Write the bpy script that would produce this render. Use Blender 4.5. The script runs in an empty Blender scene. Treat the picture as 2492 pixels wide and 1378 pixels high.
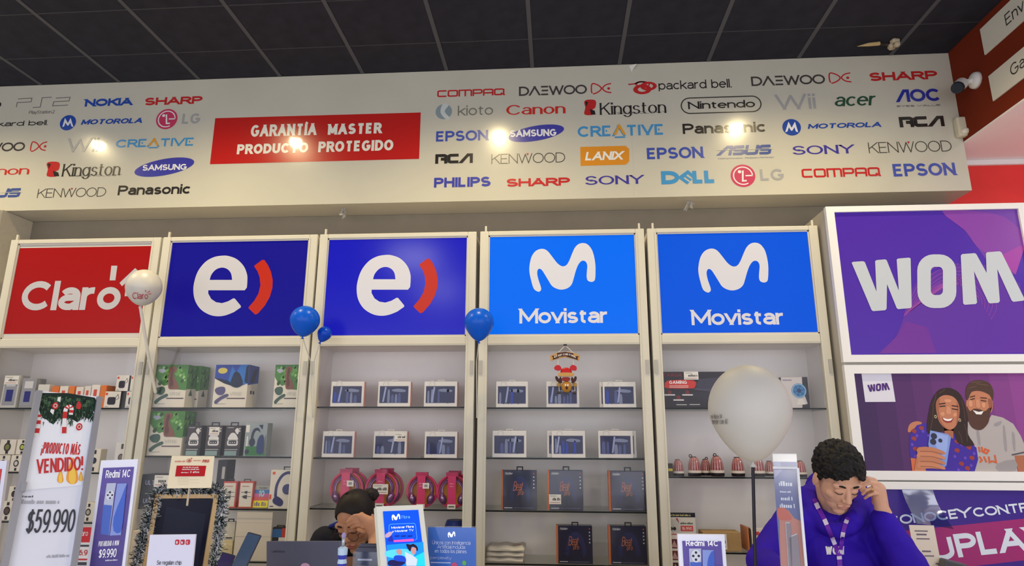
import bpy, bmesh, math, random
import numpy as np
from mathutils import Vector, Matrix, noise
from mathutils.geometry import tessellate_polygon
random.seed(7)
scene = bpy.context.scene
COL = scene.collection
W_, H_ = 2492.0, 1378.0
# ---------------------------------------------------------------- camera
F_PX, PITCH, YAW, ROLL = 1557.9, 0.23391, 0.06992, 0.00377
CAM = Vector((0.0, 0.0, 1.5))
_cp, _sp, _cy, _sy = math.cos(PITCH), math.sin(PITCH), math.cos(YAW), math.sin(YAW)
FW = Vector((-_sy * _cp, _cy * _cp, _sp)); _rt = Vector((_cy, _sy, 0)); _up = _rt.cross(FW)
RT = _rt * math.cos(ROLL) + _up * math.sin(ROLL); UP = -_rt * math.sin(ROLL) + _up * math.cos(ROLL)
camd = bpy.data.cameras.new('camera'); cam = bpy.data.objects.new('camera', camd); COL.objects.link(cam)
camd.sensor_fit = 'HORIZONTAL'; camd.sensor_width = 36.0; camd.lens = 36.0 * F_PX / W_; camd.clip_start = 0.05
cam.matrix_world = Matrix.Translation(CAM) @ Matrix((RT, UP, -FW)).transposed().to_4x4()
scene.camera = cam
def ray(px, py): return RT * ((px - 1246) / F_PX) - UP * ((py - 689) / F_PX) + FW
def onY(px, py, Y): v = ray(px, py); return CAM + v * (Y / v.y)
def onX(px, py, X): v = ray(px, py); return CAM + v * (X / v.x)
def onZ(px, py, Z): v = ray(px, py); return CAM + v * ((Z - CAM.z) / v.z)
def proj(p):
    d = p - CAM; z = d.dot(FW); return (1246 + F_PX * d.dot(RT) / z, 689 - F_PX * d.dot(UP) / z)
# ---------------------------------------------------------------- geometry constants (metres)
ZC = 4.02      # ceiling
YB = 4.03      # face of the bulkhead
YW = 4.27      # wall behind the cabinets
ZS = 3.033     # underside of the bulkhead
XB = 2.66      # face of the red-brown beam
YF = 3.85      # front of the cabinets
# ---------------------------------------------------------------- world, lights, exposure
scene.view_settings.view_transform = 'Standard'; scene.view_settings.look = 'None'
scene.view_settings.gamma = 1.0; scene.view_settings.use_curve_mapping = False
scene.view_settings.exposure = 0.0
scene.cycles.max_bounces = 7; scene.cycles.diffuse_bounces = 3; scene.cycles.glossy_bounces = 3; scene.cycles.transmission_bounces = 4; scene.cycles.transparent_max_bounces = 16; scene.cycles.use_light_tree = False
world = bpy.data.worlds.new('world'); scene.world = world; world.use_nodes = True
_bg = world.node_tree.nodes['Background']; _bg.inputs[0].default_value = (0.93, 0.95, 1.0, 1); _bg.inputs[1].default_value = 0.42
def area(name, loc, sx, sy, power, color, rot=(0, 0, 0)):
    l = bpy.data.lights.new(name, 'AREA'); l.shape = 'RECTANGLE'; l.size = sx; l.size_y = sy; l.energy = power; l.color = color
    o = bpy.data.objects.new(name, l); o.location = loc; o.rotation_euler = rot; COL.objects.link(o); return o
# LED panels in the shop ceiling behind and above the photographer
for _x, _y in ((-2.0, -0.9), (-2.0, -3.0), (2.4, -0.9), (2.4, -3.0)):
    area('panel_light', (_x, _y, ZC - 0.06), 0.6, 0.6, 24, (1.0, 0.96, 0.90))
area('panel_light', (4.2, 2.6, 3.2), 0.6, 0.6, 45, (1.0, 0.96, 0.92))  # unseen lamp added beside the beam to brighten the red wall and underside
# added fill area, assumed shop-front daylight, put in to brighten the cabinet interiors
area('daylight_fill', (-0.8, -3.45, 1.6), 14.0, 2.9, 270, (0.90, 0.91, 1.0), (math.radians(90), 0, 0))
# recessed spot lamps in front of the bulkhead: their mirror images on the glossy board give their places
SPOTS = []
for _q in ((-250, 360), (240, 352), (720, 345), (1215, 330), (1790, 310)):
    _v = ray(*_q); _L = (ZC - 0.03 - CAM.z) / _v.z; SPOTS.append(Vector((_v.x * _L, 2 * YB - _v.y * _L, ZC - 0.035)))
for _p in SPOTS:
    l = bpy.data.lights.new('spot_lamp', 'SPOT'); l.energy = 112; l.color = (1.0, 0.815, 0.45); l.spot_size = math.radians(160); l.spot_blend = 1.0; l.shadow_soft_size = 0.05
    o = bpy.data.objects.new('spot_lamp', l); o.location = _p; COL.objects.link(o)
    o.rotation_euler = (math.radians(-4), 0, 0)
# ---------------------------------------------------------------- materials
def lin(c):
    return tuple(((x / 255) / 12.92 if x / 255 <= 0.04045 else ((x / 255 + 0.055) / 1.055) ** 2.4) for x in c)
_mats = {}
def col(c, rough=0.45, metal=0.0, emit=0.0, spec=0.25, vary=0.0, scale=30, bump=0.0, alpha=1.0, sss=0.0):
    k = (tuple(c), rough, metal, emit, spec, vary, scale, bump, alpha, sss)
    if k in _mats: return _mats[k]
    m = bpy.data.materials.new('paint_%02x%02x%02x' % tuple(int(max(0, min(255, x))) for x in c)); m.use_nodes = True
    nt = m.node_tree; b = nt.nodes['Principled BSDF']; L = lin(c) + (1,)
    b.inputs['Base Color'].default_value = L; b.inputs['Roughness'].default_value = rough; b.inputs['Metallic'].default_value = metal
    b.inputs['Specular IOR Level'].default_value = spec
    m.cycles.emission_sampling = 'NONE'
    if emit: b.inputs['Emission Color'].default_value = L; b.inputs['Emission Strength'].default_value = emit
    if sss: b.inputs['Subsurface Weight'].default_value = sss; b.inputs['Subsurface Radius'].default_value = (0.02, 0.008, 0.005); b.inputs['Subsurface Scale'].default_value = 0.5
    if alpha < 1: b.inputs['Alpha'].default_value = alpha
    if vary or bump:
        tc = nt.nodes.new('ShaderNodeTexCoord'); n = nt.nodes.new('ShaderNodeTexNoise'); n.inputs['Scale'].default_value = scale; n.inputs['Detail'].default_value = 5
        nt.links.new(tc.outputs['Object'], n.inputs['Vector'])
        if vary:
            r = nt.nodes.new('ShaderNodeValToRGB'); r.color_ramp.elements[0].position = 0.3; r.color_ramp.elements[1].position = 0.7
            r.color_ramp.elements[0].color = tuple(x * (1 - vary) for x in L[:3]) + (1,); r.color_ramp.elements[1].color = tuple(min(1, x * (1 + vary)) for x in L[:3]) + (1,)
            nt.links.new(n.outputs['Fac'], r.inputs['Fac']); nt.links.new(r.outputs['Color'], b.inputs['Base Color'])
            if emit: nt.links.new(r.outputs['Color'], b.inputs['Emission Color'])
        if bump:
            bp = nt.nodes.new('ShaderNodeBump'); bp.inputs['Strength'].default_value = bump; bp.inputs['Distance'].default_value = 0.01
            nt.links.new(n.outputs['Fac'], bp.inputs['Height']); nt.links.new(bp.outputs['Normal'], b.inputs['Normal'])
    _mats[k] = m; return m
def clear(name, tint=(255, 255, 255), gloss=0.08, rough=0.03, edge=0.5):
    """thin clear sheet: transparent with a fresnel gloss"""
    k = ('clear', name)
    if k in _mats: return _mats[k]
    m = bpy.data.materials.new(name); m.use_nodes = True; nt = m.node_tree; nt.nodes.clear()
    out = nt.nodes.new('ShaderNodeOutputMaterial'); mix = nt.nodes.new('ShaderNodeMixShader'); t = nt.nodes.new('ShaderNodeBsdfTransparent'); g = nt.nodes.new('ShaderNodeBsdfGlossy')
    t.inputs[0].default_value = lin(tint) + (1,); g.inputs['Roughness'].default_value = rough
    lw = nt.nodes.new('ShaderNodeLayerWeight'); lw.inputs[0].default_value = 0.35
    mr = nt.nodes.new('ShaderNodeMapRange'); mr.inputs['To Min'].default_value = gloss; mr.inputs['To Max'].default_value = edge
    nt.links.new(lw.outputs['Facing'], mr.inputs['Value']); nt.links.new(mr.outputs[0], mix.inputs[0])
    nt.links.new(t.outputs[0], mix.inputs[1]); nt.links.new(g.outputs[0], mix.inputs[2]); nt.links.new(mix.outputs[0], out.inputs[0])
    _mats[k] = m; return m
GLASS = clear('door_glass', (252, 252, 253), 0.006, 0.03, 0.08)
SHELFG = clear('shelf_glass', (246, 249, 248), 0.05, 0.03, 0.4)
PLASTIC = clear('clear_plastic', (246, 248, 252), 0.03, 0.12, 0.35)
# ---------------------------------------------------------------- mesh builder
ORG = {}
class MB:
    def __init__(s): s.v = []; s.f = []; s.m = []; s.mats = []
    def mi(s, m):
        if m not in s.mats: s.mats.append(m)
        return s.mats.index(m)
    def face(s, pts, m):
        i = len(s.v); s.v += [Vector(p) for p in pts]; s.f.append(tuple(range(i, i + len(pts)))); s.m.append(s.mi(m))
    def mesh(s, vs, fs, m):
        i = len(s.v); k = s.mi(m); s.v += [Vector(p) for p in vs]
        for f in fs: s.f.append(tuple(i + a for a in f)); s.m.append(k)
    def box(s, x0, x1, y0, y1, z0, z1, m, front=None, top=None, bev=0):
        a, b = Vector((x0, y0, z0)), Vector((x1, y1, z1))
        s.obox((a + b) / 2, Vector(((x1 - x0) / 2, 0, 0)), Vector((0, (y1 - y0) / 2, 0)), Vector((0, 0, (z1 - z0) / 2)), m, front, top)
    def obox(s, c, ax, ay, az, m, front=None, top=None):
        P = [c + ax * i + ay * j + az * k for k in (-1, 1) for j in (-1, 1) for i in (-1, 1)]
        i0 = len(s.v); s.v += P; km = s.mi(m)
        for n, f in (('b', (0, 2, 3, 1)), ('t', (4, 5, 7, 6)), ('f', (0, 1, 5, 4)), ('k', (2, 6, 7, 3)), ('l', (0, 4, 6, 2)), ('r', (1, 3, 7, 5))):
            s.f.append(tuple(i0 + q for q in f)); s.m.append(s.mi(front) if n == 'f' and front else s.mi(top) if n == 't' and top else km)
    def tube(s, pts, r, m, seg=10, caps=True, closed=False):
        pts = [Vector(p) for p in pts]; n = len(pts); rs = r if isinstance(r, (list, tuple)) else [r] * n; rings = []; ref = None
        for i, p in enumerate(pts):
            d = (pts[(i + 1) % n] - pts[i - 1]) if closed else (pts[min(i + 1, n - 1)] - pts[max(i - 1, 0)])
            d.normalize()
            if ref is None: ref = Vector((0, 0, 1)) if abs(d.z) < 0.9 else Vector((1, 0, 0))
            a = d.cross(ref); a = a.normalized() if a.length > 1e-6 else d.orthogonal().normalized(); b = a.cross(d).normalized(); ref = b
            rings.append([p + (a * math.cos(t) + b * math.sin(t)) * rs[i] for t in (2 * math.pi * k / seg for k in range(seg))])
        i0 = len(s.v); k0 = s.mi(m)
        for R in rings: s.v += R
        for i in range(n if closed else n - 1):
            j = (i + 1) % n
            for k in range(seg):
                l = (k + 1) % seg; s.f.append((i0 + i * seg + k, i0 + i * seg + l, i0 + j * seg + l, i0 + j * seg + k)); s.m.append(k0)
        if caps and not closed:
            s.f.append(tuple(i0 + k for k in range(seg))[::-1]); s.m.append(k0); s.f.append(tuple(i0 + (n - 1) * seg + k for k in range(seg))); s.m.append(k0)
    def lathe(s, base, prof, m, seg=16, axis=Vector((0, 0, 1))):
        """prof: list of (radius, height, [material])"""
        axis = axis.normalized(); a = axis.orthogonal().normalized(); b = axis.cross(a)
        i0 = len(s.v)
        for q in prof:
            for k in range(seg):
                t = 2 * math.pi * k / seg; s.v.append(base + axis * q[1] + (a * math.cos(t) + b * math.sin(t)) * q[0])
        for i in range(len(prof) - 1):
            mm = s.mi(prof[i][2] if len(prof[i]) > 2 else m)
            for k in range(seg):
                l = (k + 1) % seg; s.f.append((i0 + i * seg + k, i0 + i * seg + l, i0 + (i + 1) * seg + l, i0 + (i + 1) * seg + k)); s.m.append(mm)
        s.f.append(tuple(i0 + k for k in range(seg))[::-1]); s.m.append(s.mi(m)); s.f.append(tuple(i0 + (len(prof) - 1) * seg + k for k in range(seg))); s.m.append(s.mi(m))
    def ell(s, c, r, m, seg=14, rings=9, rot=None):
        c = Vector(c); vs = []; fs = []; rot = rot or Matrix.Identity(3)
        if not isinstance(r, (tuple, list, Vector)): r = (r, r, r)
        vs.append(c + rot @ Vector((0, 0, -r[2])))
        for i in range(1, rings):
            p = -math.pi / 2 + math.pi * i / rings
            for k in range(seg):
                t = 2 * math.pi * k / seg; vs.append(c + rot @ Vector((r[0] * math.cos(p) * math.cos(t), r[1] * math.cos(p) * math.sin(t), r[2] * math.sin(p))))
        vs.append(c + rot @ Vector((0, 0, r[2])))
        for k in range(seg): fs.append((0, 1 + (k + 1) % seg, 1 + k))
        for i in range(rings - 2):
            for k in range(seg):
                a = 1 + i * seg + k; b = 1 + i * seg + (k + 1) % seg; fs.append((a, b, b + seg, a + seg))
        top = len(vs) - 1; o = 1 + (rings - 2) * seg
        for k in range(seg): fs.append((o + k, o + (k + 1) % seg, top))
        s.mesh(vs, fs, m)
    def build(s, name, parent=None, origin=None, smooth=False):
        o0 = ORG.get(parent.name, Vector()) if parent else (Vector(origin) if origin is not None else Vector())
        me = bpy.data.meshes.new(name); me.from_pydata([tuple(p - o0) for p in s.v], [], s.f)
        for m in s.mats: me.materials.append(m)
        me.polygons.foreach_set('material_index', s.m)
        if smooth: me.polygons.foreach_set('use_smooth', [True] * len(me.polygons))
        me.update(); o = bpy.data.objects.new(name, me); COL.objects.link(o)
        if parent: o.parent = parent
        else: o.location = o0
        ORG[o.name] = o0; return o
def empty(name, loc):
    o = bpy.data.objects.new(name, None); COL.objects.link(o); o.location = loc; ORG[o.name] = Vector(loc); o.empty_display_size = 0.05; return o
def tag(o, label, cat, group=None):
    o['label'] = label; o['category'] = cat
    if group: o['group'] = group
    return o
def struct(o, label=None):
    o['kind'] = 'structure'
    if label: o['label'] = label
    return o
def boxobj(name, parent, x0, x1, y0, y1, z0, z1, m, front=None, origin=None):
    b = MB(); b.box(x0, x1, y0, y1, z0, z1, m, front); return b.build(name, parent, origin)
def bevel(o, w=0.003, seg=2):
    md = o.modifiers.new('bevel', 'BEVEL'); md.width = w; md.segments = seg; md.limit_method = 'ANGLE'; md.angle_limit = 0.6; return o
def catmull(P, n=5, closed=True):
    out = []; N = len(P)
    for i in range(N if closed else N - 1):
        p0, p1, p2, p3 = (P[(i - 1) % N], P[i], P[(i + 1) % N], P[(i + 2) % N]) if closed else (P[max(i - 1, 0)], P[i], P[i + 1], P[min(i + 2, N - 1)])
        for k in range(n):
            t = k / n; out.append(tuple(0.5 * ((2 * b) + (-a + c) * t + (2 * a - 5 * b + 4 * c - d) * t * t + (-a + 3 * b - 3 * c + d) * t ** 3) for a, b, c, d in zip(p0, p1, p2, p3)))
    if not closed: out.append(tuple(P[-1]))
    return out
# ---------------------------------------------------------------- stroke lettering
def A(cx, cy, rx, ry, a0, a1): return ('a', cx, cy, rx, ry, a0, a1)
GL = {
 'A': (.8, [[(0, 0), (.4, 1), (.8, 0)], [(.13, .32), (.67, .32)]]), 'B': (.66, [[(0, .52), (0, 1), (.36, 1), A(.36, .76, .25, .24, 90, -90), (0, .52)], [(0, .52), (.38, .52), A(.38, .26, .28, .26, 90, -90), (0, 0), (0, .52)]]),
 'C': (.76, [[A(.41, .5, .41, .5, 42, 318)]]), 'D': (.72, [[(0, 0), (0, 1), (.27, 1), A(.27, .5, .45, .5, 90, -90), (0, 0)]]),
 'E': (.56, [[(.56, 0), (0, 0), (0, 1), (.56, 1)], [(0, .52), (.5, .52)]]), 'F': (.54, [[(0, 0), (0, 1), (.54, 1)], [(0, .5), (.46, .5)]]),
 'G': (.8, [[A(.41, .5, .41, .5, 45, 330), (.79, .45), (.44, .45)]]), 'H': (.68, [[(0, 0), (0, 1)], [(.68, 0), (.68, 1)], [(0, .52), (.68, .52)]]),
 'I': (0, [[(0, 0), (0, 1)]]), 'J': (.45, [[(.45, 1), (.45, .25), A(.22, .25, .23, .25, 0, -180)]]), 'K': (.66, [[(0, 0), (0, 1)], [(.64, 1), (0, .4)], [(.24, .6), (.66, 0)]]),
 'L': (.52, [[(0, 1), (0, 0), (.52, 0)]]), 'M': (.86, [[(0, 0), (0, 1), (.43, .15), (.86, 1), (.86, 0)]]), 'N': (.7, [[(0, 0), (0, 1), (.7, 0), (.7, 1)]]),
 'O': (.84, [[A(.42, .5, .42, .5, 0, 360)]]), 'P': (.62, [[(0, 0), (0, 1), (.34, 1), A(.34, .73, .28, .27, 90, -90), (0, .46)]]), 'Q': (.84, [[A(.42, .5, .42, .5, 0, 360)], [(.5, .25), (.84, -.05)]]),
 'R': (.66, [[(0, 0), (0, 1), (.36, 1), A(.36, .74, .28, .26, 90, -90), (0, .48)], [(.36, .48), (.66, 0)]]), 'S': (.64, [[A(.32, .74, .28, .26, 28, 270), A(.32, .25, .32, .25, 90, -155)]]),
 'T': (.7, [[(0, 1), (.7, 1)], [(.35, 1), (.35, 0)]]), 'U': (.68, [[(0, 1), (0, .33), A(.34, .33, .34, .33, 180, 360), (.68, 1)]]), 'V': (.76, [[(0, 1), (.38, 0), (.76, 1)]]),
 'W': (1.1, [[(0, 1), (.28, 0), (.55, .95), (.82, 0), (1.1, 1)]]), 'X': (.7, [[(0, 0), (.7, 1)], [(0, 1), (.7, 0)]]), 'Y': (.72, [[(0, 1), (.36, .48), (.72, 1)], [(.36, .48), (.36, 0)]]), 'Z': (.64, [[(0, 1), (.64, 1), (0, 0), (.64, 0)]]),
 'a': (.48, [[A(.25, .47, .23, .24, 155, 0), (.48, 0)], [(.48, .4), (.24, .4), A(.22, .2, .22, .2, 90, 270), (.3, 0), (.48, .16)]]),
 'b': (.54, [[(0, 0), (0, 1)], [A(.27, .35, .27, .35, 0, 360)]]), 'c': (.48, [[A(.27, .35, .27, .35, 45, 315)]]), 'd': (.54, [[(.54, 0), (.54, 1)], [A(.27, .35, .27, .35, 0, 360)]]),
 'e': (.54, [[(0, .37), (.54, .37), A(.27, .35, .27, .35, 5, 318)]]), 'f': (.34, [[(.34, .97), (.3, 1), A(.26, .86, .13, .14, 90, 180), (.13, 0)], [(0, .68), (.32, .68)]]),
 'g': (.54, [[A(.27, .35, .27, .35, 0, 360)], [(.54, .7), (.54, 0), A(.28, -.02, .26, .24, 0, -150)]]), 'h': (.5, [[(0, 0), (0, 1)], [(0, .4), A(.25, .42, .25, .28, 180, 0), (.5, 0)]]),
 'i': (0, [[(0, 0), (0, .7)], [(0, .9), (0, 1)]]), 'j': (.1, [[(.1, .7), (.1, -.15), (0, -.22)], [(.1, .9), (.1, 1)]]), 'k': (.48, [[(0, 0), (0, 1)], [(.45, .7), (0, .28)], [(.16, .42), (.48, 0)]]), 'l': (0, [[(0, 0), (0, 1)]]),
 'm': (.82, [[(0, 0), (0, .7)], [(0, .45), A(.205, .47, .205, .23, 180, 0), (.41, 0)], [(.41, .45), A(.615, .47, .205, .23, 180, 0), (.82, 0)]]), 'n': (.48, [[(0, 0), (0, .7)], [(0, .42), A(.24, .44, .24, .26, 180, 0), (.48, 0)]]),
 'o': (.54, [[A(.27, .35, .27, .35, 0, 360)]]), 'p': (.54, [[(0, -.27), (0, .7)], [A(.27, .35, .27, .35, 0, 360)]]), 'q': (.54, [[(.54, -.27), (.54, .7)], [A(.27, .35, .27, .35, 0, 360)]]),
 'r': (.3, [[(0, 0), (0, .7)], [(0, .4), A(.26, .42, .26, .28, 180, 80)]]), 's': (.44, [[A(.22, .52, .19, .18, 25, 270), A(.22, .17, .22, .17, 90, -155)]]), 't': (.34, [[(.13, .92), (.13, .16), A(.28, .16, .15, .16, 180, 280)], [(0, .68), (.34, .68)]]),
 'u': (.48, [[(0, .7), (0, .26), A(.24, .26, .24, .26, 180, 360)], [(.48, .7), (.48, 0)]]), 'v': (.5, [[(0, .7), (.25, 0), (.5, .7)]]), 'w': (.76, [[(0, .7), (.19, 0), (.38, .68), (.57, 0), (.76, .7)]]), 'x': (.48, [[(0, 0), (.48, .7)], [(0, .7), (.48, 0)]]),
 'y': (.5, [[(0, .7), (.26, .02)], [(.5, .7), (.2, -.2), (.06, -.25)]]), 'z': (.44, [[(0, .7), (.44, .7), (0, 0), (.44, 0)]]),
 '0': (.54, [[A(.27, .5, .27, .5, 0, 360)]]), '1': (.22, [[(0, .8), (.2, 1), (.2, 0)]]), '2': (.52, [[A(.26, .73, .25, .27, 165, -30), (.0, 0), (.52, 0)]]), '3': (.52, [[A(.25, .76, .23, .24, 150, -90), A(.25, .26, .27, .26, 90, -155)]]),
 '4': (.58, [[(.42, 0), (.42, 1), (0, .28), (.58, .28)]]), '5': (.52, [[(.48, 1), (.07, 1), (.03, .52), A(.25, .32, .27, .32, 130, -150)]]), '6': (.54, [[A(.27, .32, .27, .32, 0, 360)], [(.0, .34), A(.3, .4, .3, .6, 180, 70)]]),
 '7': (.52, [[(0, 1), (.52, 1), (.18, 0)]]), '8': (.54, [[A(.27, .76, .23, .24, 0, 360)], [A(.27, .26, .27, .26, 0, 360)]]), '9': (.54, [[A(.27, .68, .27, .32, 0, 360)], [(.54, .66), A(.24, .6, .3, .6, 0, -110)]]),
 '.': (0, [[(0, 0), (0, .06)]]), ',': (.05, [[(.05, .06), (0, -.12)]]), '$': (.56, [[A(.28, .72, .25, .2, 30, 270), A(.28, .27, .28, .25, 90, -155)], [(.28, 1.06), (.28, -.08)]]), '!': (0, [[(0, .3), (0, 1)], [(0, 0), (0, .06)]]),
 '\u00a1': (0, [[(0, -.3), (0, .42)], [(0, .66), (0, .72)]]), '-': (.3, [[(0, .4), (.3, .4)]]), '\u2022': (0, [[(0, .35), (0, .42)]]), '+': (.4, [[(0, .4), (.4, .4)], [(.2, .2), (.2, .6)]]), ':': (0, [[(0, .05), (0, .1)], [(0, .6), (0, .65)]]), '/': (.3, [[(0, 0), (.3, 1)]]), ' ': (.22, []),
}
for _b, _a, _x, _y in (('I', '\u00cd', 0, 1.14), ('U', '\u00da', .34, 1.14), ('A', '\u00c1', .4, 1.14), ('i', '\u00ed', 0, .86), ('u', '\u00fa', .24, .86), ('a', '\u00e1', .25, .86), ('o', '\u00f3', .27, .86)):
    GL[_a] = (GL[_b][0], [s for i, s in enumerate(GL[_b][1]) if not (_b == 'i' and i == 1)] + [[(_x - .02, _y), (_x + .14, _y + .14)]])
GL['\u00f1'] = (.48, GL['n'][1] + [[(.08, .86), (.2, .94), (.3, .88), (.42, .96)]])
GL['SQ_C'] = (.7, [[(.7, 1), (.1, 1), (0, .9), (0, .1), (.1, 0), (.7, 0)]])
GL['SQ_O'] = (.74, [[(.1, 0), (.64, 0), (.74, .1), (.74, .9), (.64, 1), (.1, 1), (0, .9), (0, .1), (.1, 0)]])
GL['SQ_M'] = (1.0, [[(0, 0), (0, 1), (.9, 1), (1, .9), (1, 0)], [(.5, 1), (.5, 0)]])
GL['SQ_P'] = (.7, [[(0, 0), (0, 1), (.6, 1), (.7, .9), (.7, .5), (.6, .38), (0, .38)]])
GL['SQ_A'] = (.74, [[(0, 0), (0, .9), (.1, 1), (.64, 1), (.74, .9), (.74, 0)], [(0, .38), (.74, .38)]])
GL['SQ_Q'] = (.82, [[(.6, 0), (.1, 0), (0, .1), (0, .9), (.1, 1), (.64, 1), (.74, .9), (.74, .12)], [(.5, .28), (.84, -.1)]])
GL['SQ_R'] = (.66, [[(0, 0), (0, 1), (.56, 1), (.66, .9), (.66, .55), (.56, .45), (.3, .45)], [(.5, .45), (.66, .3), (.66, 0)]])
GL['CARET'] = (.8, [[(0, 0), (.4, 1), (.8, 0)]]); GL['SL_A'] = (.7, [[(0, 0), (.45, 1), (.7, 1), (.7, 0)]])
GL['SQ_S'] = (.66, [[(.66, 1), (.1, 1), (0, .9), (0, .62), (.1, .52), (.56, .52), (.66, .42), (.66, .1), (.56, 0), (0, 0)]])
GL['SQ_U'] = (.7, [[(0, 1), (0, .1), (.1, 0), (.6, 0), (.7, .1), (.7, 1)]])
GL['BARS_E'] = (.6, [[(0, 0), (.6, 0)], [(.05, .5), (.6, .5)], [(0, 1), (.6, 1)]])
GL['NO_BAR_E'] = (.56, [[(.56, 0), (0, 0), (0, 1), (.56, 1)], [(.2, .5), (.3, .5)]])
def expand(stroke, n=12):
    out = []
    for q in stroke:
        if q[0] == 'a':
            _, cx, cy, rx, ry, a0, a1 = q; k = max(4, int(abs(a1 - a0) / 360 * 26))
            for i in range(k + 1):
                t = math.radians(a0 + (a1 - a0) * i / k); out.append((cx + rx * math.cos(t), cy + ry * math.sin(t)))
        else: out.append(q)
    r = [out[0]]
    for p in out[1:]:
        if abs(p[0] - r[-1][0]) + abs(p[1] - r[-1][1]) > 1e-5: r.append(p)
    return r
def split_sharp(E, P):
    """cut a polyline at its sharp corners; yields (glyph points, points, joined at start, joined at end)"""
    n = len(P); shut = n > 3 and abs(P[0][0] - P[-1][0]) + abs(P[0][1] - P[-1][1]) < 1e-9
    def turn(a, b, c):
        u = (b[0] - a[0], b[1] - a[1]); v = (c[0] - b[0], c[1] - b[1]); lu = math.hypot(*u) or 1e-9; lv = math.hypot(*v) or 1e-9; return (u[0] * v[0] + u[1] * v[1]) / lu / lv
    cut = [i for i in range(1, n - 1) if turn(P[i - 1], P[i], P[i + 1]) < .35]; close = shut and turn(P[-2], P[0], P[1]) < .35
    if shut and not close:
        if not cut: return [(E, list(P), False, False)]
        k = cut[0]; E = E[k:-1] + E[:k + 1]; P = P[k:-1] + P[:k + 1]; return split_sharp(E, [(P[0][0] + 1e-7, P[0][1])] + P[1:])
    ks = [0] + cut + [n - 1]; return [(E[a:b + 1], [tuple(q) for q in P[a:b + 1]], a > 0 or shut, b < n - 1 or shut) for a, b in zip(ks, ks[1:])]
def offset_strip(P, tx, ty):
    """left and right offset lines of polyline P with pen widths tx (stems) and ty (bars)"""
    closed = len(P) > 3 and abs(P[0][0] - P[-1][0]) + abs(P[0][1] - P[-1][1]) < 1e-7
    if closed: P = P[:-1]
    n = len(P); L = []; R = []
    for i in range(n):
        ds = []
        for a, b in (((i - 1), i), (i, i + 1)):
            if not closed and (a < 0 or b >= n): continue
            p, q = P[a % n], P[b % n]; l = math.hypot(q[0] - p[0], q[1] - p[1]) or 1e-9; ds.append(((q[0] - p[0]) / l, (q[1] - p[1]) / l))
        nx = sum(-d[1] for d in ds); ny = sum(d[0] for d in ds); l = math.hypot(nx, ny) or 1e-9; nx /= l; ny /= l
        k = 1.0
        if len(ds) == 2: k = min(1.0 / max(0.35, (-ds[0][1]) * nx + ds[0][0] * ny), 2.2)
        L.append((P[i][0] + nx * tx * k / 2, P[i][1] + ny * ty * k / 2)); R.append((P[i][0] - nx * tx * k / 2, P[i][1] - ny * ty * k / 2))
    for S in (L, R):
        for i in range(n - 1):
            if (S[i + 1][0] - S[i][0]) * (P[i + 1][0] - P[i][0]) + (S[i + 1][1] - S[i][1]) * (P[i + 1][1] - P[i][1]) <= 0: S[i + 1] = S[i]
    if closed: L.append(L[0]); R.append(R[0])
    return L, R
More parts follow.
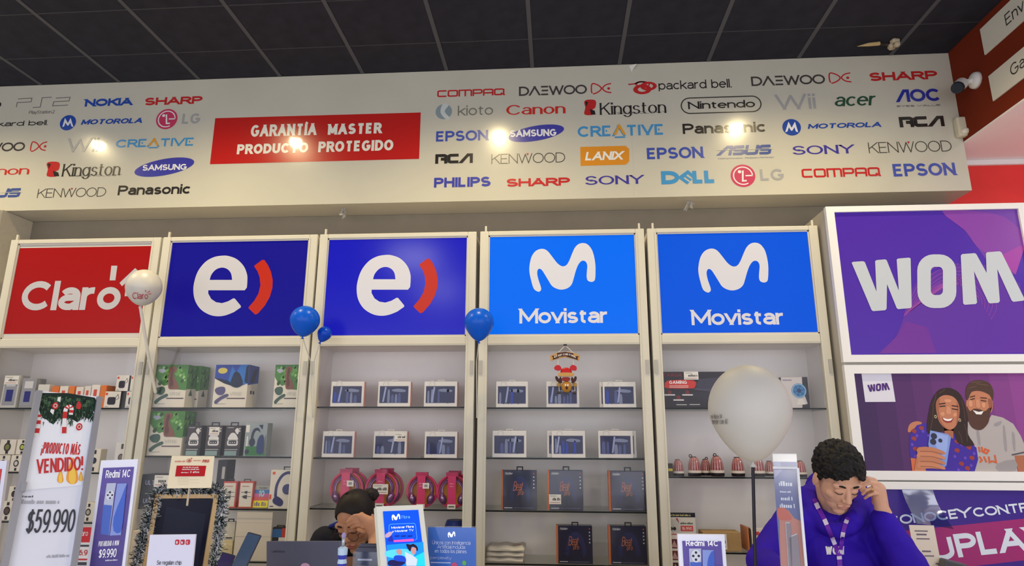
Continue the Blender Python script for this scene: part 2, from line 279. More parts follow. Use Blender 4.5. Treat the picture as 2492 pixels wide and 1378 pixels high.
# ---------------------------------------------------------------- print on a plane
class Plane:
    """origin o, unit axes u (right) and v (up); n points at the viewer"""
    def __init__(s, o, u, v, w=1.0, h=1.0): s.o = Vector(o); s.u = Vector(u).normalized(); s.v = Vector(v).normalized(); s.n = s.u.cross(s.v).normalized(); s.w = w; s.h = h
    def P(s, a, b, d=0.0): return s.o + s.u * a + s.v * b + s.n * d
    def px(s, x, y):
        r = ray(x, y); t = (s.o - CAM).dot(s.n) / r.dot(s.n); q = CAM + r * t - s.o; return (q.dot(s.u), q.dot(s.v))
    def rel(s, x, y): return (x * s.w, y * s.h)
class Print:
    LAY = 0.0006
    def __init__(s, plane, conv, base=0): s.p = plane; s.c = conv; s.mb = MB(); s.base = base
    def pt(s, a, b, layer): return s.p.P(a, b, (layer + s.base) * s.LAY)
    def poly(s, pts, m, layer=1, smooth=0, holes=(), raw=False):
        loops = [pts] + list(holes); L3 = []
        for l in loops:
            if smooth: l = catmull(l, smooth)
            L3.append([Vector(tuple(q) + (0,)) if raw else Vector(s.c(*q) + (0,)) for q in l])
        tri = tessellate_polygon(L3); flat = [q for l in L3 for q in l]; vs = [s.pt(q.x, q.y, layer) for q in flat]; fs = []
        for t in tri:
            a, b, c = (flat[i] for i in t); fs.append(tuple(t) if (b - a).cross(c - a).z > 0 else tuple(t)[::-1])
        s.mb.mesh(vs, fs, m)
    def rect(s, bl, tr, m, layer=1, r=0.0):
        a, b = s.c(*bl); c, d = s.c(*tr)
        if r:
            r = min(r, abs(c - a) / 2, abs(d - b) / 2); pts = []
            for cx, cy, a0 in ((c - r, d - r, 0), (a + r, d - r, 90), (a + r, b + r, 180), (c - r, b + r, 270)):
                for k in range(6): t = math.radians(a0 + 18 * k); pts.append((cx + r * math.cos(t), cy + r * math.sin(t)))
        else: pts = [(a, b), (c, b), (c, d), (a, d)]
        s.poly(pts, m, layer, raw=True)
    def disc(s, c, e, m, layer=1, ry=None, rot=0, hole=0.0, a0=0, a1=360):
        """c: centre; e: a point on the rim (in input coordinates) whose distance is the radius; ry: ratio of the second radius"""
        x, y = s.c(*c); ex, ey = s.c(*e); r = math.hypot(ex - x, ey - y); q = r * (ry or 1); n = max(8, int(28 * (a1 - a0) / 360)); cr, sr = math.cos(rot), math.sin(rot); pts = []; inn = []
        for k in range(n + 1):
            t = math.radians(a0 + (a1 - a0) * k / n); px, py = r * math.cos(t), q * math.sin(t); o = (px * cr - py * sr, px * sr + py * cr)
            pts.append((x + o[0], y + o[1])); inn.append((x + o[0] * hole, y + o[1] * hole))
        if hole:
            vs = [s.pt(*p, layer) for p in pts] + [s.pt(*p, layer) for p in inn]; k = len(pts)
            s.mb.mesh(vs, [(i, i + 1, k + i + 1, k + i)[::-1] for i in range(k - 1)], m)
        else:
            if a1 - a0 < 360: pts.append((x, y))
            else: pts = pts[:-1]
            s.poly(pts, m, layer, raw=True)
    def stroke(s, P, t, m, layer=1, ty=None, raw=True):
        if not raw: P = [s.c(*q) for q in P]
        L, R = offset_strip(P, t, ty or t); k = len(L)
        s.mb.mesh([s.pt(*q, layer) for q in L] + [s.pt(*q, layer) for q in R], [(i, k + i, k + i + 1, i + 1) for i in range(k - 1)], m)
    def text(s, txt, bl, tr, m, w=0.16, layer=2, slant=0.0, ty=None, sp=0.2, top=1.0, serif=0.0, glyphs=None):
        x0, y0 = s.c(*bl); x1, y1 = s.c(*tr); Wd = x1 - x0; Hh = y1 - y0; nn_ = len(glyphs or txt); cond = min(1.0, max(0.42, (Wd / max(1, nn_)) / (0.78 * Hh))) if nn_ > 1 else 1.0; t = w * Hh * cond; tyv = (ty or w) * Hh * cond ** 0.6
        seq = glyphs or list(txt); gl = [GL.get(ch) or GL.get(ch.upper()) or GL[' '] for ch in seq]
        gap = sp * 0.55 * Hh * cond + t; tot = sum(g[0] for g in gl); sy = (Hh - tyv) / top
        room = Wd - t - slant * Hh - gap * (len(gl) - 1)
        if room < 0.35 * Wd: gap = max(0.0, (0.65 * Wd - t - slant * Hh)) / max(1, len(gl) - 1) if len(gl) > 1 else 0; room = Wd - t - slant * Hh - gap * (len(gl) - 1)
        sx = room / tot if tot > 1e-5 else 0; x = x0 + t / 2; cnt = 0
        for g in gl:
            for st in g[1]:
                E0 = expand(st); P0 = [(x + a * sx + slant * (b * sy), y0 + tyv / 2 + b * sy) for (a, b) in E0]
                if len(P0) < 2: continue
                P = P0
                for E, P, ja, jb in split_sharp(E0, P0):
                    cnt += 1; lay = layer + 0.05 * (cnt % 9); cuts = {}; shut = len(P) > 3 and abs(P[0][0] - P[-1][0]) + abs(P[0][1] - P[-1][1]) < 1e-9
                    if not shut:
                        for e, f, j in ((0, 1, ja), (-1, -2, jb)):
                            dx, dy = P[e][0] - P[f][0], P[e][1] - P[f][1]; l = math.hypot(dx, dy) or 1e-9; dx /= l; dy /= l
                            if min(abs(E[e][1] - z) for z in (0, .7, 1)) < .02 and abs(dy) > .4:
                                cuts[e % len(P)] = (P[e][1] + math.copysign(tyv / 2, dy), dx, dy); q = tyv / 2 / abs(dy) + t * .8; P[e] = (P[e][0] + dx * q, P[e][1] + dy * q)
                            elif j: P[e] = (P[e][0] + dx * t * .35, P[e][1] + dy * t * .35)
                    L, R = offset_strip(P, t, tyv)
                    for S in (L, R):
                        for i in cuts: cy, dx, dy = cuts[i]; k = (S[i][1] - cy) / dy; S[i] = (S[i][0] - dx * k, cy)
                    kk = len(L); s.mb.mesh([s.pt(*q, lay) for q in L] + [s.pt(*q, lay) for q in R], [(i, kk + i, kk + i + 1, i + 1) for i in range(kk - 1)], m)
                P = P0
                if serif:
                    for e, f in ((P[0], P[1]), (P[-1], P[-2])):
                        dy = abs(e[1] - f[1]); dx = abs(e[0] - f[0])
                        if dy > 0.6 * dx and (abs(e[1] - y0) < 0.2 * Hh or abs(e[1] - y1) < 0.25 * Hh or abs(e[1] - y0 - .7 * Hh) < .12 * Hh):
                            s.stroke([(e[0] - serif * Hh, e[1]), (e[0] + serif * Hh, e[1])], tyv * .8, m, lay + 0.4, tyv * .8)
            x += g[0] * sx + gap
    def scrib(s, bl, tr, m, layer=2, n=0, seed=1):
        """a line of print too small to read: word-like rows of little marks"""
        rnd = random.Random(seed + int(abs(bl[0] * 7 + bl[1] * 3))); x0, y0 = s.c(*bl); x1, y1 = s.c(*tr); h = y1 - y0; x = x0; k = 0; word = rnd.randint(3, 7)
        while x < x1 - .2 * h:
            w = h * rnd.uniform(.22, .45); e = min(x + w, x1); top = y0 + h * rnd.choice((.72, .72, 1.0)); s.poly([(x, y0), (e, y0), (e, top), (x, top)], m, layer, raw=True); x = e + h * .14; k += 1
            if k == word: x += h * .3; k = 0; word = rnd.randint(3, 7)
    def build(s, name, parent): return s.mb.build(name, parent)
def crop(x0, y0, k): return lambda x, y: (x0 + x * k, y0 + y * k)
def sub(plane, cr): return lambda x, y: plane.px(*cr(x, y))
# ================================================================ THE SETTING
DARK = col((44, 43, 50), 0.85, vary=0.25, scale=6)
TILEM = col((40, 40, 51), 0.8, vary=0.22, scale=9, bump=0.15)
BAR = col((82, 82, 88), 0.6)
ceil = struct(boxobj('ceiling', None, -7.0, XB + 0.1, -3.5, YB + 0.3, ZC + 0.02, ZC + 0.10, DARK))
tile_me = None
XT = [-0.145 + 0.607 * k for k in range(-9, 6)]; YT = [3.696 - 0.453 * k for k in range(-1, 7)]
YT = sorted(YT)
for i in range(len(XT) - 1):
    for j in range(len(YT) - 1):
        x0, x1 = XT[i] + 0.012, min(XT[i + 1] - 0.012, XB - 0.002); y0, y1 = YT[j] + 0.003, min(YT[j + 1] - 0.003, YB - 0.001)
        if x1 - x0 < 0.02 or x0 > XB: continue
        full = x1 == XT[i + 1] - 0.012 and y1 == YT[j + 1] - 0.003
        if full and tile_me is not None:
            o = bpy.data.objects.new('tile', tile_me); COL.objects.link(o); o.parent = ceil; o.location = (x0, y0, ZC)
        else:
            b = MB(); b.box(0, x1 - x0, 0, y1 - y0, 0, 0.018, TILEM); o = b.build('tile'); o.parent = ceil; o.location = (x0, y0, ZC)
            if full: tile_me = o.data
for x in XT:
    if x < XB: boxobj('grid_bar', ceil, x - 0.013, x + 0.013, YT[0], YB - 0.001, ZC - 0.004, ZC + 0.012, BAR)
for y in YT:
    if y < YB: boxobj('grid_bar', ceil, XT[0], XB - 0.001, y - 0.0045, y + 0.0045, ZC - 0.002, ZC + 0.012, col((62, 62, 68), 0.6))
struct(boxobj('floor', None, -7, 5.5, -3.5, 5.2, -0.1, 0.0, col((196, 192, 186), 0.3, vary=0.06, scale=3)))
WALLM = col((134, 126, 112), 0.7, vary=0.05, scale=5)
struct(boxobj('wall_back', None, -7, XB - 0.02, YW, YW + 0.12, 0, ZS - 0.002, WALLM))
# white pillar that closes the cabinet niche on its far side
wl = struct(boxobj('wall_left', None, -7, -3.87, 4.0, YW - 0.002, 0, ZS - 0.002, col((205, 198, 184), 0.6, vary=0.04)))
boxobj('edge_strip', wl, -3.905, -3.868, 3.975, 4.0, 0, ZS - 0.01, col((225, 220, 208), 0.4))
boxobj('lit_panel', wl, -4.6, -3.93, 3.97, 4.0, 1.9, 2.9, col((232, 228, 222), 0.35))
BOARD = col((206, 202, 186), 0.2, vary=0.03, scale=2.5, spec=0.6)
_pb = BOARD.node_tree.nodes['Principled BSDF']; _pb.inputs['Coat Weight'].default_value = 0.7; _pb.inputs['Coat Roughness'].default_value = 0.06
bulk = struct(boxobj('wall_bulkhead', None, -7, XB - 0.002, YB, YW + 0.12, ZS, ZC - 0.002, col((188, 184, 176), 0.35), BOARD))
boxobj('seam_strip', bulk, onY(1531, 165, YB).x - 0.0015, onY(1531, 165, YB).x + 0.0015, YB - 0.0012, YB, ZS, ZC - 0.01, col((205, 202, 190), 0.3))
_b = MB(); _p = Plane((0, YB - 0.001, 0), (1, 0, 0), (0, 0, 1))
_a = [onY(*q, YB - 0.002) for q in ((1531, 160), (1548, 158), (1537, 175))]; _b.face([_a[0], _a[2], _a[1] + Vector((0, -0.03, -0.01))], col((235, 232, 225), 0.3)); _b.build('peeled_flap', bulk)
# ---------------------------------------------------------------- brand board lettering
BP = Plane((0, YB, 0), (1, 0, 0), (0, 0, 1))
def bprint(name='logo'): return Print(BP, BP.px, 1)
R_ = 0.25
def ink(c, r=R_):
    m = col(c, r, spec=0.61); q = m.node_tree.nodes['Principled BSDF']; q.inputs['Coat Weight'].default_value = 0.7; q.inputs['Coat Roughness'].default_value = 0.06; return m
BLUE, NAVY, RED, BLK, GRY, LBL = ink((42, 78, 170)), ink((62, 62, 160)), ink((196, 44, 44)), ink((42, 38, 38)), ink((168, 168, 168)), ink((72, 152, 208))
def word(txt, bl, tr, m, **k):
    p = bprint(); p.text(txt, bl, tr, m, **k); p.build('lettering', bulk)
def wordg(gl, bl, tr, m, **k):
    p = bprint(); p.text('', bl, tr, m, glyphs=gl, **k); p.build('lettering', bulk)
for bl, tr in (((351, 257), (494, 234)), ((2116, 198), (2279, 172)), ((1232, 455), (1387, 432))): word('SHARP', bl, tr, RED, w=.28, ty=.24, sp=.1)
word('NOKIA', (206, 260), (324, 238), BLUE, w=.28, sp=.1)
for bl, tr in (((-60, 310), (118, 292)), ((1603, 219), (1779, 192))): word('packard bell.', bl, tr, BLK, w=.15, sp=.18)
for bl, tr in (((197, 304), (351, 287)), ((1966, 314), (2147, 297))): word('MOTOROLA', bl, tr, BLUE, w=.34, ty=.22, sp=.12, slant=.3)
for bl, tr in (((-105, 372), (63, 346)), ((1263, 234), (1428, 206)), ((1829, 210), (2006, 181))): wordg(['D', 'CARET', 'BARS_E', 'W', 'O', 'O'], bl, tr, ink((74, 68, 66)), w=.17, sp=.0)
for bl, tr in (((73, 368), (116, 345)), ((1439, 228), (1488, 203)), ((2019, 202), (2070, 177))):
    p = bprint(); x0, y0 = BP.px(*bl); x1, y1 = BP.px(*tr); w = x1 - x0; h = y1 - y0; t = .12 * h
    p.stroke([(x0 + w * a, y0 + h * b) for a, b in catmull([(.04, .03), (.04, .97), (.3, .9), (.5, .5), (.3, .1)], 5)], t, RED)
    p.stroke([(x0 + w * a, y0 + h * b) for a, b in catmull([(.98, .97), (.72, .85), (.56, .5), (.72, .15), (.98, .03)], 5, False)], t, RED); p.disc((bl[0] + (tr[0] - bl[0]) * .86, (bl[1] + tr[1]) / 2), (bl[0] + (tr[0] - bl[0]) * .93, (bl[1] + tr[1]) / 2), RED); p.build('logo', bulk)
for bl, tr in (((161, 371), (242, 335)), ((1889, 268), (1982, 228))): word('Wii', bl, tr, GRY, w=.15, sp=.2)
for bl, tr in (((281, 360), (474, 335)), ((1406, 334), (1615, 302))):
    wordg(['C', 'R', 'NO_BAR_E', 'CARET', 'T', 'I', 'V', 'NO_BAR_E'], bl, tr, LBL, w=.2, sp=.16)
    p = bprint(); x0, y0 = BP.px(*bl); x1, y1 = BP.px(*tr); w = x1 - x0; h = y1 - y0
    p.stroke([(x0 + w * .43, y0 + .1 * h), (x0 + w * .485, y0 + h * .95), (x0 + w * .545, y0 + .1 * h)], .2 * h, ink((228, 160, 48)), 4); p.stroke([(x0 + w * .43, y0 - .12 * h), (x0 + w * .55, y0 - .12 * h)], .13 * h, LBL, 4); p.build('logo', bulk)
for bl, tr in (((-72, 428), (74, 404)), ((1232, 280.5), (1376, 252))): word('Canon', bl, tr, ink((206, 48, 40)), w=.24, ty=.1, sp=.12, serif=.1)
for bl, tr, ic, tc in (((150, 430), (296, 396), ((113, 431), (145, 394)), ((173, 431), (297, 424))), ((1460, 280), (1620, 246), ((1421, 281), (1450, 243)), ((1490, 279), (1623, 270)))):
    word('Kingston', bl, tr, BLK, w=.17, ty=.07, sp=.14, serif=.09); word('TECHNOLOGY', *tc, ink((110, 105, 100)), w=.16, sp=.8)
    p = bprint(); (ax, ay), (bx, by) = ic; f = lambda u, v: (ax + (bx - ax) * u, ay + (by - ay) * v)
    p.poly([f(*q) for q in ((.05, .05), (.85, .05), (.7, .35), (.95, .5), (.98, .95), (.3, 1), (.02, .85), (.12, .5))], RED, 1, 3); p.poly([f(*q) for q in ((.5, .4), (.9, .3), (.98, .05), (.6, .05))], BLK, 2); p.poly([f(*q) for q in ((.1, .9), (.2, .55), (.35, .85))], BLK, 2); p.build('logo', bulk)
for c, e, bl, tr in (((400, 407), (473, 399), (346, 416), (456, 399)), ((1305, 324.5), (1373, 314), (1241, 334), (1354, 314))):
    p = bprint(); p.disc(c, e, ink((66, 66, 168)), 1, ry=.29, rot=math.radians(9)); p.text('SAMSUNG', bl, tr, ink((238, 238, 240)), w=.22, sp=.1, layer=2); p.build('logo', bulk)
for bl, tr in (((90, 482), (260, 456)), ((1196, 399.6), (1375, 371)), ((2115, 373.5), (2313, 342))):
    word('KENWOOD', bl, tr, ink((70, 64, 58)), w=.07, sp=.1)
    p = bprint(); x0, y0 = BP.px(*bl); x1, y1 = BP.px(*tr); w = x1 - x0; h = y1 - y0; p.poly([(x0 + w * .475, y0 + h), (x0 + w * .51, y0 + h), (x0 + w * .492, y0 + h * .78)], RED, 2, raw=True); p.build('logo', bulk)
for bl, tr in (((286, 475.5), (466, 448)), ((1662, 326.6), (1862, 296))): word('Panasonic', bl, tr, BLK, w=.2, sp=.1)
for bl, tr in (((1061, 345), (1188, 316.5)), ((1575, 388), (1710, 357)), ((2175, 430), (2322, 396))): word('EPSON', bl, tr, ink((66, 84, 178)), w=.2, sp=.14)
for bl, tr in (((1064, 237), (1230, 215)), ((1952, 433), (2142, 407))): wordg(['SQ_C', 'SQ_O', 'SQ_M', 'SQ_P', 'SQ_A', 'SQ_Q'], bl, tr, RED, w=.2, sp=.12)
for bl, tr in (((1059, 399), (1151, 373.5)), ((2190, 310.5), (2295, 282))): wordg(['SQ_R', 'SQ_C', 'SL_A'], bl, tr, BLK, w=.3, sp=.02)
for bl, tr in (((-78, 483), (56, 458)), ((1748, 379), (1880, 352))):
    wordg(['SL_A', 'SQ_S', 'SQ_U', 'SQ_S'], bl, tr, ink((70, 88, 152)), w=.27, sp=.03, slant=.25)
    p = bprint(); x0, y0 = BP.px(*bl); x1, y1 = BP.px(*tr); h = y1 - y0; p.stroke([(x0 - .1 * h, y0 + .55 * h), (x1, y0 + .55 * h)], .05 * h, BOARD, 4); p.build('logo', bulk)
word('Inspiring Innovation \u2022 Persistent Perfection', (1748, 388), (1883, 381), ink((110, 115, 150)), w=.12)
word('kioto', (1114, 282), (1200, 255), ink((128, 124, 112)), w=.13, sp=.22)
p = bprint(); p.disc((1080, 272), (1100, 271), ink((140, 156, 162)), 1); p.poly([(1078, 253), (1092, 256), (1082, 272), (1096, 288), (1086, 291), (1072, 274)], ink((205, 212, 208)), 2, 3); p.build('logo', bulk)
p = bprint(); _bw = .0045
for ring in ([(1529, 206), (1545, 204), (1556, 200), (1572, 200), (1580, 206), (1570, 212), (1555, 208)], ):
    p.stroke([BP.px(*q) for q in catmull(ring, 4, False)], .010, ink((190, 60, 60)))
p.disc((1578, 210), (1598, 208), RED, 2, ry=.6, hole=.55); p.disc((1563, 218), (1585, 216), RED, 3, ry=.6, hole=.5); p.disc((1560, 205), (1575, 204), ink((205, 90, 90)), 1, ry=.55, hole=.6); p.build('logo', bulk)
p = bprint(); a, b = BP.px(1659, 277); c, d = BP.px(1850, 233.5); r = (d - b) / 2; pts = []
for cx, a0 in ((c - r, -90), (a + r, 90)):
    for k in range(13): t = math.radians(a0 + 15 * k); pts.append((cx + r * math.cos(t), b + r + r * math.sin(t)))
p.stroke(pts + [pts[0]], .008, ink((64, 60, 56))); p.text('Nintendo', (1675, 266), (1836, 243), BLK, w=.2, ty=.15, sp=.1); p.build('logo', bulk)
word('acer', (2031, 259.5), (2134, 233), ink((48, 84, 62)), w=.24, ty=.16, sp=.1, top=.7, slant=.2)
wordg(['SL_A', 'O', 'C'], (2183, 249), (2285, 215.5), ink((42, 52, 160)), w=.22, sp=.05); word('EYES VALUE', (2183, 261), (2288, 254), ink((60, 60, 90)), w=.18, sp=.5)
for c, e, s_ in (((165.5, 299), (185, 298), 1), ((1926.4, 310), (1949, 309), 1)):
    p = bprint(); r = e[0] - c[0]; p.disc(c, e, BLUE, 1); p.poly([(c[0] + r * x, c[1] - r * y) for x, y in ((-.7, -.55), (-.35, .6), (0, -.05), (.35, .6), (.7, -.55), (.45, -.45), (.3, .0), (.12, -.3), (0, -.4), (-.12, -.3), (-.3, .0), (-.45, -.45))], ink((235, 236, 240)), 2); p.build('logo', bulk)
for c, e in (((406, 290), (432, 289)), ((1808, 428), (1838, 427))):
    p = bprint(); r = e[0] - c[0]; Wt = ink((238, 230, 232)); p.disc(c, e, ink((200, 62, 98)), 1); p.disc(c, (c[0] + r * .82, c[1]), Wt, 2, hole=.88, a0=-0, a1=300); p.disc((c[0] - r * .28, c[1] - r * .32), (c[0] - r * .14, c[1] - r * .32), Wt, 2)
    p.stroke([BP.px(c[0] - r * .02, c[1] - r * .42), BP.px(c[0] - r * .02, c[1] + r * .42), BP.px(c[0] + r * .3, c[1] + r * .4)], .011, Wt, 2); p.stroke([BP.px(c[0] + r * .2, c[1]), BP.px(c[0] + r * .78, c[1] - r * .02)], .009, Wt, 2); p.build('logo', bulk)
for bl, tr in (((442, 302), (489, 276)), ((1851, 440), (1906, 411))): word('LG', bl, tr, GRY, w=.2, sp=.15)
p = bprint(); p.poly([(1413, 404), (1412, 358), (1522, 355), (1531, 363), (1531, 393), (1523, 401)], ink((226, 148, 42)), 1); p.text('LANIX', (1424, 391), (1518, 368), ink((244, 242, 236)), w=.22, sp=.06, slant=.2, layer=2); p.build('logo', bulk)
for bl, tr in (((1929, 377), (2077, 352)), ((1424, 450.5), (1566, 426))): word('SONY', bl, tr, ink((70, 62, 160)), w=.26, ty=.13, sp=.22, serif=.14)
word('PHILIPS', (1056, 457), (1194, 430), ink((64, 68, 170)), w=.24, sp=.1)
p = bprint(); p.text('D', (1610, 449), (1652, 416), LBL, w=.3); p.text('LL', (1686, 447), (1741, 415), LBL, w=.3, sp=.02)
p.poly([(1649, 432), (1674, 414), (1692, 430), (1687, 435), (1674, 424), (1670, 428), (1684, 437), (1680, 441), (1667, 431), (1663, 434), (1678, 444), (1672, 449)], LBL, 2); p.build('logo', bulk)
# PS2 outline logo, left edge fragments
p = bprint()
for st in ([(40, 261), (42, 250), (76, 248), (78, 239), (44, 241)], [(80, 262), (98, 261), (103, 238), (126, 237)], [(128, 258), (131, 248), (168, 246), (171, 237), (136, 239)], [(128, 258), (166, 256)]):
    p.stroke([BP.px(*q) for q in st], .006, ink((120, 118, 118)))
p.text('PlayStation.2', (70, 278), (134, 268), ink((96, 92, 92)), w=.13); p.build('logo', bulk)
p = bprint(); p.text('D', (-18, 264), (5, 247), BLK, w=.16); p.build('lettering', bulk)
# red guarantee panel on the board
p = bprint(); WT = ink((240, 236, 222)); p.poly([(511, 400), (1020, 387), (1024, 274), (524, 288)], ink((194, 32, 28)), 1)
for s_, bl, tr in (('GARANT\u00cdA', (609.5, 333.5), (772, 300)), ('MASTER', (797.5, 328.5), (930, 298.5)), ('PRODUCTO', (576, 376), (751.5, 347)), ('PROTEGIDO', (774, 371), (958, 340))): p.text(s_, bl, tr, WT, w=.25, sp=.14, layer=2)
p.build('guarantee_lettering', bulk)
# torn plastic scraps stuck under the bulkhead
for q, k, lb in (((838, 508), 1.0, 'torn clear plastic scrap under the bulkhead, above the second dark blue sign'), ((1678, 495), 0.9, 'torn clear plastic scrap under the bulkhead, above the last light blue sign'), ((20, 516), 0.8, 'torn clear plastic scrap under the bulkhead, at its pillar end')):
    c = onY(*q, YB + 0.08); c.z = ZS; b = MB(); random.seed(int(q[0]))
    for i in range(9):
        d = Vector((random.uniform(-.04, .03), random.uniform(-.03, .03), random.uniform(-.075, -.005))) * k; e = Vector((random.uniform(-.03, .03), random.uniform(-.02, .02), random.uniform(-.02, .0))) * k
        b.face([c + d, c + d + e, c + Vector((random.uniform(-.02, .02), random.uniform(-.01, .01), 0))], col((190, 188, 182), 0.25, alpha=.8))
    tag(b.build('plastic_scrap', None, c), lb, 'scrap', 'torn plastic scraps')
# ---------------------------------------------------------------- red-brown beam with its wall
ZB = onX(2345, 345, XB).z; YR = onZ(2420, 387, ZB).y
BROWN = col((122, 50, 33), 0.9, vary=0.05, scale=4, spec=0.0)
beam = struct(boxobj('wall_beam', None, XB, XB + 2.8, -3.0, YR - 0.002, ZB, ZC + 0.1, BROWN))
boxobj('beam_underside', beam, XB + 0.001, XB + 2.8, -3.0, YR - 0.002, ZB - 0.012, ZB, col((246, 240, 240), 0.5))
wr = struct(boxobj('wall_right', None, XB - 0.02, XB + 2.8, YR, YR + 0.1, 0, ZB - 0.012, col((232, 58, 54), 0.6, vary=0.04, scale=3, spec=.3)))
_zc = onY(2420, 403, YR).z
boxobj('cornice', wr, XB - 0.02, XB + 2.8, YR - 0.02, YR, _zc, ZB - 0.013, col((238, 230, 228), 0.5))
XP = Plane((XB, 0, 0), (0, -1, 0), (0, 0, 1))
for nm, lb, tl, blq, tx, tb, tt, ln in (('wall_plaque', 'upper white plaque on the red-brown beam', (2388.7, 71.7), (2400, 134), 'Env\u00edos', (2453.5, 63.4), (2445, 40), 1.25), ('wall_plaque', 'lower white plaque on the red-brown beam', (2410, 185), (2419.6, 247), 'Garant\u00eda', (2466, 187), (2461, 160), 1.25)):
    s0, t1 = XP.px(*tl); s1, t0 = XP.px(*blq); s0 = (s0 + s1) / 2; b = MB(); P0 = [XP.P(s0, t0, .002), XP.P(s0 + ln, t0, .002), XP.P(s0 + ln, t1, .002), XP.P(s0, t1, .002)]; P1 = [q + XP.n * .008 for q in P0]
    wm = col((224, 220, 208), 0.4)
    b.face(P1, wm)
    for i in range(4): b.face([P0[i], P0[(i + 1) % 4], P1[(i + 1) % 4], P1[i]], wm)
    o = tag(b.build(nm, None, P0[0]), lb, 'sign', 'plaques on the beam')
    a, c0 = XP.px(*tb); _, c1 = XP.px(*tt); pr = Print(XP, lambda x, y: (x, y), 0.010 / Print.LAY); cap = c1 - c0
    pr.text(tx, (a, c0), (a + cap * .62 * len(tx), c1), col((60, 56, 54), 0.5), w=.13, layer=1.5); pr.build('lettering', o)
# security camera
c = onX(2368, 196, XB - 0.02); o = empty('security_camera', c); tag(o, 'white bullet security camera with a dark lens on the red-brown beam', 'camera')
WHT = col((232, 230, 226), 0.35); b = MB(); b.lathe(c + Vector((0.02, 0, 0)), [(.055, 0), (.05, .02), (.03, .034)], WHT, 20, Vector((-1, 0, 0))); b.build('mount', o, smooth=True)
d = Vector((-.5, -.35, -.45)).normalized(); b = MB(); b.tube([c + Vector((-.01, 0, 0)), c + Vector((-.045, 0, -.012))], .018, WHT); b.build('arm', o)
e = c + Vector((-.05, .02, .0)); b = MB(); b.tube([e, e + d * .02, e + d * .10], [.028, .037, .037], WHT, 18); b.build('housing', o, smooth=False); b = MB(); b.tube([e + d * .1, e + d * .118], [.038, .034], col((40, 48, 60), 0.2), 18); b.build('lens', o)
# motion sensor at the end of the board
s0 = BP.px(2324, 338); s1 = BP.px(2349, 291); b = MB(); b.box(s0[0], s1[0], YB - .05, YB - .001, s0[1], s1[1], col((214, 206, 184), 0.45)); o = bevel(b.build('motion_sensor', None, BP.P(*s0)), .012, 3); tag(o, 'small cream motion sensor in the corner of the brand board', 'sensor')
m_ = ((s0[0] + s1[0]) / 2, s0[1] + .03); b = MB(); b.ell(BP.P(m_[0], m_[1], .05), (.026, .018, .022), col((228, 222, 204), 0.3)); b.build('lens', o, smooth=True)
# broken bracket hanging from the ceiling
g0 = onZ(2086, 113, ZC - .03); g1 = onZ(2140, 106, ZC - .01); g2 = onZ(2172, 108, ZC - .015); o = empty('broken_bracket', g2); tag(o, 'broken plaster bracket with a pale pointed splinter on the dark ceiling', 'bracket')
b = MB(); b.tube([g0, (g0 + g1) / 2 + Vector((0, 0, .003)), g1], [.001, .012, .013], col((196, 170, 120), 0.6), 8); b.build('splinter', o)
b = MB(); b.tube([g1, (g1 + g2) / 2 + Vector((.0, .02, .008)), g2], .008, col((60, 52, 46), 0.6), 8); b.build('arm', o)
b = MB(); random.seed(3)
for i in range(9): b.ell(g2 + Vector((random.uniform(-.02, .03), random.uniform(-.035, .035), random.uniform(-.02, .012))), random.uniform(.012, .022), col((190, 176, 150), 0.8), 7, 5)
b.build('plaster_lump', o)
# ================================================================ CABINETS
FRM = col((212, 207, 192), 0.4, vary=0.03, scale=4); FRM2 = col((196, 186, 168), 0.45); INT = col((240, 234, 228), 0.6, vary=0.03, scale=3)
EDGE = col((10, 18, 17), 0.5, spec=.2); GREY = col((128, 124, 118), 0.5)
ZT, Z_ST, Z_SB, Z_RB = 2.759, 2.730, 2.092, 2.033
CABX = [(-3.622, -2.580), (-2.565, -1.527), (-1.513, -0.496), (-0.473, 0.553), (0.572, 1.603)]
SHY = YF + 0.035
SHELF_PX = [(170, [993, 1150, 1271, 1392]), (550, [992, 1111, 1238, 1366]), (960, [990, 1115, 1239, 1366]), (1370, [992, 1115, 1244, 1374]), (1760, [993, 1161, 1345])]
SHELF_Z = [[onY(x, y, SHY).z for y in ys] for x, ys in SHELF_PX]
def inner(i): return CABX[i][0] + 0.054, CABX[i][1] - 0.054
CP = Plane((0, YF + 0.012, 0), (1, 0, 0), (0, 0, 1))
cabs = []
CLAB = ['white display cabinet under the red sign with white lettering', 'white display cabinet of boxed headsets under the dark blue sign next to the red one', 'white display cabinet of pink headphone packs under the brighter dark blue sign', 'white display cabinet with the reindeer ornament under a light blue sign', 'white display cabinet under the light blue sign next to the purple unit']
def backlit(base, glow, k, rough=.25):
    m = col(base, rough, emit=k, spec=.3 if rough < .3 else .12); m.node_tree.nodes['Principled BSDF'].inputs['Emission Color'].default_value = lin(glow) + (1,); return m
SIGNM = [col((206, 200, 194), 0.3), backlit((14, 10, 90), (12, 8, 130), .75, .4), backlit((16, 16, 110), (22, 22, 176), .8, .17), backlit((0, 44, 130), (0, 106, 232), .88, .4), backlit((0, 38, 120), (0, 84, 214), .82, .4)]
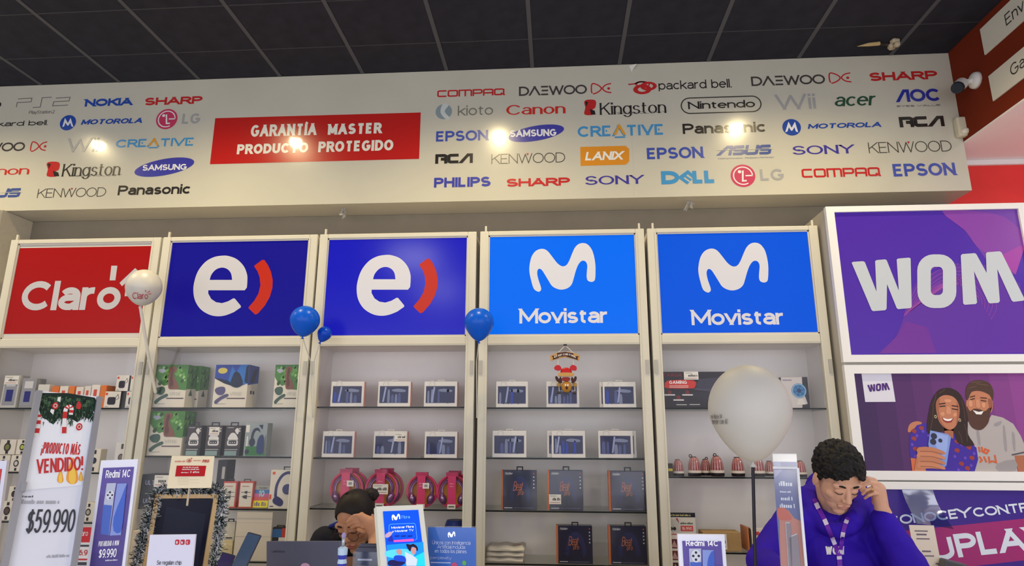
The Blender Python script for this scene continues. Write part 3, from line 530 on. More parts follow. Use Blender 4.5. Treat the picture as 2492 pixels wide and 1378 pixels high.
for i, (x0, x1) in enumerate(CABX):
    c = empty('display_cabinet', ((x0 + x1) / 2, YF, 0)); tag(c, CLAB[i], 'cabinet', 'display cabinets along the back wall'); cabs.append(c)
    a, b = inner(i)
    boxobj('back_panel', c, x0 + .004, x1 - .004, 4.18, 4.2, 0.0, ZT - .01, INT)
    for xa, xb in ((x0 + .004, x0 + .022), (x1 - .022, x1 - .004)): boxobj('side_panel', c, xa, xb, YF + .03, 4.18, 0.0, ZT - .01, INT)
    boxobj('top_panel', c, x0 + .022, x1 - .022, YF + .03, 4.18, ZT - .03, ZT - .012, INT)
    boxobj('divider_panel', c, x0 + .022, x1 - .022, YF + .03, 4.18, Z_RB + .004, Z_RB + .02, INT)
    for xa, xb in ((x0, a), (b, x1)):
        o = boxobj('stile', c, xa, xb, YF, YF + .03, 0.0, ZT, FRM); bevel(o, .004)
        boxobj('stile_bead', o, xb - .009 if xa == x0 else xa, xb if xa == x0 else xa + .009, YF - .004, YF, 0.05, ZT - .022, FRM2 if False else FRM)
    for za, zb, n in ((Z_ST, ZT, 'rail'), (Z_RB, Z_SB, 'rail'), (0.0, 0.12, 'plinth')):
        o = boxobj(n, c, a, b, YF, YF + .03, za, zb, FRM); bevel(o, .004)
    boxobj('rail_groove', c, a, b, YF - .001, YF, Z_RB + .009, Z_RB + .012, FRM2)
    s = boxobj('sign_panel', c, a, b, YF + .012, YF + .02, Z_SB, Z_ST, SIGNM[i])
    for nm, (xa, xb, za, zb) in (('glazing_bead', (a, a + .008, Z_SB, Z_ST)), ('glazing_bead', (b - .008, b, Z_SB, Z_ST)), ('glazing_bead', (a, b, Z_SB, Z_SB + .008)), ('glazing_bead', (a, b, Z_ST - .008, Z_ST))):
        boxobj(nm, c, xa, xb, YF + .005, YF + .012, za, zb, col((200, 196, 190), 0.35))
    for z in SHELF_Z[i]:
        b_ = MB(); b_.box(x0 + .022, x1 - .022, SHY, 4.178, z - .009, z, SHELFG, EDGE); b_.build('glass_shelf', c)
    boxobj('door_pane', c, a, b, YF + .011, YF + .015, .12, Z_RB, GLASS)
    px = x0 + .03
    boxobj('hinge_pin', c, px, px + .012, YF + .002, YF + .014, ZT, ZT + .035, FRM); boxobj('hinge_plate', c, px - .002, px + .05, YF + .02, YF + .05, ZT, ZT + .006, GREY)
    if i in (3, 4): boxobj('hinge_pin', c, x1 - .035, x1 - .023, YF + .002, YF + .014, ZT, ZT + .035, FRM)
    for xl in (x0 + .006, x1 - .026):
        boxobj('door_latch', c, xl, xl + .02, YF - .006, YF, 1.86, 1.94, col((176, 172, 166), 0.35))
    # sign graphics
    WTE = col((190, 188, 194), 0.35, emit=(0.02, .16, .34, .40, .32)[i], spec=.3); pr = Print(CP, CP.px)
    if i == 0:
        k = crop(0, 480, .3048); pr.c = sub(CP, k); pr.poly([(18, 1093), (1115, 1085), (1216, 390), (145, 408)], col((160, 14, 14), 0.3), 1)
        pr.text('Claro', (155, 906), (985, 662), WTE, w=.235, sp=.05, layer=2)
        pr.poly([(890, 548), (938, 548), (922, 665), (876, 665)], WTE, 2); pr.poly([(955, 685), (1080, 567), (1108, 592), (975, 712)], WTE, 2); pr.poly([(1000, 752), (1130, 744), (1126, 784), (996, 792)], WTE, 2)
    elif i in (1, 2):
        k = crop(340, 500, .29036) if i == 1 else crop(740, 480, .29036)
        fe = (lambda x, y: k(x, y)) if i == 1 else (lambda x, y: k(x - 9, y * 1.004 + 61))
        fp = (lambda x, y: k(x, y)) if i == 1 else (lambda x, y: k(x + 6, y + 58))
        pr.c = lambda x, y: CP.px(*fe(x, y))
        out = [(898, 690), (902, 640), (900, 580), (872, 510), (815, 452), (745, 425), (690, 422), (620, 435), (550, 475), (490, 550), (458, 640), (450, 720), (465, 800), (510, 870), (580, 915), (650, 930), (720, 922), (790, 895), (848, 855), (848, 843), (798, 782), (786, 779), (740, 805), (690, 820), (640, 812), (600, 785), (575, 740), (575, 712), (735, 712), (880, 712)]
        pr.poly(catmull(out[:18], 4, False) + out[18:], WTE, 1, holes=[catmull([(587, 625), (602, 580), (640, 538), (690, 522), (735, 535), (765, 570), (775, 625)], 5, False)])
        pr.c = lambda x, y: CP.px(*fp(x, y))
        pr.poly([(960, 512), (962, 505), (1025, 458), (1045, 458), (1075, 500), (1100, 555), (1115, 625), (1113, 690), (1092, 765), (1050, 840), (990, 908), (968, 916), (915, 865), (912, 855), (960, 800), (995, 740), (1012, 670), (1005, 600), (987, 552)], col((176, 40, 20), 0.3, emit=.2), 1)
    else:
        k = crop(1120, 480, .29034) if i == 3 else crop(1540, 440, .33375)
        ML = [(650, 792), (617, 768), (595, 700), (580, 625), (583, 560), (600, 495), (635, 450), (685, 433), (730, 450), (775, 505), (815, 555), (855, 580), (890, 570), (915, 530), (935, 480), (960, 425), (990, 395), (1025, 385), (1065, 395), (1100, 435), (1120, 490), (1132, 560), (1134, 620), (1132, 670), (1125, 700), (1100, 711), (1070, 700), (1060, 670), (1062, 620), (1065, 575), (1055, 545), (1035, 533), (1010, 540), (985, 575), (965, 630), (950, 685), (935, 730), (905, 760), (860, 775), (815, 770), (770, 745), (740, 700), (710, 650), (685, 612), (665, 600), (650, 610), (645, 640), (655, 690), (672, 740), (679, 772), (668, 789)]
        fm = k if i == 3 else (lambda x, y: k(478 + (x - 580) * (988 - 478) / 554, 452 + (y - 385) * (815 - 452) / 407))
        pr.c = lambda x, y: CP.px(*fm(x, y)); pr.poly(ML, WTE, 1, 3); pr.c = sub(CP, k)
        pr.text('Movistar', (496, 1060) if i == 3 else (430, 1054), (1240, 928) if i == 3 else (1100, 936), WTE, w=.2, sp=.04, layer=1)
    pr.build('lettering', s)
# ================================================================ PURPLE UNIT
YM = 3.74; WP = Plane((0, YM, 0), (1, 0, 0), (0, 0, 1)); xm0, zm1 = WP.px(2009, 503); xm1 = WP.px(2477, 507)[0] + .05
_, z_a = WP.px(2200, 881); _, z_b = WP.px(2200, 888); _, z_c = WP.px(2200, 1169); _, z_d = WP.px(2200, 1173)
WF = col((236, 234, 232), 0.3)
unit = tag(empty('display_unit', ((xm0 + xm1) / 2, YM, 0)), 'white framed unit with a purple lettered sign above a poster of a smiling couple', 'display unit')
boxobj('body', unit, xm0 + .004, xm1 - .004, YM + .03, 4.2, 0, zm1 - .004, col((186, 180, 170), 0.45))
YP_ = YM + .014; PP = Plane((0, YP_, 0), (1, 0, 0), (0, 0, 1))
def frame(nm, z0, z1, il, it, ib, label=None):
    """a lit frame: four members round a recessed panel"""
    f = MB(); f.box(xm0, xm0 + il, YM, YM + .03, z0, z1, WF); f.box(xm1 - il, xm1, YM, YM + .03, z0, z1, WF); f.box(xm0 + il, xm1 - il, YM, YM + .03, z1 - it, z1, WF); f.box(xm0 + il, xm1 - il, YM, YM + .03, z0, z0 + ib, WF)
    o = f.build(nm, unit); return (xm0 + il, xm1 - il, z0 + ib, z1 - it)
ziT = WP.px(2250, 512)[1]; ziB = WP.px(2250, 863)[1]
r1 = frame('sign_frame', z_a, zm1, .047, zm1 - ziT, ziB - z_a)
zpT = WP.px(2250, 909)[1]; zpB = WP.px(2250, 1147)[1]
r2 = frame('poster_frame', z_c, z_b, .05, z_b - zpT, zpB - z_c)
zqT = WP.px(2300, 1192.5)[1]
r3 = frame('poster_frame', 0.35, z_d, .05, z_d - zqT, .05)
s1 = boxobj('sign_panel', unit, r1[0], r1[1], YP_, YP_ + .01, r1[2], r1[3], col((70, 36, 150), 0.3, emit=.25))
p = Print(PP, PP.px); kw = crop(1992, 480, .3774)
p.c = sub(PP, kw)
NST = 7
def strips(p, bl, tr, c0, c1, n, layer, emit=.2, vert=False):
    for q in range(n):
        t = (q + .5) / n; c = tuple(round(a + (b - a) * t) for a, b in zip(c0, c1)); m = col(c, .3, emit=emit)
        if vert: p.rect((bl[0], bl[1] + (tr[1] - bl[1]) * q / n), (tr[0], bl[1] + (tr[1] - bl[1]) * (q + 1) / n), m, layer)
        else: p.rect((bl[0] + (tr[0] - bl[0]) * q / n, bl[1]), (bl[0] + (tr[0] - bl[0]) * (q + 1) / n, tr[1]), m, layer)
PU = lambda c: col(c, .3, emit=.22)
p.poly([(795, 92), (1100, 84), (1285, 74), (1325, 150), (1325, 330), (1270, 500), (1130, 470), (1020, 320), (930, 200)], PU((104, 58, 152)), 1)
p.poly([(795, 92), (1000, 90), (1200, 130), (1315, 240), (1305, 330), (1150, 390), (1020, 320), (950, 220)], PU((124, 60, 150)), 2, 3)
p.poly([(1150, 390), (1305, 310), (1325, 330), (1270, 500), (1200, 450)], PU((150, 60, 150)), 3)
p.poly([(390, 1008), (500, 900), (550, 770), (600, 600), (650, 520), (900, 430), (1150, 440), (1300, 560), (1330, 760), (1330, 1005)], PU((88, 46, 146)), 1)
p.poly([(390, 1008), (500, 900), (560, 800), (700, 840), (760, 1006)], PU((104, 46, 140)), 2)
for q in range(16):
    t = q / 15; st = [(548 + 5 * q, 770 - 4 * q), (600 + 26 * q, 640 - 10 * q), (720 + 28 * q, 470 + 14 * q), (900 + 14 * q, 430 + 24 * q)]
    p.stroke([p.c(*z) for z in catmull(st, 6, False)], .0022, PU((150, 72, 156)), 3)
WW = col((176, 180, 184), .3, emit=.3)
p.poly([(212, 424), (222, 418), (285, 414), (297, 420), (372, 610), (363, 414), (372, 407), (428, 402), (438, 408), (516, 604), (502, 404), (510, 397), (582, 391), (592, 397), (599, 706), (592, 716), (512, 723), (502, 716), (440, 562), (437, 720), (428, 730), (350, 736), (340, 728)], WW, 5)
def rr(x0, y0, x1, y1, r):
    o = []
    for cx, cy, a0 in ((x1 - r, y0 + r, 270), (x1 - r, y1 - r, 0), (x0 + r, y1 - r, 90), (x0 + r, y0 + r, 180)):
        for k in range(7): t = math.radians(a0 + 15 * k); o.append((cx + r * math.cos(t), cy + r * math.sin(t)))
    return o
p.poly([(x + (545 - y) * -.01, y) for x, y in rr(635, 370, 886, 716, 105)], WW, 5, holes=[rr(722, 450, 800, 632, 28)])
p.poly([(915, 378), (925, 368), (1005, 362), (1015, 368), (1082, 490), (1077, 365), (1086, 356), (1165, 350), (1178, 358), (1325, 655), (1320, 668), (1255, 676), (1243, 668), (1150, 465), (1167, 670), (1158, 682), (1102, 686), (1092, 678), (1000, 478), (1020, 680), (1012, 690), (940, 695), (930, 686)], WW, 5)
p.build('lettering', s1)
# poster of a couple with a phone
s2 = boxobj('poster', unit, r2[0], r2[1], YP_, YP_ + .006, r2[2], r2[3], col((96, 48, 110), 0.35, emit=.05))
p = Print(PP, PP.px); kq = crop(1992, 880, .3613)
xa, xb = r2[0], r2[1]; p.c = lambda x, y: (xa + (xb - xa) * x, r2[2] + (r2[3] - r2[2]) * y)
for q in range(10):
    t = q / 9; c = (62 + 84 * t, 34 + 38 * t, 84 + 62 * t); p.rect((q / 10, 0), ((q + 1) / 10, 1), col(tuple(round(z) for z in c), .35, emit=.06), 1)
p.c = sub(PP, kq); PC = lambda c: col(c, .4, emit=.04)
SK, SK2, HR = PC((190, 124, 92)), PC((168, 104, 76)), PC((52, 36, 34))
p.poly([(985, 470), (1000, 400), (1060, 452), (1140, 400), (1165, 360), (1240, 378), (1310, 420), (1360, 500), (1386, 560), (1386, 632), (1318, 634), (1340, 742), (1040, 742), (1050, 560)], PC((176, 168, 166)), 2, 0)
p.poly([(1318, 634), (1386, 632), (1386, 742), (1345, 742)], SK2, 2); p.stroke([p.c(*z) for z in ((1300, 630), (1386, 612))], .008, PC((90, 84, 90)), 3)
p.poly([(998, 250), (1030, 205), (1110, 200), (1160, 240), (1168, 300), (1150, 360), (1135, 410), (1090, 450), (1040, 440), (1008, 390), (994, 310)], SK, 3, 3)
p.poly([(1150, 260), (1172, 270), (1168, 330), (1152, 340)], SK, 3, 3)
p.poly([(996, 300), (1018, 335), (1045, 318), (1085, 322), (1120, 335), (1152, 310), (1152, 365), (1138, 420), (1092, 462), (1036, 448), (1006, 395)], PC((84, 56, 46)), 4, 3)
p.poly([(990, 225), (998, 165), (1035, 132), (1100, 127), (1152, 150), (1176, 205), (1170, 262), (1148, 225), (1090, 200), (1030, 204), (1002, 262)], PC((78, 56, 46)), 5, 3)
p.poly([(1036, 328), (1075, 340), (1110, 334), (1094, 358), (1060, 356)], PC((238, 232, 228)), 6)
for st in ([(1020, 258), (1050, 250)], [(1090, 262), (1128, 268)], [(1018, 240), (1052, 232)], [(1088, 244), (1132, 248)]): p.stroke([p.c(*z) for z in st], .005, HR, 6)
p.poly([(1058, 260), (1078, 262), (1086, 308), (1060, 306)], PC((204, 140, 108)), 5, 2)
p.poly([(600, 470), (612, 425), (650, 404), (690, 408), (690, 425), (650, 445), (618, 475)], SK, 2, 3)
p.poly([(612, 500), (660, 430), (720, 415), (770, 480), (850, 505), (920, 490), (1000, 540), (1062, 580), (1074, 660), (1050, 742), (640, 742), (610, 600)], PC((66, 44, 156)), 3)
for (x, y) in ((640, 520), (650, 590), (640, 470), (690, 450), (930, 600), (1010, 580), (1030, 650), (960, 690), (1000, 720), (930, 540)): p.poly([(x - 18, y), (x - 4, y - 16), (x + 18, y - 6), (x + 10, y + 16)], PC((150, 62, 60)), 4, 2)
p.poly([(728, 470), (735, 380), (758, 270), (800, 200), (855, 178), (910, 188), (955, 225), (988, 300), (1003, 400), (1005, 490), (1045, 560), (985, 570), (930, 540), (905, 470), (840, 470), (770, 500)], HR, 5, 3)
p.poly([(838, 430), (908, 440), (905, 520), (850, 500)], SK2, 5)
p.poly([(788, 300), (800, 255), (840, 228), (895, 234), (930, 265), (947, 315), (944, 375), (925, 430), (895, 458), (862, 456), (828, 430), (802, 385)], SK, 6, 3)
p.poly([(826, 376), (865, 388), (908, 380), (892, 410), (862, 414), (838, 402)], PC((150, 50, 50)), 7); p.poly([(832, 379), (865, 389), (902, 383), (886, 400), (862, 402), (842, 394)], PC((240, 236, 232)), 8)
for st in ([(812, 304), (852, 300)], [(894, 318), (936, 326)], [(808, 288), (852, 282)], [(894, 298), (938, 304)]): p.stroke([p.c(*z) for z in st], .006, HR, 7)
p.poly([(862, 305), (880, 308), (890, 352), (858, 350)], PC((206, 142, 110)), 7, 2)
p.poly([(618, 650), (660, 655), (670, 742), (630, 742)], PC((206, 110, 70)), 5)
p.poly([(748, 464), (868, 490), (888, 512), (858, 700), (838, 720), (775, 708), (735, 560)], PC((128, 152, 214)), 9, 0)
for x, y, r in ((773, 503, 21), (768, 541, 21), (816, 533, 14)): p.disc((x, y), (x + r, y), PC((52, 52, 74)), 10)
for k in range(4): y = 592 + 34 * k; p.poly([(668, y - 14), (760, y - 14), (838, y + 14), (846, y + 34), (760, y + 26), (664, y + 24)], SK if k % 2 == 0 else PC((200, 132, 98)), 11 + k * .3, 2)
p.poly([(664, 600), (700, 590), (720, 742), (640, 742)], SK, 10)
for st in ([(1078, 575), (1085, 612)], [(1098, 575), (1102, 612)], [(1120, 590), (1145, 600), (1130, 620), (1112, 612), (1120, 590)], [(1080, 640), (1100, 665), (1085, 680)], [(1112, 640), (1130, 680)], [(1145, 640), (1150, 680), (1170, 670)], [(1185, 630), (1195, 680), (1172, 672)]): p.stroke([p.c(*z) for z in st], .009, PC((206, 96, 52)), 4)
p.poly([(288, 80), (488, 82), (518, 272), (314, 273)], col((222, 220, 232), .4), 2)
kx = lambda x, y: (327 + (x - 212) * (480 - 327) / 1113, 148 + (y - 350) * (205 - 148) / 385 + (x - 212) * -.004)
VI = col((78, 36, 120), .4)
p.poly([kx(*z) for z in [(212, 424), (297, 414), (372, 610), (363, 407), (438, 402), (516, 604), (502, 398), (592, 391), (599, 716), (502, 723), (440, 562), (437, 730), (340, 736)]], VI, 4); p.poly([kx(*z) for z in rr(635, 370, 886, 716, 105)], VI, 4, holes=[[kx(*z) for z in rr(722, 450, 800, 632, 28)]])
p.poly([kx(*z) for z in [(915, 370), (1015, 362), (1082, 490), (1077, 356), (1178, 350), (1325, 668), (1243, 676), (1150, 465), (1167, 682), (1092, 686), (1000, 478), (1020, 690), (930, 695)]], VI, 4)
SH1, SH2, HL1 = PC((164, 100, 74)), PC((150, 90, 68)), PC((212, 148, 114))
p.poly([(790, 300), (800, 262), (815, 250), (808, 330), (822, 400), (850, 440), (868, 456), (840, 440), (806, 388)], SH1, 6.6, 2); p.poly([(926, 268), (946, 318), (943, 376), (925, 428), (930, 350)], SH1, 6.6, 2)
p.poly([(818, 350), (836, 340), (848, 356), (830, 368)], HL1, 6.8, 2); p.poly([(905, 352), (925, 346), (928, 366), (908, 372)], HL1, 6.8, 2); p.poly([(850, 255), (890, 258), (885, 275), (848, 272)], HL1, 6.8, 2)
for a_, b_ in (((770, 300), (752, 460)), ((790, 215), (764, 300)), ((960, 260), (985, 400)), ((980, 420), (1000, 540)), ((940, 470), (965, 550)), ((850, 186), (810, 215))): p.stroke([p.c(*a_), p.c((a_[0] + b_[0]) / 2 + 6, (a_[1] + b_[1]) / 2), p.c(*b_)], .004, PC((84, 60, 52)), 5.6)
p.poly([(1140, 250), (1166, 262), (1164, 305), (1150, 312)], SH2, 4.6, 2); p.poly([(1010, 268), (1030, 262), (1034, 300), (1014, 305)], HL1, 4.6, 2); p.poly([(1098, 280), (1122, 282), (1116, 312), (1100, 306)], HL1, 4.6, 2)
for a_, b_ in (((1030, 142), (1090, 138)), ((1060, 150), (1140, 162)), ((1010, 180), (1060, 168))): p.stroke([p.c(*a_), p.c(*b_)], .004, PC((104, 78, 62)), 5.6)
for pts in ([(1060, 460), (1080, 470), (1090, 560), (1075, 560)], [(1240, 440), (1255, 445), (1270, 600), (1250, 590)], [(1180, 420), (1230, 400), (1225, 425), (1190, 440)], [(1200, 690), (1320, 660), (1330, 735), (1210, 740)], [(1300, 480), (1320, 490), (1325, 600), (1310, 590)]): p.poly(pts, PC((152, 146, 148)), 2.6, 2)
p.stroke([p.c(*z) for z in ((1012, 402), (1045, 448), (1090, 456), (1142, 398))], .006, PC((110, 104, 112)), 3.4)
for (x, y) in ((660, 500), (628, 560), (700, 470), (960, 560), (1045, 620), (985, 650), (1025, 700), (940, 730), (915, 640), (650, 640), (740, 500)): p.poly([(x - 10, y), (x, y - 12), (x + 12, y + 2), (x + 2, y + 12)], PC((104, 72, 186)), 4.5, 2)
p.poly([(768, 480), (860, 500), (868, 512), (850, 640), (800, 600), (770, 520)], PC((150, 172, 228)), 9.5, 2)
for k in range(4): y = 592 + 34 * k; p.stroke([p.c(*z) for z in ((680, y + 12), (760, y + 14), (832, y + 34))], .003, SH2, 13.6)
for x in (785, 948): p.disc((x, 395 if x > 800 else 372), (x + 8, 395 if x > 800 else 372), PC((214, 196, 160)), 7, hole=.6, ry=1.4)
p.build('couple_print', s2)
# lower poster with slanted lettering
s3 = boxobj('poster', unit, r3[0], r3[1], YP_, YP_ + .006, r3[2], r3[3], col((60, 36, 132), 0.35, emit=.10)); ang = math.radians(6.4)
SP = Plane((0, YP_, 0), (math.cos(ang), 0, math.sin(ang)), (-math.sin(ang), 0, math.cos(ang))); k5 = crop(2180, 1170, .15094)
p = Print(SP, sub(SP, k5)); MG = col((150, 42, 108), .35, emit=.12)
_xl = (proj(Vector((r3[0], YP_, 1.25)))[0] + 3 - 2180) / .15094
p.poly([(_xl, 870), (2200, 600), (2200, 1272), (900, 1420), (_xl, 1560)], MG, 1)
LW = col((206, 214, 228), .35, emit=.12)
p.text('CONOCE', (-110, 725), (975, 458), LW, w=.2, sp=.1); p.text('Y', (1010, 612), (1192, 428), LW, w=.2); p.text('CONTRATA', (1265, 590), (2700, 290), LW, w=.2, sp=.1)
p.text('TU', (150, 1345), (884, 905), LW, w=.22, sp=.12); p.text('PLAN', (1010, 1240), (2420, 712), LW, w=.22, sp=.12)
p.build('lettering', s3)
# ================================================================ GOODS ON THE SHELVES
def pbox(name, label, cat, x0, x1, ybot, ytop, z, Y, depth, m, side=None, group=None, bev=0.0015):
    xa = onY(x0, ybot, Y).x; xb = onY(x1, ybot, Y).x; zt = onY((x0 + x1) / 2, ytop, Y).z
    b = MB(); b.box(xa, xb, Y, Y + depth, z + .0005, zt, side or m, m); o = b.build(name, None, ((xa + xb) / 2, Y, z)); tag(o, label, cat, group)
    if bev: bevel(o, bev, 1)
    return o, Plane((xa, Y, z), (1, 0, 0), (0, 0, 1), xb - xa, zt - z)
def sideplane(pl, depth): return Plane(pl.P(pl.w, 0), (0, 1, 0), (0, 0, 1), depth, pl.h)
def leftplane(pl, depth): return Plane(pl.P(0, 0) + Vector((0, depth, 0)), (0, -1, 0), (0, 0, 1), depth, pl.h)
def tabbed(o, pl, m, w=.3, h=.09, c=.5, y=.004):
    """hanging tab on top of a box: a loop of two posts and a bar"""
    x0 = (c - w / 2) * pl.w; x1 = (c + w / 2) * pl.w; t = .22 * h * pl.h + .002; b = MB(); H = h * pl.h; o0 = pl.P(0, pl.h)
    b.box(o0.x + x0, o0.x + x1, o0.y + y, o0.y + y + .003, o0.z + H - t, o0.z + H, m); b.box(o0.x + x0, o0.x + x0 + t, o0.y + y, o0.y + y + .003, o0.z, o0.z + H - t, m); b.box(o0.x + x1 - t, o0.x + x1, o0.y + y, o0.y + y + .003, o0.z, o0.z + H - t, m)
    b.build('hang_tab_frame', o)
PAPER = col((232, 228, 218), .6); INKB = col((50, 48, 48), .6)
def pricetag(o, pl, x0, y0, x1, y1, txt, lay=6):
    p = Print(pl, pl.rel, lay); p.rect((x0, y0), (x1, y1), PAPER, 0); w = x1 - x0; h = y1 - y0
    p.scrib((x0 + w * .3, y0 + h * .38), (x0 + w * .92, y0 + h * .66), INKB, 1); p.rect((x0 + w * .08, y0 + h * .8), (x0 + w * .6, y0 + h * .86), col((150, 146, 140), .6), 1); p.rect((x0 + w * .08, y0 + h * .14), (x0 + w * .9, y0 + h * .2), col((190, 120, 110), .6), 1); p.build('price_tag_print', o)
Z1, Z2, Z3, Z4, Z5 = SHELF_Z; YG = SHY + .02
WBOX = col((226, 220, 206), .45); 
# ---------------------------------------------------------------- green and blue headset boxes
CREAM = col((222, 214, 196), .4)
def vrbox(label, x0, x1, yb, yt, z, kind, Y=YG, depth=.11):
    o, pl = pbox('headset_box', label, 'box', x0, x1, yb, yt, z, Y, depth, CREAM, group='boxed headsets'); p = Print(pl, pl.rel); q = Print(sideplane(pl, depth), sideplane(pl, depth).rel)
    if kind == 'g':
        G1, G2, G3, G4 = col((72, 128, 56), .4), col((104, 164, 78), .4), col((40, 78, 34), .4), col((150, 196, 120), .4)
        p.poly([(0, .72), (.12, .6), (.3, .5), (.5, .55), (.72, .42), (1, .4), (1, 1), (0, 1)], G1, 1); random.seed(5)
        for k in range(26):
            x = random.uniform(.06, .94); y = random.uniform(.58, .95); r = random.uniform(.03, .08); p.poly([(x - r, y - r * .4), (x, y - r), (x + r, y), (x, y + r * .7)], random.choice((G2, G3, G2, G4)), 2, 2)
        p.poly([(.42, .92), (.46, .96), (.6, .95), (.66, .88), (.58, .82), (.6, .7), (.72, .56), (.78, .44), (.62, .42), (.46, .44), (.42, .6), (.4, .78)], col((128, 84, 68), .45), 3, 3)
        p.poly([(.48, .9), (.56, .9), (.54, .7), (.6, .55), (.5, .46), (.46, .62)], col((96, 58, 52), .45), 4, 3); p.poly([(.06, .86), (.1, .9), (.26, .9), (.3, .84), (.2, .8)], col((168, 172, 190), .4), 3)
        q.poly([(0, .42), (1, .46), (1, 1), (0, 1)], G1, 1)
        for k in range(16):
            x = random.uniform(.1, .9); y = random.uniform(.55, .95); r = random.uniform(.05, .14); q.poly([(x - r, y - r * .3), (x, y - r * .5), (x + r, y), (x, y + r * .5)], random.choice((G2, G3, G3)), 2, 2)
        HS = col((62, 92, 78), .45)
    else:
        B1, B2, B3 = col((44, 70, 160), .4), col((40, 110, 190), .4), col((16, 30, 62), .4)
        p.poly([(0, .68), (.3, .58), (.6, .48), (.8, .5), (1, .56), (1, 1), (0, 1)], B1, 1); p.poly([(.4, .6), (.5, .98), (.62, .8), (.75, 1), (1, 1), (1, .56), (.7, .5)], B2, 2); p.poly([(0, .68), (.3, .56), (.62, .48), (.42, .62), (.15, .68)], B3, 2)
        p.poly([(.5, .52), (.52, .7), (.58, .82), (.7, .82), (.8, .7), (.86, .54), (.7, .46)], B3, 3, 3); p.poly([(.9, .6), (.92, .95), (1, 1), (1, .55)], B3, 3)
        p.disc((.22, .86), (.36, .86), col((206, 190, 90), .4), 3, ry=.62); q.poly([(0, .52), (1, .6), (1, 1), (0, 1)], B1, 1); q.poly([(.2, .58), (.6, .6), (.9, .95), (.5, .9)], B3, 2); q.rect((.3, .32), (.45, .4), B3, 1); q.rect((.55, .32), (.7, .4), B3, 1); HS = col((86, 82, 122), .45)
    p.poly([(.04, .4), (.12, .47), (.3, .48), (.36, .4), (.3, .3), (.14, .3)], HS, 3, 3); p.poly([(.06, .14), (.2, .24), (.42, .32), (.46, .26), (.26, .18), (.12, .08)], HS, 3, 3); p.stroke([pl.rel(*z) for z in ((.08, .12), (.16, .08), (.4, .09))], .002, HS, 2)
    p.rect((.42, .2), (.96, .225), col((84, 66, 66), .5), 2); p.text('VRSE', (.5, .28), (.86, .36), col((190, 186, 172), .5), w=.14, layer=2)
    if kind == 'g': q.poly([(.3, .28), (.5, .44), (.7, .28)], col((70, 90, 80), .5), 1)
    p.build('front_print', o); q.build('side_print', o); return o
s1, s2, s3, s4 = Z2
vrbox('green and white headset box on the top shelf with another behind it', 369, 447, 992, 888, s1, 'g')
vrbox('green and white headset box standing behind another, seen only by its edge', 405, 479, 992, 891, s1, 'g', YG + .115)
vrbox('blue and white headset box on the top shelf', 515, 597, 992, 888, s1, 'b', depth=.14)
vrbox('green and white headset box on the top shelf, half hidden by the cabinet stile', 662, 727, 992, 888, s1, 'g')
vrbox('green and white headset box on the second shelf beside the black earbud boxes', 355, 438, 1111, 1001, s2, 'g', depth=.13)
BK = col((30, 28, 32), .3); BKR = col((62, 52, 54), .35)
for k, (a, b_, t) in enumerate(((449, 485, 1), (496, 535, 0), (543, 582, 1))):
    lb = ('black earbud box next to the green headset box', 'black earbud box with a white price tag, in the middle of three', 'black earbud box next to the clear headset pack')[k]
    o, pl = pbox('earbud_box', lb, 'box', a, b_, 1111, 1036, s2, YG + .005, .055, BK, group='black earbud boxes'); p = Print(pl, pl.rel); W_e = col((222, 220, 216), .4)
    p.rect((.03, .28), (.97, .97), BKR, .5); p.poly([(.25, .66), (.4, .76), (.62, .74), (.78, .62), (.8, .52), (.2, .52)], W_e, 2, 2); p.poly([(.58, .84), (.72, .92), (.84, .86), (.8, .72), (.7, .74)], W_e, 2, 2); p.rect((.16, .34), (.84, .53), W_e, 2, .012); p.rect((.26, .4), (.74, .5), BK, 3)
    for x in (.36, .5, .64): p.rect((x - .03, .43), (x + .03, .46), W_e, 4)
    p.scrib((.12, .92), (.5, .95), W_e); p.rect((.05, .02), (.8, .17), col((132, 156, 152), .4), 1); p.rect((.05, .2), (.85, .23), col((170, 168, 160), .5), 1); p.disc((.88, .9), (.92, .9), W_e, 2); p.disc((.88, .82), (.92, .82), W_e, 2); p.build('front_print', o); tabbed(o, pl, BK, .5, .11)
    if not t: pricetag(o, pl, .18, .68, .82, .95, '$12.990')
o, pl = pbox('headset_pack', 'clear pack with a dark headset and green base print', 'pack', 591, 645, 1111, 1030, s2, YG + .005, .07, col((150, 160, 158), .2), group=None); p = Print(pl, pl.rel); DKB = col((36, 44, 66), .35)
p.rect((.08, .02), (.98, .3), col((52, 120, 62), .4), 1); p.poly([(.3, .4), (.3, .68), (.42, .84), (.62, .84), (.7, .7), (.62, .76), (.48, .76), (.4, .6), (.42, .4)], DKB, 2, 3); p.disc((.36, .42), (.5, .42), DKB, 3, ry=1.3); p.poly([(.6, .1), (.6, .5), (.78, .66), (.9, .5), (.9, .1)], col((44, 60, 110), .4), 2, 2); p.disc((.16, .14), (.26, .14), DKB, 3); p.rect((.04, .72), (.2, .94), PAPER, 3); p.rect((.1, .3), (.16, .6), PAPER, 2); p.poly([(.6, .94), (.8, .95), (.78, .8)], DKB, 2); p.poly([(.92, .6), (.96, .66), (.98, .1), (.92, .1)], col((110, 112, 96), .4), 3); p.build('front_print', o)
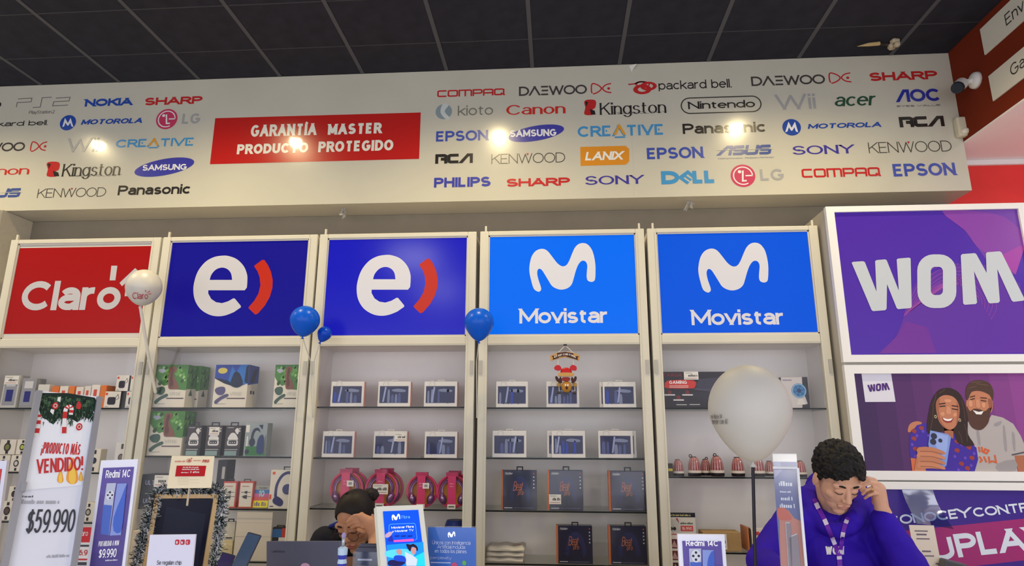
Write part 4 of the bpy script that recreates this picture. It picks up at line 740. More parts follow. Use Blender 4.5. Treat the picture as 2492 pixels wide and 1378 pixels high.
# third shelf of that cabinet
o, pl = pbox('speaker_box', 'black box with pale lettering and a white price tag, behind the tinsel', 'box', 336, 408, 1238, 1155, s3, YG, .14, col((26, 26, 38), .35)); p = Print(pl, pl.rel)
for y in (.68, .12): p.text('ULT', (.14, y), (.46, y + .14), col((150, 158, 190), .4), w=.15)
p.rect((.16, .4), (.3, .43), col((110, 130, 130), .4), 1); p.build('lettering', o); pricetag(o, pl, .44, .62, .92, .98, '$79.990')
for k, (a, b_, yb, yt, zz) in enumerate(((519, 543, 1154, 1120, None), (519, 549, 1187, 1154, None))):
    z0 = s3 if k else s3 + .0
    o, pl = pbox('accessory_box', ('upper', 'lower')[k] + ' of two stacked black boxes behind the cream notice', 'box', a, b_, 1238, 1186 if k else 1120, s3 if k else onY(530, 1186, YG + .02).z + .001, YG + .02, .1, col((32, 30, 36), .35), group='stacked black boxes'); p = Print(pl, pl.rel); p.rect((.5, .3 if not k else .15), (.8, .75 if not k else .6), col((186, 182, 174), .5), 1); p.build('label_print', o)
for k, (a, b_, yt) in enumerate(((538, 572, 1172), (578, 612, 1172))):
    o, pl = pbox('cable_box', ('red and white cable box next to the tinsel', 'red and white cable box next to the rainbow card')[k], 'box', a, b_, 1238, yt, s3, YG + .01, .035, col((196, 68, 54), .4), group='red and white cable boxes'); p = Print(pl, pl.rel); p.rect((.06, .05), (.9 if k == 0 else .94, .94), CREAM, 1); p.rect((.2, .42), (.9, .44), INKB, 2); p.poly([(.3, .38), (.6, .34), (.6, .5), (.3, .46)], INKB, 3); p.rect((.15, .58), (.85, .6), INKB, 2); p.poly([(.4, .56), (.6, .53), (.6, .65), (.4, .62)], INKB, 3); p.rect((.2, .8), (.7, .83), col((180, 110, 100), .5), 2); p.build('front_print', o); tabbed(o, pl, BK, .5, .09)
o = empty('price_card', onY(630, 1238, YG + .02)); tag(o, 'small rainbow card with a yellow price strip standing on the third shelf', 'card'); ORG[o.name].z = s3; o.location.z = s3
pl = Plane((onY(607, 1238, YG + .02).x, YG + .02, s3 + .003), (1, 0, .0), (0, .15, 1), .11, .125); b = MB(); b.obox(pl.P(.055, .062, -.002), Vector((.055, 0, 0)), pl.n * .002, pl.v * .062, col((176, 176, 160), .4)); b.build('card', o)
p = Print(pl, pl.rel); p.rect((0, 0), (1, .32), col((226, 214, 40), .4), 1); p.scrib((.25, .07), (.95, .26), col((120, 110, 130), .4)); p.rect((.08, .32), (1, .48), col((206, 96, 90), .4), 1); p.rect((.08, .48), (1, .64), col((190, 100, 150), .4), 1); p.rect((.08, .64), (1, .82), col((70, 110, 170), .4), 1); p.text('10', (.4, .5), (.72, .78), col((170, 220, 215), .4), w=.22, layer=3); p.text('fiddler', (.35, .85), (.9, .95), INKB, w=.14, slant=.2); p.build('front_print', o)
o, pl = pbox('headphone_box', 'white box printed with dark blue headphones', 'box', 652, 709, 1238, 1144, s3, YG, .06, CREAM); p = Print(pl, pl.rel); NB = col((46, 48, 104), .4)
p.stroke([pl.rel(*z) for z in catmull([(.28, .3), (.3, .6), (.5, .85), (.8, .93), (.93, .8), (.92, .62)], 6, False)], .017, NB, 2); p.disc((.76, .5), (.97, .5), NB, 3, ry=1.0); p.poly([(.18, .24), (.34, .32), (.6, .22), (.62, .12), (.5, .06), (.22, .14)], NB, 3, 3); p.rect((.08, .88), (.2, .95), col((214, 84, 50), .4), 2); p.rect((.02, .24), (.1, .36), col((214, 84, 50), .4), 2); p.rect((.06, .05), (.22, .07), INKB, 2); p.build('front_print', o); tabbed(o, pl, BK, .35, .09, .7)
# fourth shelf of that cabinet
o, pl = pbox('folded_card', 'tall cream folded card leaning inside the cabinet beside the red and blue box', 'card', 566, 654, 1366, 1247, s4, YG - .005, .004, col((214, 204, 186), .6)); p = Print(pl, pl.rel); p.rect((0, .49), (1, .5), col((180, 170, 152), .6), 1); p.rect((0, .78), (1, .785), col((190, 180, 162), .6), 1); p.build('crease_print', o)
o, pl = pbox('accessory_box', 'red, blue and black box with a cream label on the bottom shelf', 'box', 657, 704, 1366, 1284, s4, YG + .01, .05, col((40, 36, 40), .4)); p = Print(pl, pl.rel); p.rect((0, .7), (.5, .95), col((50, 100, 150), .4), 1); p.rect((.5, .62), (1, .98), col((196, 62, 48), .4), 1); p.rect((.35, .3), (.7, .7), CREAM, 2); p.build('front_print', o); tabbed(o, pl, BK, .4, .07, .4)
for k, (a, b_, yt, w_) in enumerate(((512, 562, 1316, .02), (540, 564, 1270, .03))):
    o, pl = pbox('accessory_pack', ('crumpled cream pack on the bottom shelf under the cable boxes', 'slim cream pack with a black tab on the bottom shelf')[k], 'pack', a, b_, 1366, yt, s4, YG + .04 * k, w_, col((208, 192, 148) if k == 0 else (214, 206, 188), .5, vary=.12, scale=30, bump=.4)); p = Print(pl, pl.rel); p.rect((.15, .55), (.8, .58), INKB, 1); p.build('label_print', o)
    if k: tabbed(o, pl, BK, .6, .08)
# ---------------------------------------------------------------- tool kit boxes with a window
def kitbox(label, x0, x1, yb, yt, z, Y, grp, pink, seed, depth=.028, tab=True, tg=None):
    side = col((212, 150, 142), .45) if pink else col((214, 208, 200), .45)
    o, pl = pbox('tool_kit_box', label, 'box', x0, x1, yb, yt, z, Y, depth, col((224, 220, 214), .4), side, grp); p = Print(pl, pl.rel); random.seed(seed)
    B0, B1, B2, BL = col((40, 44, 84), .25), col((74, 84, 138), .3), col((120, 128, 160), .3), col((30, 60, 170), .25)
    p.rect((.055, .15), (.93, .82), B0, 1); x = .1
    for k in range(6):
        w = random.uniform(.05, .1); h = random.uniform(.22, .5); p.poly([(x, .18), (x + w, .18), (x + w * .9, .18 + h), (x + w * .5, .22 + h), (x + w * .1, .18 + h)], random.choice((B1, B2, B0, BL if seed % 2 else B1)), 2, 2); x += w + random.uniform(.02, .06)
    p.poly([(.42, .66), (.6, .72), (.85, .66), (.8, .58), (.5, .6)], B2, 2, 2); p.rect((.055, .79), (.93, .82), col((70, 70, 84), .4), 3)
    g0 = random.uniform(.1, .6); p.poly([(g0, .18), (g0 + .05, .2), (g0 + .12, .78), (g0 + .07, .8)], col((150, 160, 200), .15), 3)
    p.disc((.24, .84), (.34, .84), col((206, 202, 196), .4), 1, ry=1.5, hole=.7, a0=0, a1=180); p.build('window_print', o)
    if tab: tabbed(o, pl, col((214, 210, 204), .4), .2, .07, .5)
    if tg: pricetag(o, pl, .62, .62, .97, .94, '$9.990')
    return o
t1, t2, t3, t4 = Z3; GP = 'pink-sided tool kit boxes'
rows = [(803, 884, 990, 929, t1, 3, 'upper', 'beside the balloon stile'), (918, 998, 990, 929, t1, 3, 'upper', 'in the middle'), (1031, 1112, 990, 929, t1, 3, 'upper', 'above the single-sided kit'), (782, 860, 1115, 1050, t2, 2, 'second', 'nearest the black cabinet gap'), (907, 989, 1115, 1050, t2, 3, 'second', 'with a price tag'), (1032, 1112, 1115, 1051, t2, 1, 'second', 'with a bright reflection')]
for k, (a, b_, yb, yt, z, n, sh, ex) in enumerate(rows):
    kitbox('white tool kit box with pink sides on the %s shelf, %s' % (sh, ('first of three', 'middle of three', 'last of three')[k % 3]), a, b_, yb, yt, z, YG, GP, True, 11 + k, tg=(k == 4), tab=k != 0)
    for j in range(n): kitbox('pink edge of the %s tool kit box behind the %s box on the %s shelf' % (('nearest', 'second', 'farthest')[j], ('first', 'middle', 'last')[k % 3], sh), a + 1, b_ + 1, yb, yt + 1, z, YG + .04 + .036 * j + (.03 if k == 3 and j == 1 else 0), 'pink-sided tool kit boxes behind others', True, 30 + k, tab=False)
u1, u2, u3, u4 = Z4
rows = [(1207, 1285, 992, 929, u1, 'upper', 0), (1330, 1410, 992, 929, u1, 'upper', 0), (1468, 1549, 992, 930, u1, 'upper', -8), (1198, 1281, 1115, 1049, u2, 'second', 0), (1343, 1425, 1115, 1049, u2, 'second', -11), (1457, 1542, 1115, 1049, u2, 'second', 8)]
for k, (a, b_, yb, yt, z, sh, off) in enumerate(rows):
    kitbox('white tool kit box on the %s shelf under the light blue sign, %s' % (sh, ('first of three', 'behind the reindeer' if k == 1 else 'middle of three', 'last of three')[k % 3]), a, b_, yb, yt, z, YG, 'white tool kit boxes', False, 51 + k)
    if off: kitbox('white tool kit box half hidden behind the %s box of the %s shelf' % (('first', 'middle', 'last')[k % 3], sh), a + off, b_ + off, yb, yt, z, YG + .034, 'white tool kit boxes', False, 61 + k, tab=False)
# ---------------------------------------------------------------- pink headphone packs
def ringpts(c, r, a0, a1, n, y=0, sq=1.0): return [c + Vector((r * math.cos(math.radians(a0 + (a1 - a0) * k / n)), y, r * sq * math.sin(math.radians(a0 + (a1 - a0) * k / n)))) for k in range(n + 1)]
PK, PKD, OR_, PUR, SIL = col((206, 62, 108), .25), col((178, 52, 92), .3), col((206, 138, 66), .2), col((112, 66, 118), .15, metal=.4), col((170, 140, 176), .12, metal=.7)
def hpack(label, cx, r_px, yb, z, Y, tg=None, grp='pink headphone packs'):
    c = onY(cx, yb, Y); r = r_px * (Y / F_PX) * 1.02; c.z = z + r * 1.1; o = empty('headphone_pack', (c.x, Y, z)); tag(o, label, 'headphones', grp)
    b = MB(); b.lathe(c + Vector((0, .03, 0)), [(r * .97, 0), (r * .97, .006), (r * .9, .010)], OR_, 30, Vector((0, -1, 0))); b.build('tray', o)
    b = MB(); b.tube(ringpts(c + Vector((0, .02, 0)), r, 0, 360, 32)[:-1], .008, PK, 8, closed=True); b.build('rim', o, smooth=True)
    b = MB(); b.tube(ringpts(c + Vector((0, .008, r * .05)), r * .74, -35, 215, 26), .009, PUR, 8); b.tube(ringpts(c + Vector((0, .004, r * .05)), r * .66, -20, 200, 22), .004, SIL, 6); b.build('headband', o, smooth=True)
    for s_ in (-1, 1):
        e = c + Vector((s_ * r * .62, .006, -r * .48)); rot = Matrix.Rotation(s_ * .35, 3, 'Y'); b = MB(); b.ell(e, (r * .24, .016, r * .36), PUR, 14, 9, rot); b.ell(e + Vector((0, -.012, .004)), (r * .13, .008, r * .2), SIL, 10, 7, rot); b.build('ear_cup', o, smooth=True)
    w = r * .27; b = MB(); b.box(c.x - w, c.x + w, Y - .012, Y - .009, z + r * .3, z + r * 2.1, PK); b.box(c.x - w * 1.5, c.x + w * 1.5, Y - .010, Y + .02, z + r * 2.06, z + r * 2.32, PKD); b.build('card_strip', o)
    b = MB(); b.box(c.x - w, c.x + w, Y - .0125, Y - .009, z + .001, z + r * .3, CREAM); b.build('card_foot', o)
    pl = Plane((c.x - w, Y - .0128, z), (1, 0, 0), (0, 0, 1), 2 * w, r * 2); p = Print(pl, pl.rel); p.rect((.15, .06), (.85, .09), INKB, 1)
    for y in (.78, .7): p.scrib((.25, y), (.75, y + .04), col((236, 150, 180), .4), seed=int(y * 100))
    p.build('strip_print', o)
    if tg == 'tag': pricetag(o, pl, -.35, .42, 1.45, .72, '$9.990')
    if tg == 'dot': p = Print(pl, pl.rel, 3); p.rect((.7, .64), (1.5, .82), PAPER, 0); p.rect((.9, .69), (1.3, .77), col((150, 146, 146), .5), 1); p.build('security_label_print', o)
hpack('pink headphone pack with a small white label, first in the row', 838, 37, 1239, t3, YG + .012, 'dot'); hpack('pink headphone pack behind the first one in the row', 851, 37, 1239, t3, YG + .075)
hpack('pink headphone pack with a large price tag, over the woman', 924, 37, 1239, t3, YG + .012, 'tag'); hpack('pink headphone pack behind the one with the large price tag', 937, 37, 1239, t3, YG + .075)
hpack('pink headphone pack with a small white label, third in the row', 1024, 34.5, 1239, t3, YG + .012, 'dot'); hpack('pink headphone pack without label at the stile end of the row', 1099, 34.5, 1239, t3, YG + .012); hpack('pink headphone pack behind the last one in the row', 1105, 35, 1239, t3, YG + .075)
o = empty('headphone_pack', onY(1102, 1366, YG)); tag(o, 'dark blue round pack on the bottom shelf, only its top visible above the blue stand', 'headphones'); c = onY(1102, 1330, YG); b = MB(); b.lathe(Vector((c.x, YG + .075, t4 + .001)), [(.06, 0), (.07, .02), (.07, .16), (.055, .205), (.05, .215)], col((36, 50, 120), .35), 20); ORG[o.name].z = t4; o.location.z = t4; b.build('tub', o, smooth=False)
# ---------------------------------------------------------------- dark blue headphone boxes
NV, NVD = col((26, 28, 58), .18, spec=.4), col((196, 108, 62), .3)
def beatbox(label, x0, x1, yb, yt, z, tg=False):
    o, pl = pbox('headphone_box', label, 'box', x0 + 4, x1, yb, yt, z, YG, .07, NV, group='dark blue headphone boxes'); p = Print(pl, pl.rel); OG = col((206, 116, 66), .35); WH = col((214, 212, 210), .4)
    p.text('fiddler', (.05, .89), (.3, .95), WH, w=.2, slant=.25); p.text('Beat', (.3, .48), (.62, .72), OG, w=.13, slant=.15, sp=.02); p.text('pro', (.44, .38), (.62, .5), OG, w=.13, slant=.15)
    p.poly([(.2, .3), (.3, .7), (.5, .85), (.72, .7), (.82, .3), (.72, .2), (.66, .5), (.5, .66), (.36, .5), (.3, .2)], col((36, 42, 88), .2, spec=.4), 1, 3)
    for k in range(5): p.disc((.92, .92 - .09 * k), (.94, .92 - .09 * k), WH if k else col((214, 84, 50), .4), 2)
    p.rect((.04, .045), (.28, .065), WH, 2); p.rect((.32, .045), (.9, .06), col((110, 110, 130), .4), 2)
    b = MB(); b.box(pl.o.x - .0115, pl.o.x - .0005, YG + .002, YG + .07, z + .001, z + pl.h, NVD); b.build('spine', o)
    b = MB(); b.mesh([pl.P(x * pl.w, y * pl.h, .004 + .004 * math.sin(9 * x + 7 * y)) for y in (0.01, .33, .66, .99) for x in (0, .25, .5, .75, 1)], [(r * 5 + c, r * 5 + c + 1, r * 5 + c + 6, r * 5 + c + 5) for r in range(3) for c in range(4)], PLASTIC); b.build('film', o, smooth=True)
    p.build('front_print', o); tabbed(o, pl, BK, .2, .1, .5)
    if tg: pricetag(o, pl, -.02, .16, .34, .4, '$14.990', 20)
beatbox('dark blue headphone box with orange lettering on the third shelf, first of three', 1220, 1306, 1244, 1145, u3); beatbox('dark blue headphone box with a white price tag on the third shelf', 1334, 1420, 1244, 1145, u3, True); beatbox('dark blue headphone box with bright reflections on the third shelf, last of three', 1484, 1574, 1244, 1147, u3)
beatbox('dark blue headphone box on the bottom shelf beside the white bags', 1355, 1443, 1374, 1280, u4); beatbox('dark blue headphone box on the bottom shelf at the stile end', 1484, 1576, 1374, 1281, u4)
# white folded bags
c0 = onY(1181, 1374, YG); c1 = onY(1272, 1374, YG)
for k in range(3):
    z0 = u4 + .001 + .028 * k; b = MB(); nx, ny = 14, 6; random.seed(k + 3)
    T = [[Vector((c0.x + (c1.x - c0.x) * (i / nx) + .004 * k, YG + .02 + .2 * j / ny, z0 + .024 + .004 * math.sin(i * .9 + k) - (.012 if i in (0, nx) or j in (0, ny) else 0))) for i in range(nx + 1)] for j in range(ny + 1)]
    vs = [p_ for r in T for p_ in r]; fs = [(j * (nx + 1) + i, j * (nx + 1) + i + 1, (j + 1) * (nx + 1) + i + 1, (j + 1) * (nx + 1) + i) for j in range(ny) for i in range(nx)]
    n0 = len(vs); vs += [Vector((p_.x, p_.y, z0)) for p_ in vs[:n0]]; fs += [tuple(n0 + q for q in f)[::-1] for f in fs[:]]
    for i in range(nx): fs += [(i, n0 + i, n0 + i + 1, i + 1)]; j0 = ny * (nx + 1); fs += [(j0 + i + 1, n0 + j0 + i + 1, n0 + j0 + i, j0 + i)]
    for j in range(ny): a_ = j * (nx + 1); b2 = a_ + nx + 1; fs += [(b2, n0 + b2, n0 + a_, a_), (a_ + nx, n0 + a_ + nx, n0 + b2 + nx, b2 + nx)]
    b.mesh(vs, fs, col((222, 214, 198), .55)); o = b.build('folded_bag', None, (c0.x, YG, z0), smooth=True); tag(o, ('bottom', 'middle', 'top')[k] + ' white folded bag of the pile on the bottom shelf', 'bag', 'pile of white folded bags')
    if k == 2: p = Print(Plane((c0.x, YG + .02, z0 + .03), (1, 0, 0), (0, 1, .0)), lambda x, y: (x, y)); p.rect((.15, .05), (.2, .07), col((206, 120, 60), .5), 1); p.build('stamp_print', o)
# ---------------------------------------------------------------- last cabinet
v1, v2, v3 = Z5
o, pl = pbox('keyboard_box', 'black and red gaming keyboard box with a price tag, partly behind the big white balloon', 'box', 1611, 1772, 993, 905, v1, YG, .06, col((34, 28, 34), .35)); p = Print(pl, pl.rel); RD = col((206, 46, 34), .35, emit=.0); KG = col((70, 68, 86), .35)
p.text('TARGA', (.04, .86), (.33, .96), col((120, 34, 38), .4), w=.18); p.poly([(.06, .62), (.1, .54), (.5, .54), (.54, .62), (.5, .76), (.12, .76)], RD, 1, 2); p.text('GAMING', (.13, .66), (.4, .75), col((240, 234, 230), .4), w=.2, layer=3)
for y in (.59, .63): p.rect((.13, y - .03), (.42, y - .012), col((230, 190, 180), .4), 3)
p.poly([(.5, .5), (.6, .8), (1, .84), (1, .4)], KG, 1)
for r in range(5):
    for c_ in range(9): p.rect((.56 + c_ * .047 + r * -.012, .76 - r * .055), (.56 + c_ * .047 + .034 - r * .012, .795 - r * .055), col((40, 38, 52), .4), 2)
p.poly([(.46, .42), (.62, .44), (1, .4), (1, .14), (.6, .2)], col((48, 44, 56), .4), 1)
for x, y in ((.05, .34), (.32, .34), (.18, .2)): p.rect((x, y), (x + .16, y + .035), col((220, 216, 212), .4), 2); p.disc((x + .08, y + .09), (x + .11, y + .09), col((120, 36, 36), .4), 2)
p.rect((.22, .08), (.38, .1), col((200, 196, 190), .4), 2); p.rect((.42, .085), (.58, .105), col((200, 196, 190), .4), 2); p.build('front_print', o); pricetag(o, pl, .36, .78, .58, 1.0, '$44.990')
o, pl = pbox('fan_box', 'white and black box printed with a blue desk fan', 'box', 1907, 1972, 994, 918, v1, YG + .02, .06, col((206, 200, 198), .4), col((44, 42, 50), .4)); p = Print(pl, pl.rel); p.poly([(.8, 1), (1, 1), (1, 0), (.7, 0), (.72, .12), (.92, .14), (.78, .6)], col((44, 42, 52), .4), 1); p.disc((.64, .56), (.92, .56), col((70, 130, 180), .35), 2); p.disc((.64, .56), (.9, .56), col((160, 200, 224), .35), 3, hole=.9); p.disc((.64, .56), (.72, .56), col((30, 60, 110), .35), 4)
for k in range(6): t = k * math.pi / 3; p.poly([(.64, .56), (.64 + .24 * math.cos(t), .56 + .2 * math.sin(t)), (.64 + .22 * math.cos(t + .5), .56 + .18 * math.sin(t + .5))], col((50, 104, 160), .35), 3)
p.poly([(.5, .1), (.6, .3), (.75, .3), (.85, .12)], col((222, 216, 208), .4), 3); p.rect((.06, .88), (.4, .92), col((150, 140, 160), .4), 1); p.build('front_print', o)
# striped tubs with a clear cover
def tub(label, x0, x1, z, Y, loop, grp='red striped tubs'):
    xa = onY(x0, 1161, Y).x; xb = onY(x1, 1161, Y).x; r = (xb - xa) / 2; c = Vector(((xa + xb) / 2, Y + r, z + .0005)); o = empty('striped_tub', c); tag(o, label, 'tub', grp); h = r * 2.75
    b = MB(); b.lathe(c, [(r * .96, 0), (r, .01), (r, h * .17)], col((30, 20, 20), .4), 20); b.build('base', o); b = MB(); b.lathe(c, [(r * .985, h * .17), (r * .97, h * .3)], col((222, 210, 196), .4), 20); b.build('band', o)
    b = MB(); seg = 28; prof = [(.95, .3), (.93, .45), (.84, .68), (.68, .88), (.5, .97), (.3, 1.0)]; RS, WS = col((160, 38, 42), .3), col((206, 160, 150), .3)
    for i in range(len(prof) - 1):
        for k in range(seg):
            a0, a1 = 2 * math.pi * k / seg, 2 * math.pi * (k + 1) / seg; m = RS if k % 2 else WS
            if i >= 2 and k % 2: m = col((176, 84, 80), .3)
            b.face([c + Vector((r * prof[i][0] * math.cos(a0) * .97, r * prof[i][0] * math.sin(a0) * .97, h * prof[i][1])), c + Vector((r * prof[i][0] * math.cos(a1) * .97, r * prof[i][0] * math.sin(a1) * .97, h * prof[i][1])), c + Vector((r * prof[i + 1][0] * math.cos(a1) * .97, r * prof[i + 1][0] * math.sin(a1) * .97, h * prof[i + 1][1])), c + Vector((r * prof[i + 1][0] * math.cos(a0) * .97, r * prof[i + 1][0] * math.sin(a0) * .97, h * prof[i + 1][1]))], m)
    b.build('rib_core', o); b = MB(); b.lathe(c, [(r * q[0], h * q[1]) for q in prof] + [(r * .28, h * 1.01)], PLASTIC, 20); b.build('cover', o, smooth=True)
    if loop: b = MB(); b.tube(ringpts(c + Vector((loop * r, 0, h * 1.06)), r * .2, 0, 360, 12)[:-1], .0025, BK, 6, closed=True); b.build('loop', o)
    b = MB(); b.box(c.x - r * .5, c.x + r * .3, c.y - .01, c.y + .005, c.z + h, c.z + h * 1.03, BK); b.build('catch', o)
TL = [(1609, 1634, 0, 0, 'half behind the cabinet stile'), (1640, 1668, 0, 0, 'second from the stile'), (1678, 1711, 0, -.5, 'third from the stile, a black loop on top'), (1708, 1736, .07, .2, 'standing behind, beside the third one'), (1733, 1768, 0, -.2, 'fourth from the stile'), (1785, 1818, 0, 0, 'under the big balloon, before its knot'), (1834, 1868, 0, 0, 'beside the balloon stick'), (1866, 1892, .07, 0, 'standing behind, next to the clear stand'), (1941, 1969, 0, 0, 'between the clear stand and the man')]
for x0, x1, dy, lp, tx in TL: tub('red striped tub with a dark base, ' + tx, x0, x1, v2, YG + .005 + dy, lp)
o, pl = pbox('yellow_label', 'small round black and yellow label hanging on the first striped tub', 'label', 1626, 1639, 1161, 1128, v2, YG - .008, .003, col((50, 46, 30), .4)); p = Print(pl, pl.rel); p.rect((.1, .4), (.9, .6), col((206, 190, 50), .4), 1); p.build('stripe_print', o)
# notices and cartons on the lowest shelf
o, pl = pbox('price_poster', 'white offer poster with a black header standing in the last cabinet', 'poster', 1628, 1697, 1345, 1248, v3, YG - .004, .004, col((216, 210, 196), .5)); p = Print(pl, pl.rel); p.rect((0, .88), (1, 1), col((40, 38, 50), .4), 1); p.scrib((.06, .91), (.85, .96), col((206, 200, 130), .4))
p.rect((.03, .5), (.42, .82), col((200, 194, 182), .4), 1); p.disc((.12, .58), (.18, .58), INKB, 2); p.disc((.24, .58), (.3, .58), INKB, 2); p.poly([(.3, .84), (.42, .72), (.36, .86)], col((180, 50, 60), .4), 2); p.scrib((.46, .7), (.9, .75), col((60, 90, 70), .4)); p.rect((.46, .52), (.9, .66), col((206, 70, 60), .4), 2); p.text('16.990', (.5, .55), (.86, .63), col((236, 220, 214), .4), w=.2, layer=3); p.rect((.1, .42), (.66, .45), col((206, 110, 100), .4), 1); p.rect((.1, .32), (.8, .34), col((170, 165, 160), .4), 1); p.build('lettering', o)
o, pl = pbox('price_strip', 'strip of dark red photo cards below the offer poster', 'poster', 1632, 1660, 1420, 1304, v3 - .22, YG - .03, .003, col((226, 216, 200), .5)); p = Print(pl, pl.rel)
for k in range(3): p.rect((.04, .78 - .2 * k), (.96, .94 - .2 * k), col(((96, 40, 50), (110, 52, 44), (80, 44, 46))[k], .4), 1); p.poly([(.2, .8 - .2 * k), (.5, .92 - .2 * k), (.8, .8 - .2 * k)], col((190, 150, 140), .4), 2)
p.rect((.04, .3), (.96, .36), col((206, 150, 80), .4), 1); p.build('card_print', o)
o, pl = pbox('carton', 'brown cardboard carton with a white price tag behind the phone advert', 'carton', 1713, 1806, 1345, 1296, v3, YG + .02, .12, col((176, 142, 92), .7, vary=.06)); pricetag(o, pl, .3, .1, .62, .92, '$9.990')
for k in range(4):
    o, pl = pbox('booklet', ('first', 'second', 'third', 'fourth')[k] + ' thin booklet of the upright row behind the purple sleeve', 'booklet', 1822 + 5 * k, 1826 + 5 * k, 1345, 1284 + 2 * k, v3, YG + .01, .14, col(((196, 120, 70), (60, 50, 50), (222, 212, 196), (214, 80, 60))[k], .5), group='upright booklets')
o, pl = pbox('open_book', 'cream booklet with a red mark at the front of the upright row', 'booklet', 1841, 1868, 1345, 1286, v3, YG + .02, .01, col((230, 220, 202), .5)); p = Print(pl, pl.rel); p.rect((.1, .7), (.4, .85), col((206, 70, 50), .5), 1); p.build('mark_print', o)
# ---------------------------------------------------------------- first cabinet
w1, w2, w3, w4 = Z1
def simplebox(label, x0, x1, yb, yt, z, c, pr=None, depth=.08, Y=None, grp=None, name='boxed_item', side=None):
    o, pl = pbox(name, label, 'box', x0, x1, yb, yt, z, Y or YG, depth, col(c, .4), col(side, .4) if side else None, grp)
    if pr: p = Print(pl, pl.rel); pr(p, pl); p.build('front_print', o)
    return o, pl
def bluephone(p, pl): p.rect((.1, .08), (.9, .95), col((150, 150, 158), .3), 1); p.rect((.28, .2), (.72, .56), col((40, 44, 118), .3), 2); p.rect((.2, .66), (.8, .9), col((206, 206, 206), .4), 2)
o, pl = simplebox('grey window box with a blue gadget and a price tag, first on the top shelf', -2, 36, 993, 914, w1, (196, 194, 190), bluephone, name='gadget_box', grp='grey window boxes'); pricetag(o, pl, .05, .72, .95, .98, '$59.990')
simplebox('grey window box with a blue gadget, second on the top shelf', 44, 78, 993, 921, w1, (150, 150, 152), bluephone, name='gadget_box', grp='grey window boxes')
simplebox('narrow white box behind the tall price stand', 84, 112, 993, 936, w1, (214, 210, 202), None, name='gadget_box')
for k, (a, b_, c, yt) in enumerate(((119, 136, (220, 116, 50), 940), (138, 158, (226, 220, 208), 940), (160, 174, (222, 120, 52), 940), (178, 196, (224, 216, 206), 942), (199, 214, (222, 214, 206), 940), (216, 236, (226, 222, 214), 937))):
    simplebox(('orange box', 'white box', 'orange box', 'white box', 'white box', 'white box')[k] + ' peeping over the tall price stand, number %s from the grey boxes' % ('one', 'two', 'three', 'four', 'five', 'six')[k], a, b_, 993, yt, w1, c, (lambda p, pl: p.rect((.3, .5), (.7, .8), col((206, 80, 70), .4), 1)) if k in (1, 3, 4, 5) else None, name='cable_box', depth=.06)
simplebox('tall orange box beside the small speaker boxes', 238, 252, 993, 938, w1, (222, 118, 48), None, name='cable_box', depth=.09)
def spk(p, pl): p.rect((.22, .2), (.72, .66), col((44, 40, 50), .35), 1, .012); p.stroke([pl.rel(*z) for z in ((.68, .6), (.82, .82), (.9, .6), (.76, .5))], .003, col((44, 40, 50), .35), 1); p.rect((.06, .78), (.2, .92), col((214, 80, 50), .4), 1); p.rect((.1, .06), (.3, .1), col((150, 146, 140), .4), 1)
for k, (a, b_, yt, lvl) in enumerate(((250, 290, 953, 0), (303, 335, 953, 0), (274, 305, 914, 1), (309, 335, 914, 1))):
    z = w1 if not lvl else onY(290, 953, YG).z + .001; simplebox(('lower', 'lower', 'upper', 'upper')[k] + ' small white speaker box, ' + ('beside the orange box', 'at the stile', 'on top, nearer the orange box', 'on top, at the stile')[k], a, b_, 993, yt, z, (226, 220, 210), spk, name='speaker_box', depth=.06, grp='small white speaker boxes', side=(60, 54, 52))
def watch(cc):
    def f(p, pl): p.disc((.5, .5), (.72, .5), col((40, 38, 40), .35), 2, ry=1.2); p.disc((.5, .5), (.64, .5), col(cc, .35), 3, ry=1.2); p.rect((.42, .78), (.6, .95), col((40, 38, 40), .35), 1); p.rect((.42, .05), (.6, .22), col((40, 38, 40), .35), 1)
    return f
for k, (a, b_, yb, yt, z, cc) in enumerate(((-12, 26, 1107, 1070, onY(20, 1107, YG).z, (120, 120, 60)), (29, 58, 1107, 1070, onY(20, 1107, YG).z, (170, 180, 60)), (-12, 18, 1150, 1108, w2, (90, 90, 90)), (21, 50, 1150, 1108, w2, (200, 196, 190)))):
    simplebox('white watch box, %s' % ('upper, cut by the picture edge', 'upper, with a yellow strap print', 'lower, cut by the picture edge', 'lower, plain faced')[k], a, b_, 1150, yt, z + .001, (222, 214, 200), watch(cc), name='watch_box', depth=.06, grp='white watch boxes')
simplebox('white watch box with a black square watch between the two stands', 212, 238, 1150, 1093, w2, (222, 214, 200), watch((50, 60, 80)), name='watch_box', depth=.06, grp='white watch boxes')
simplebox('taller white watch box with a price tag above the phone advert', 273, 305, 1150, 1077, w2, (224, 218, 206), watch((110, 90, 80)), name='watch_box', depth=.06, grp='white watch boxes')
for k, (a, b_, yt, z, cc) in enumerate(((-6, 30, 1220, w3, (90, 70, 60)), (8, 36, 1184, onY(20, 1221, YG).z, (60, 46, 40)), (196, 226, 1224, w3, (170, 165, 150)))): simplebox(('lower', 'upper', 'single')[k] + ' white box with a round watch print on the third shelf', a, b_, 1271, yt, z + .001, (220, 212, 196), watch(cc), name='watch_box', depth=.06, grp='white watch boxes on the third shelf')
o, pl = pbox('gift_pouch', 'cream and brown printed pouch between the phone advert and the tinsel frame', 'pouch', 312, 352, 1378, 1292, .95, 2.25, .04, col((206, 190, 168), .5, vary=.1, scale=25, bump=.3)); p = Print(pl, pl.rel); p.poly([(.1, .1), (.4, .3), (.3, .6), (.7, .5), (.9, .2)], col((150, 96, 84), .5), 1, 3); p.poly([(.3, .95), (.6, 1), (.9, .93), (.6, .88)], col((90, 40, 50), .5), 1); p.build('label_print', o)
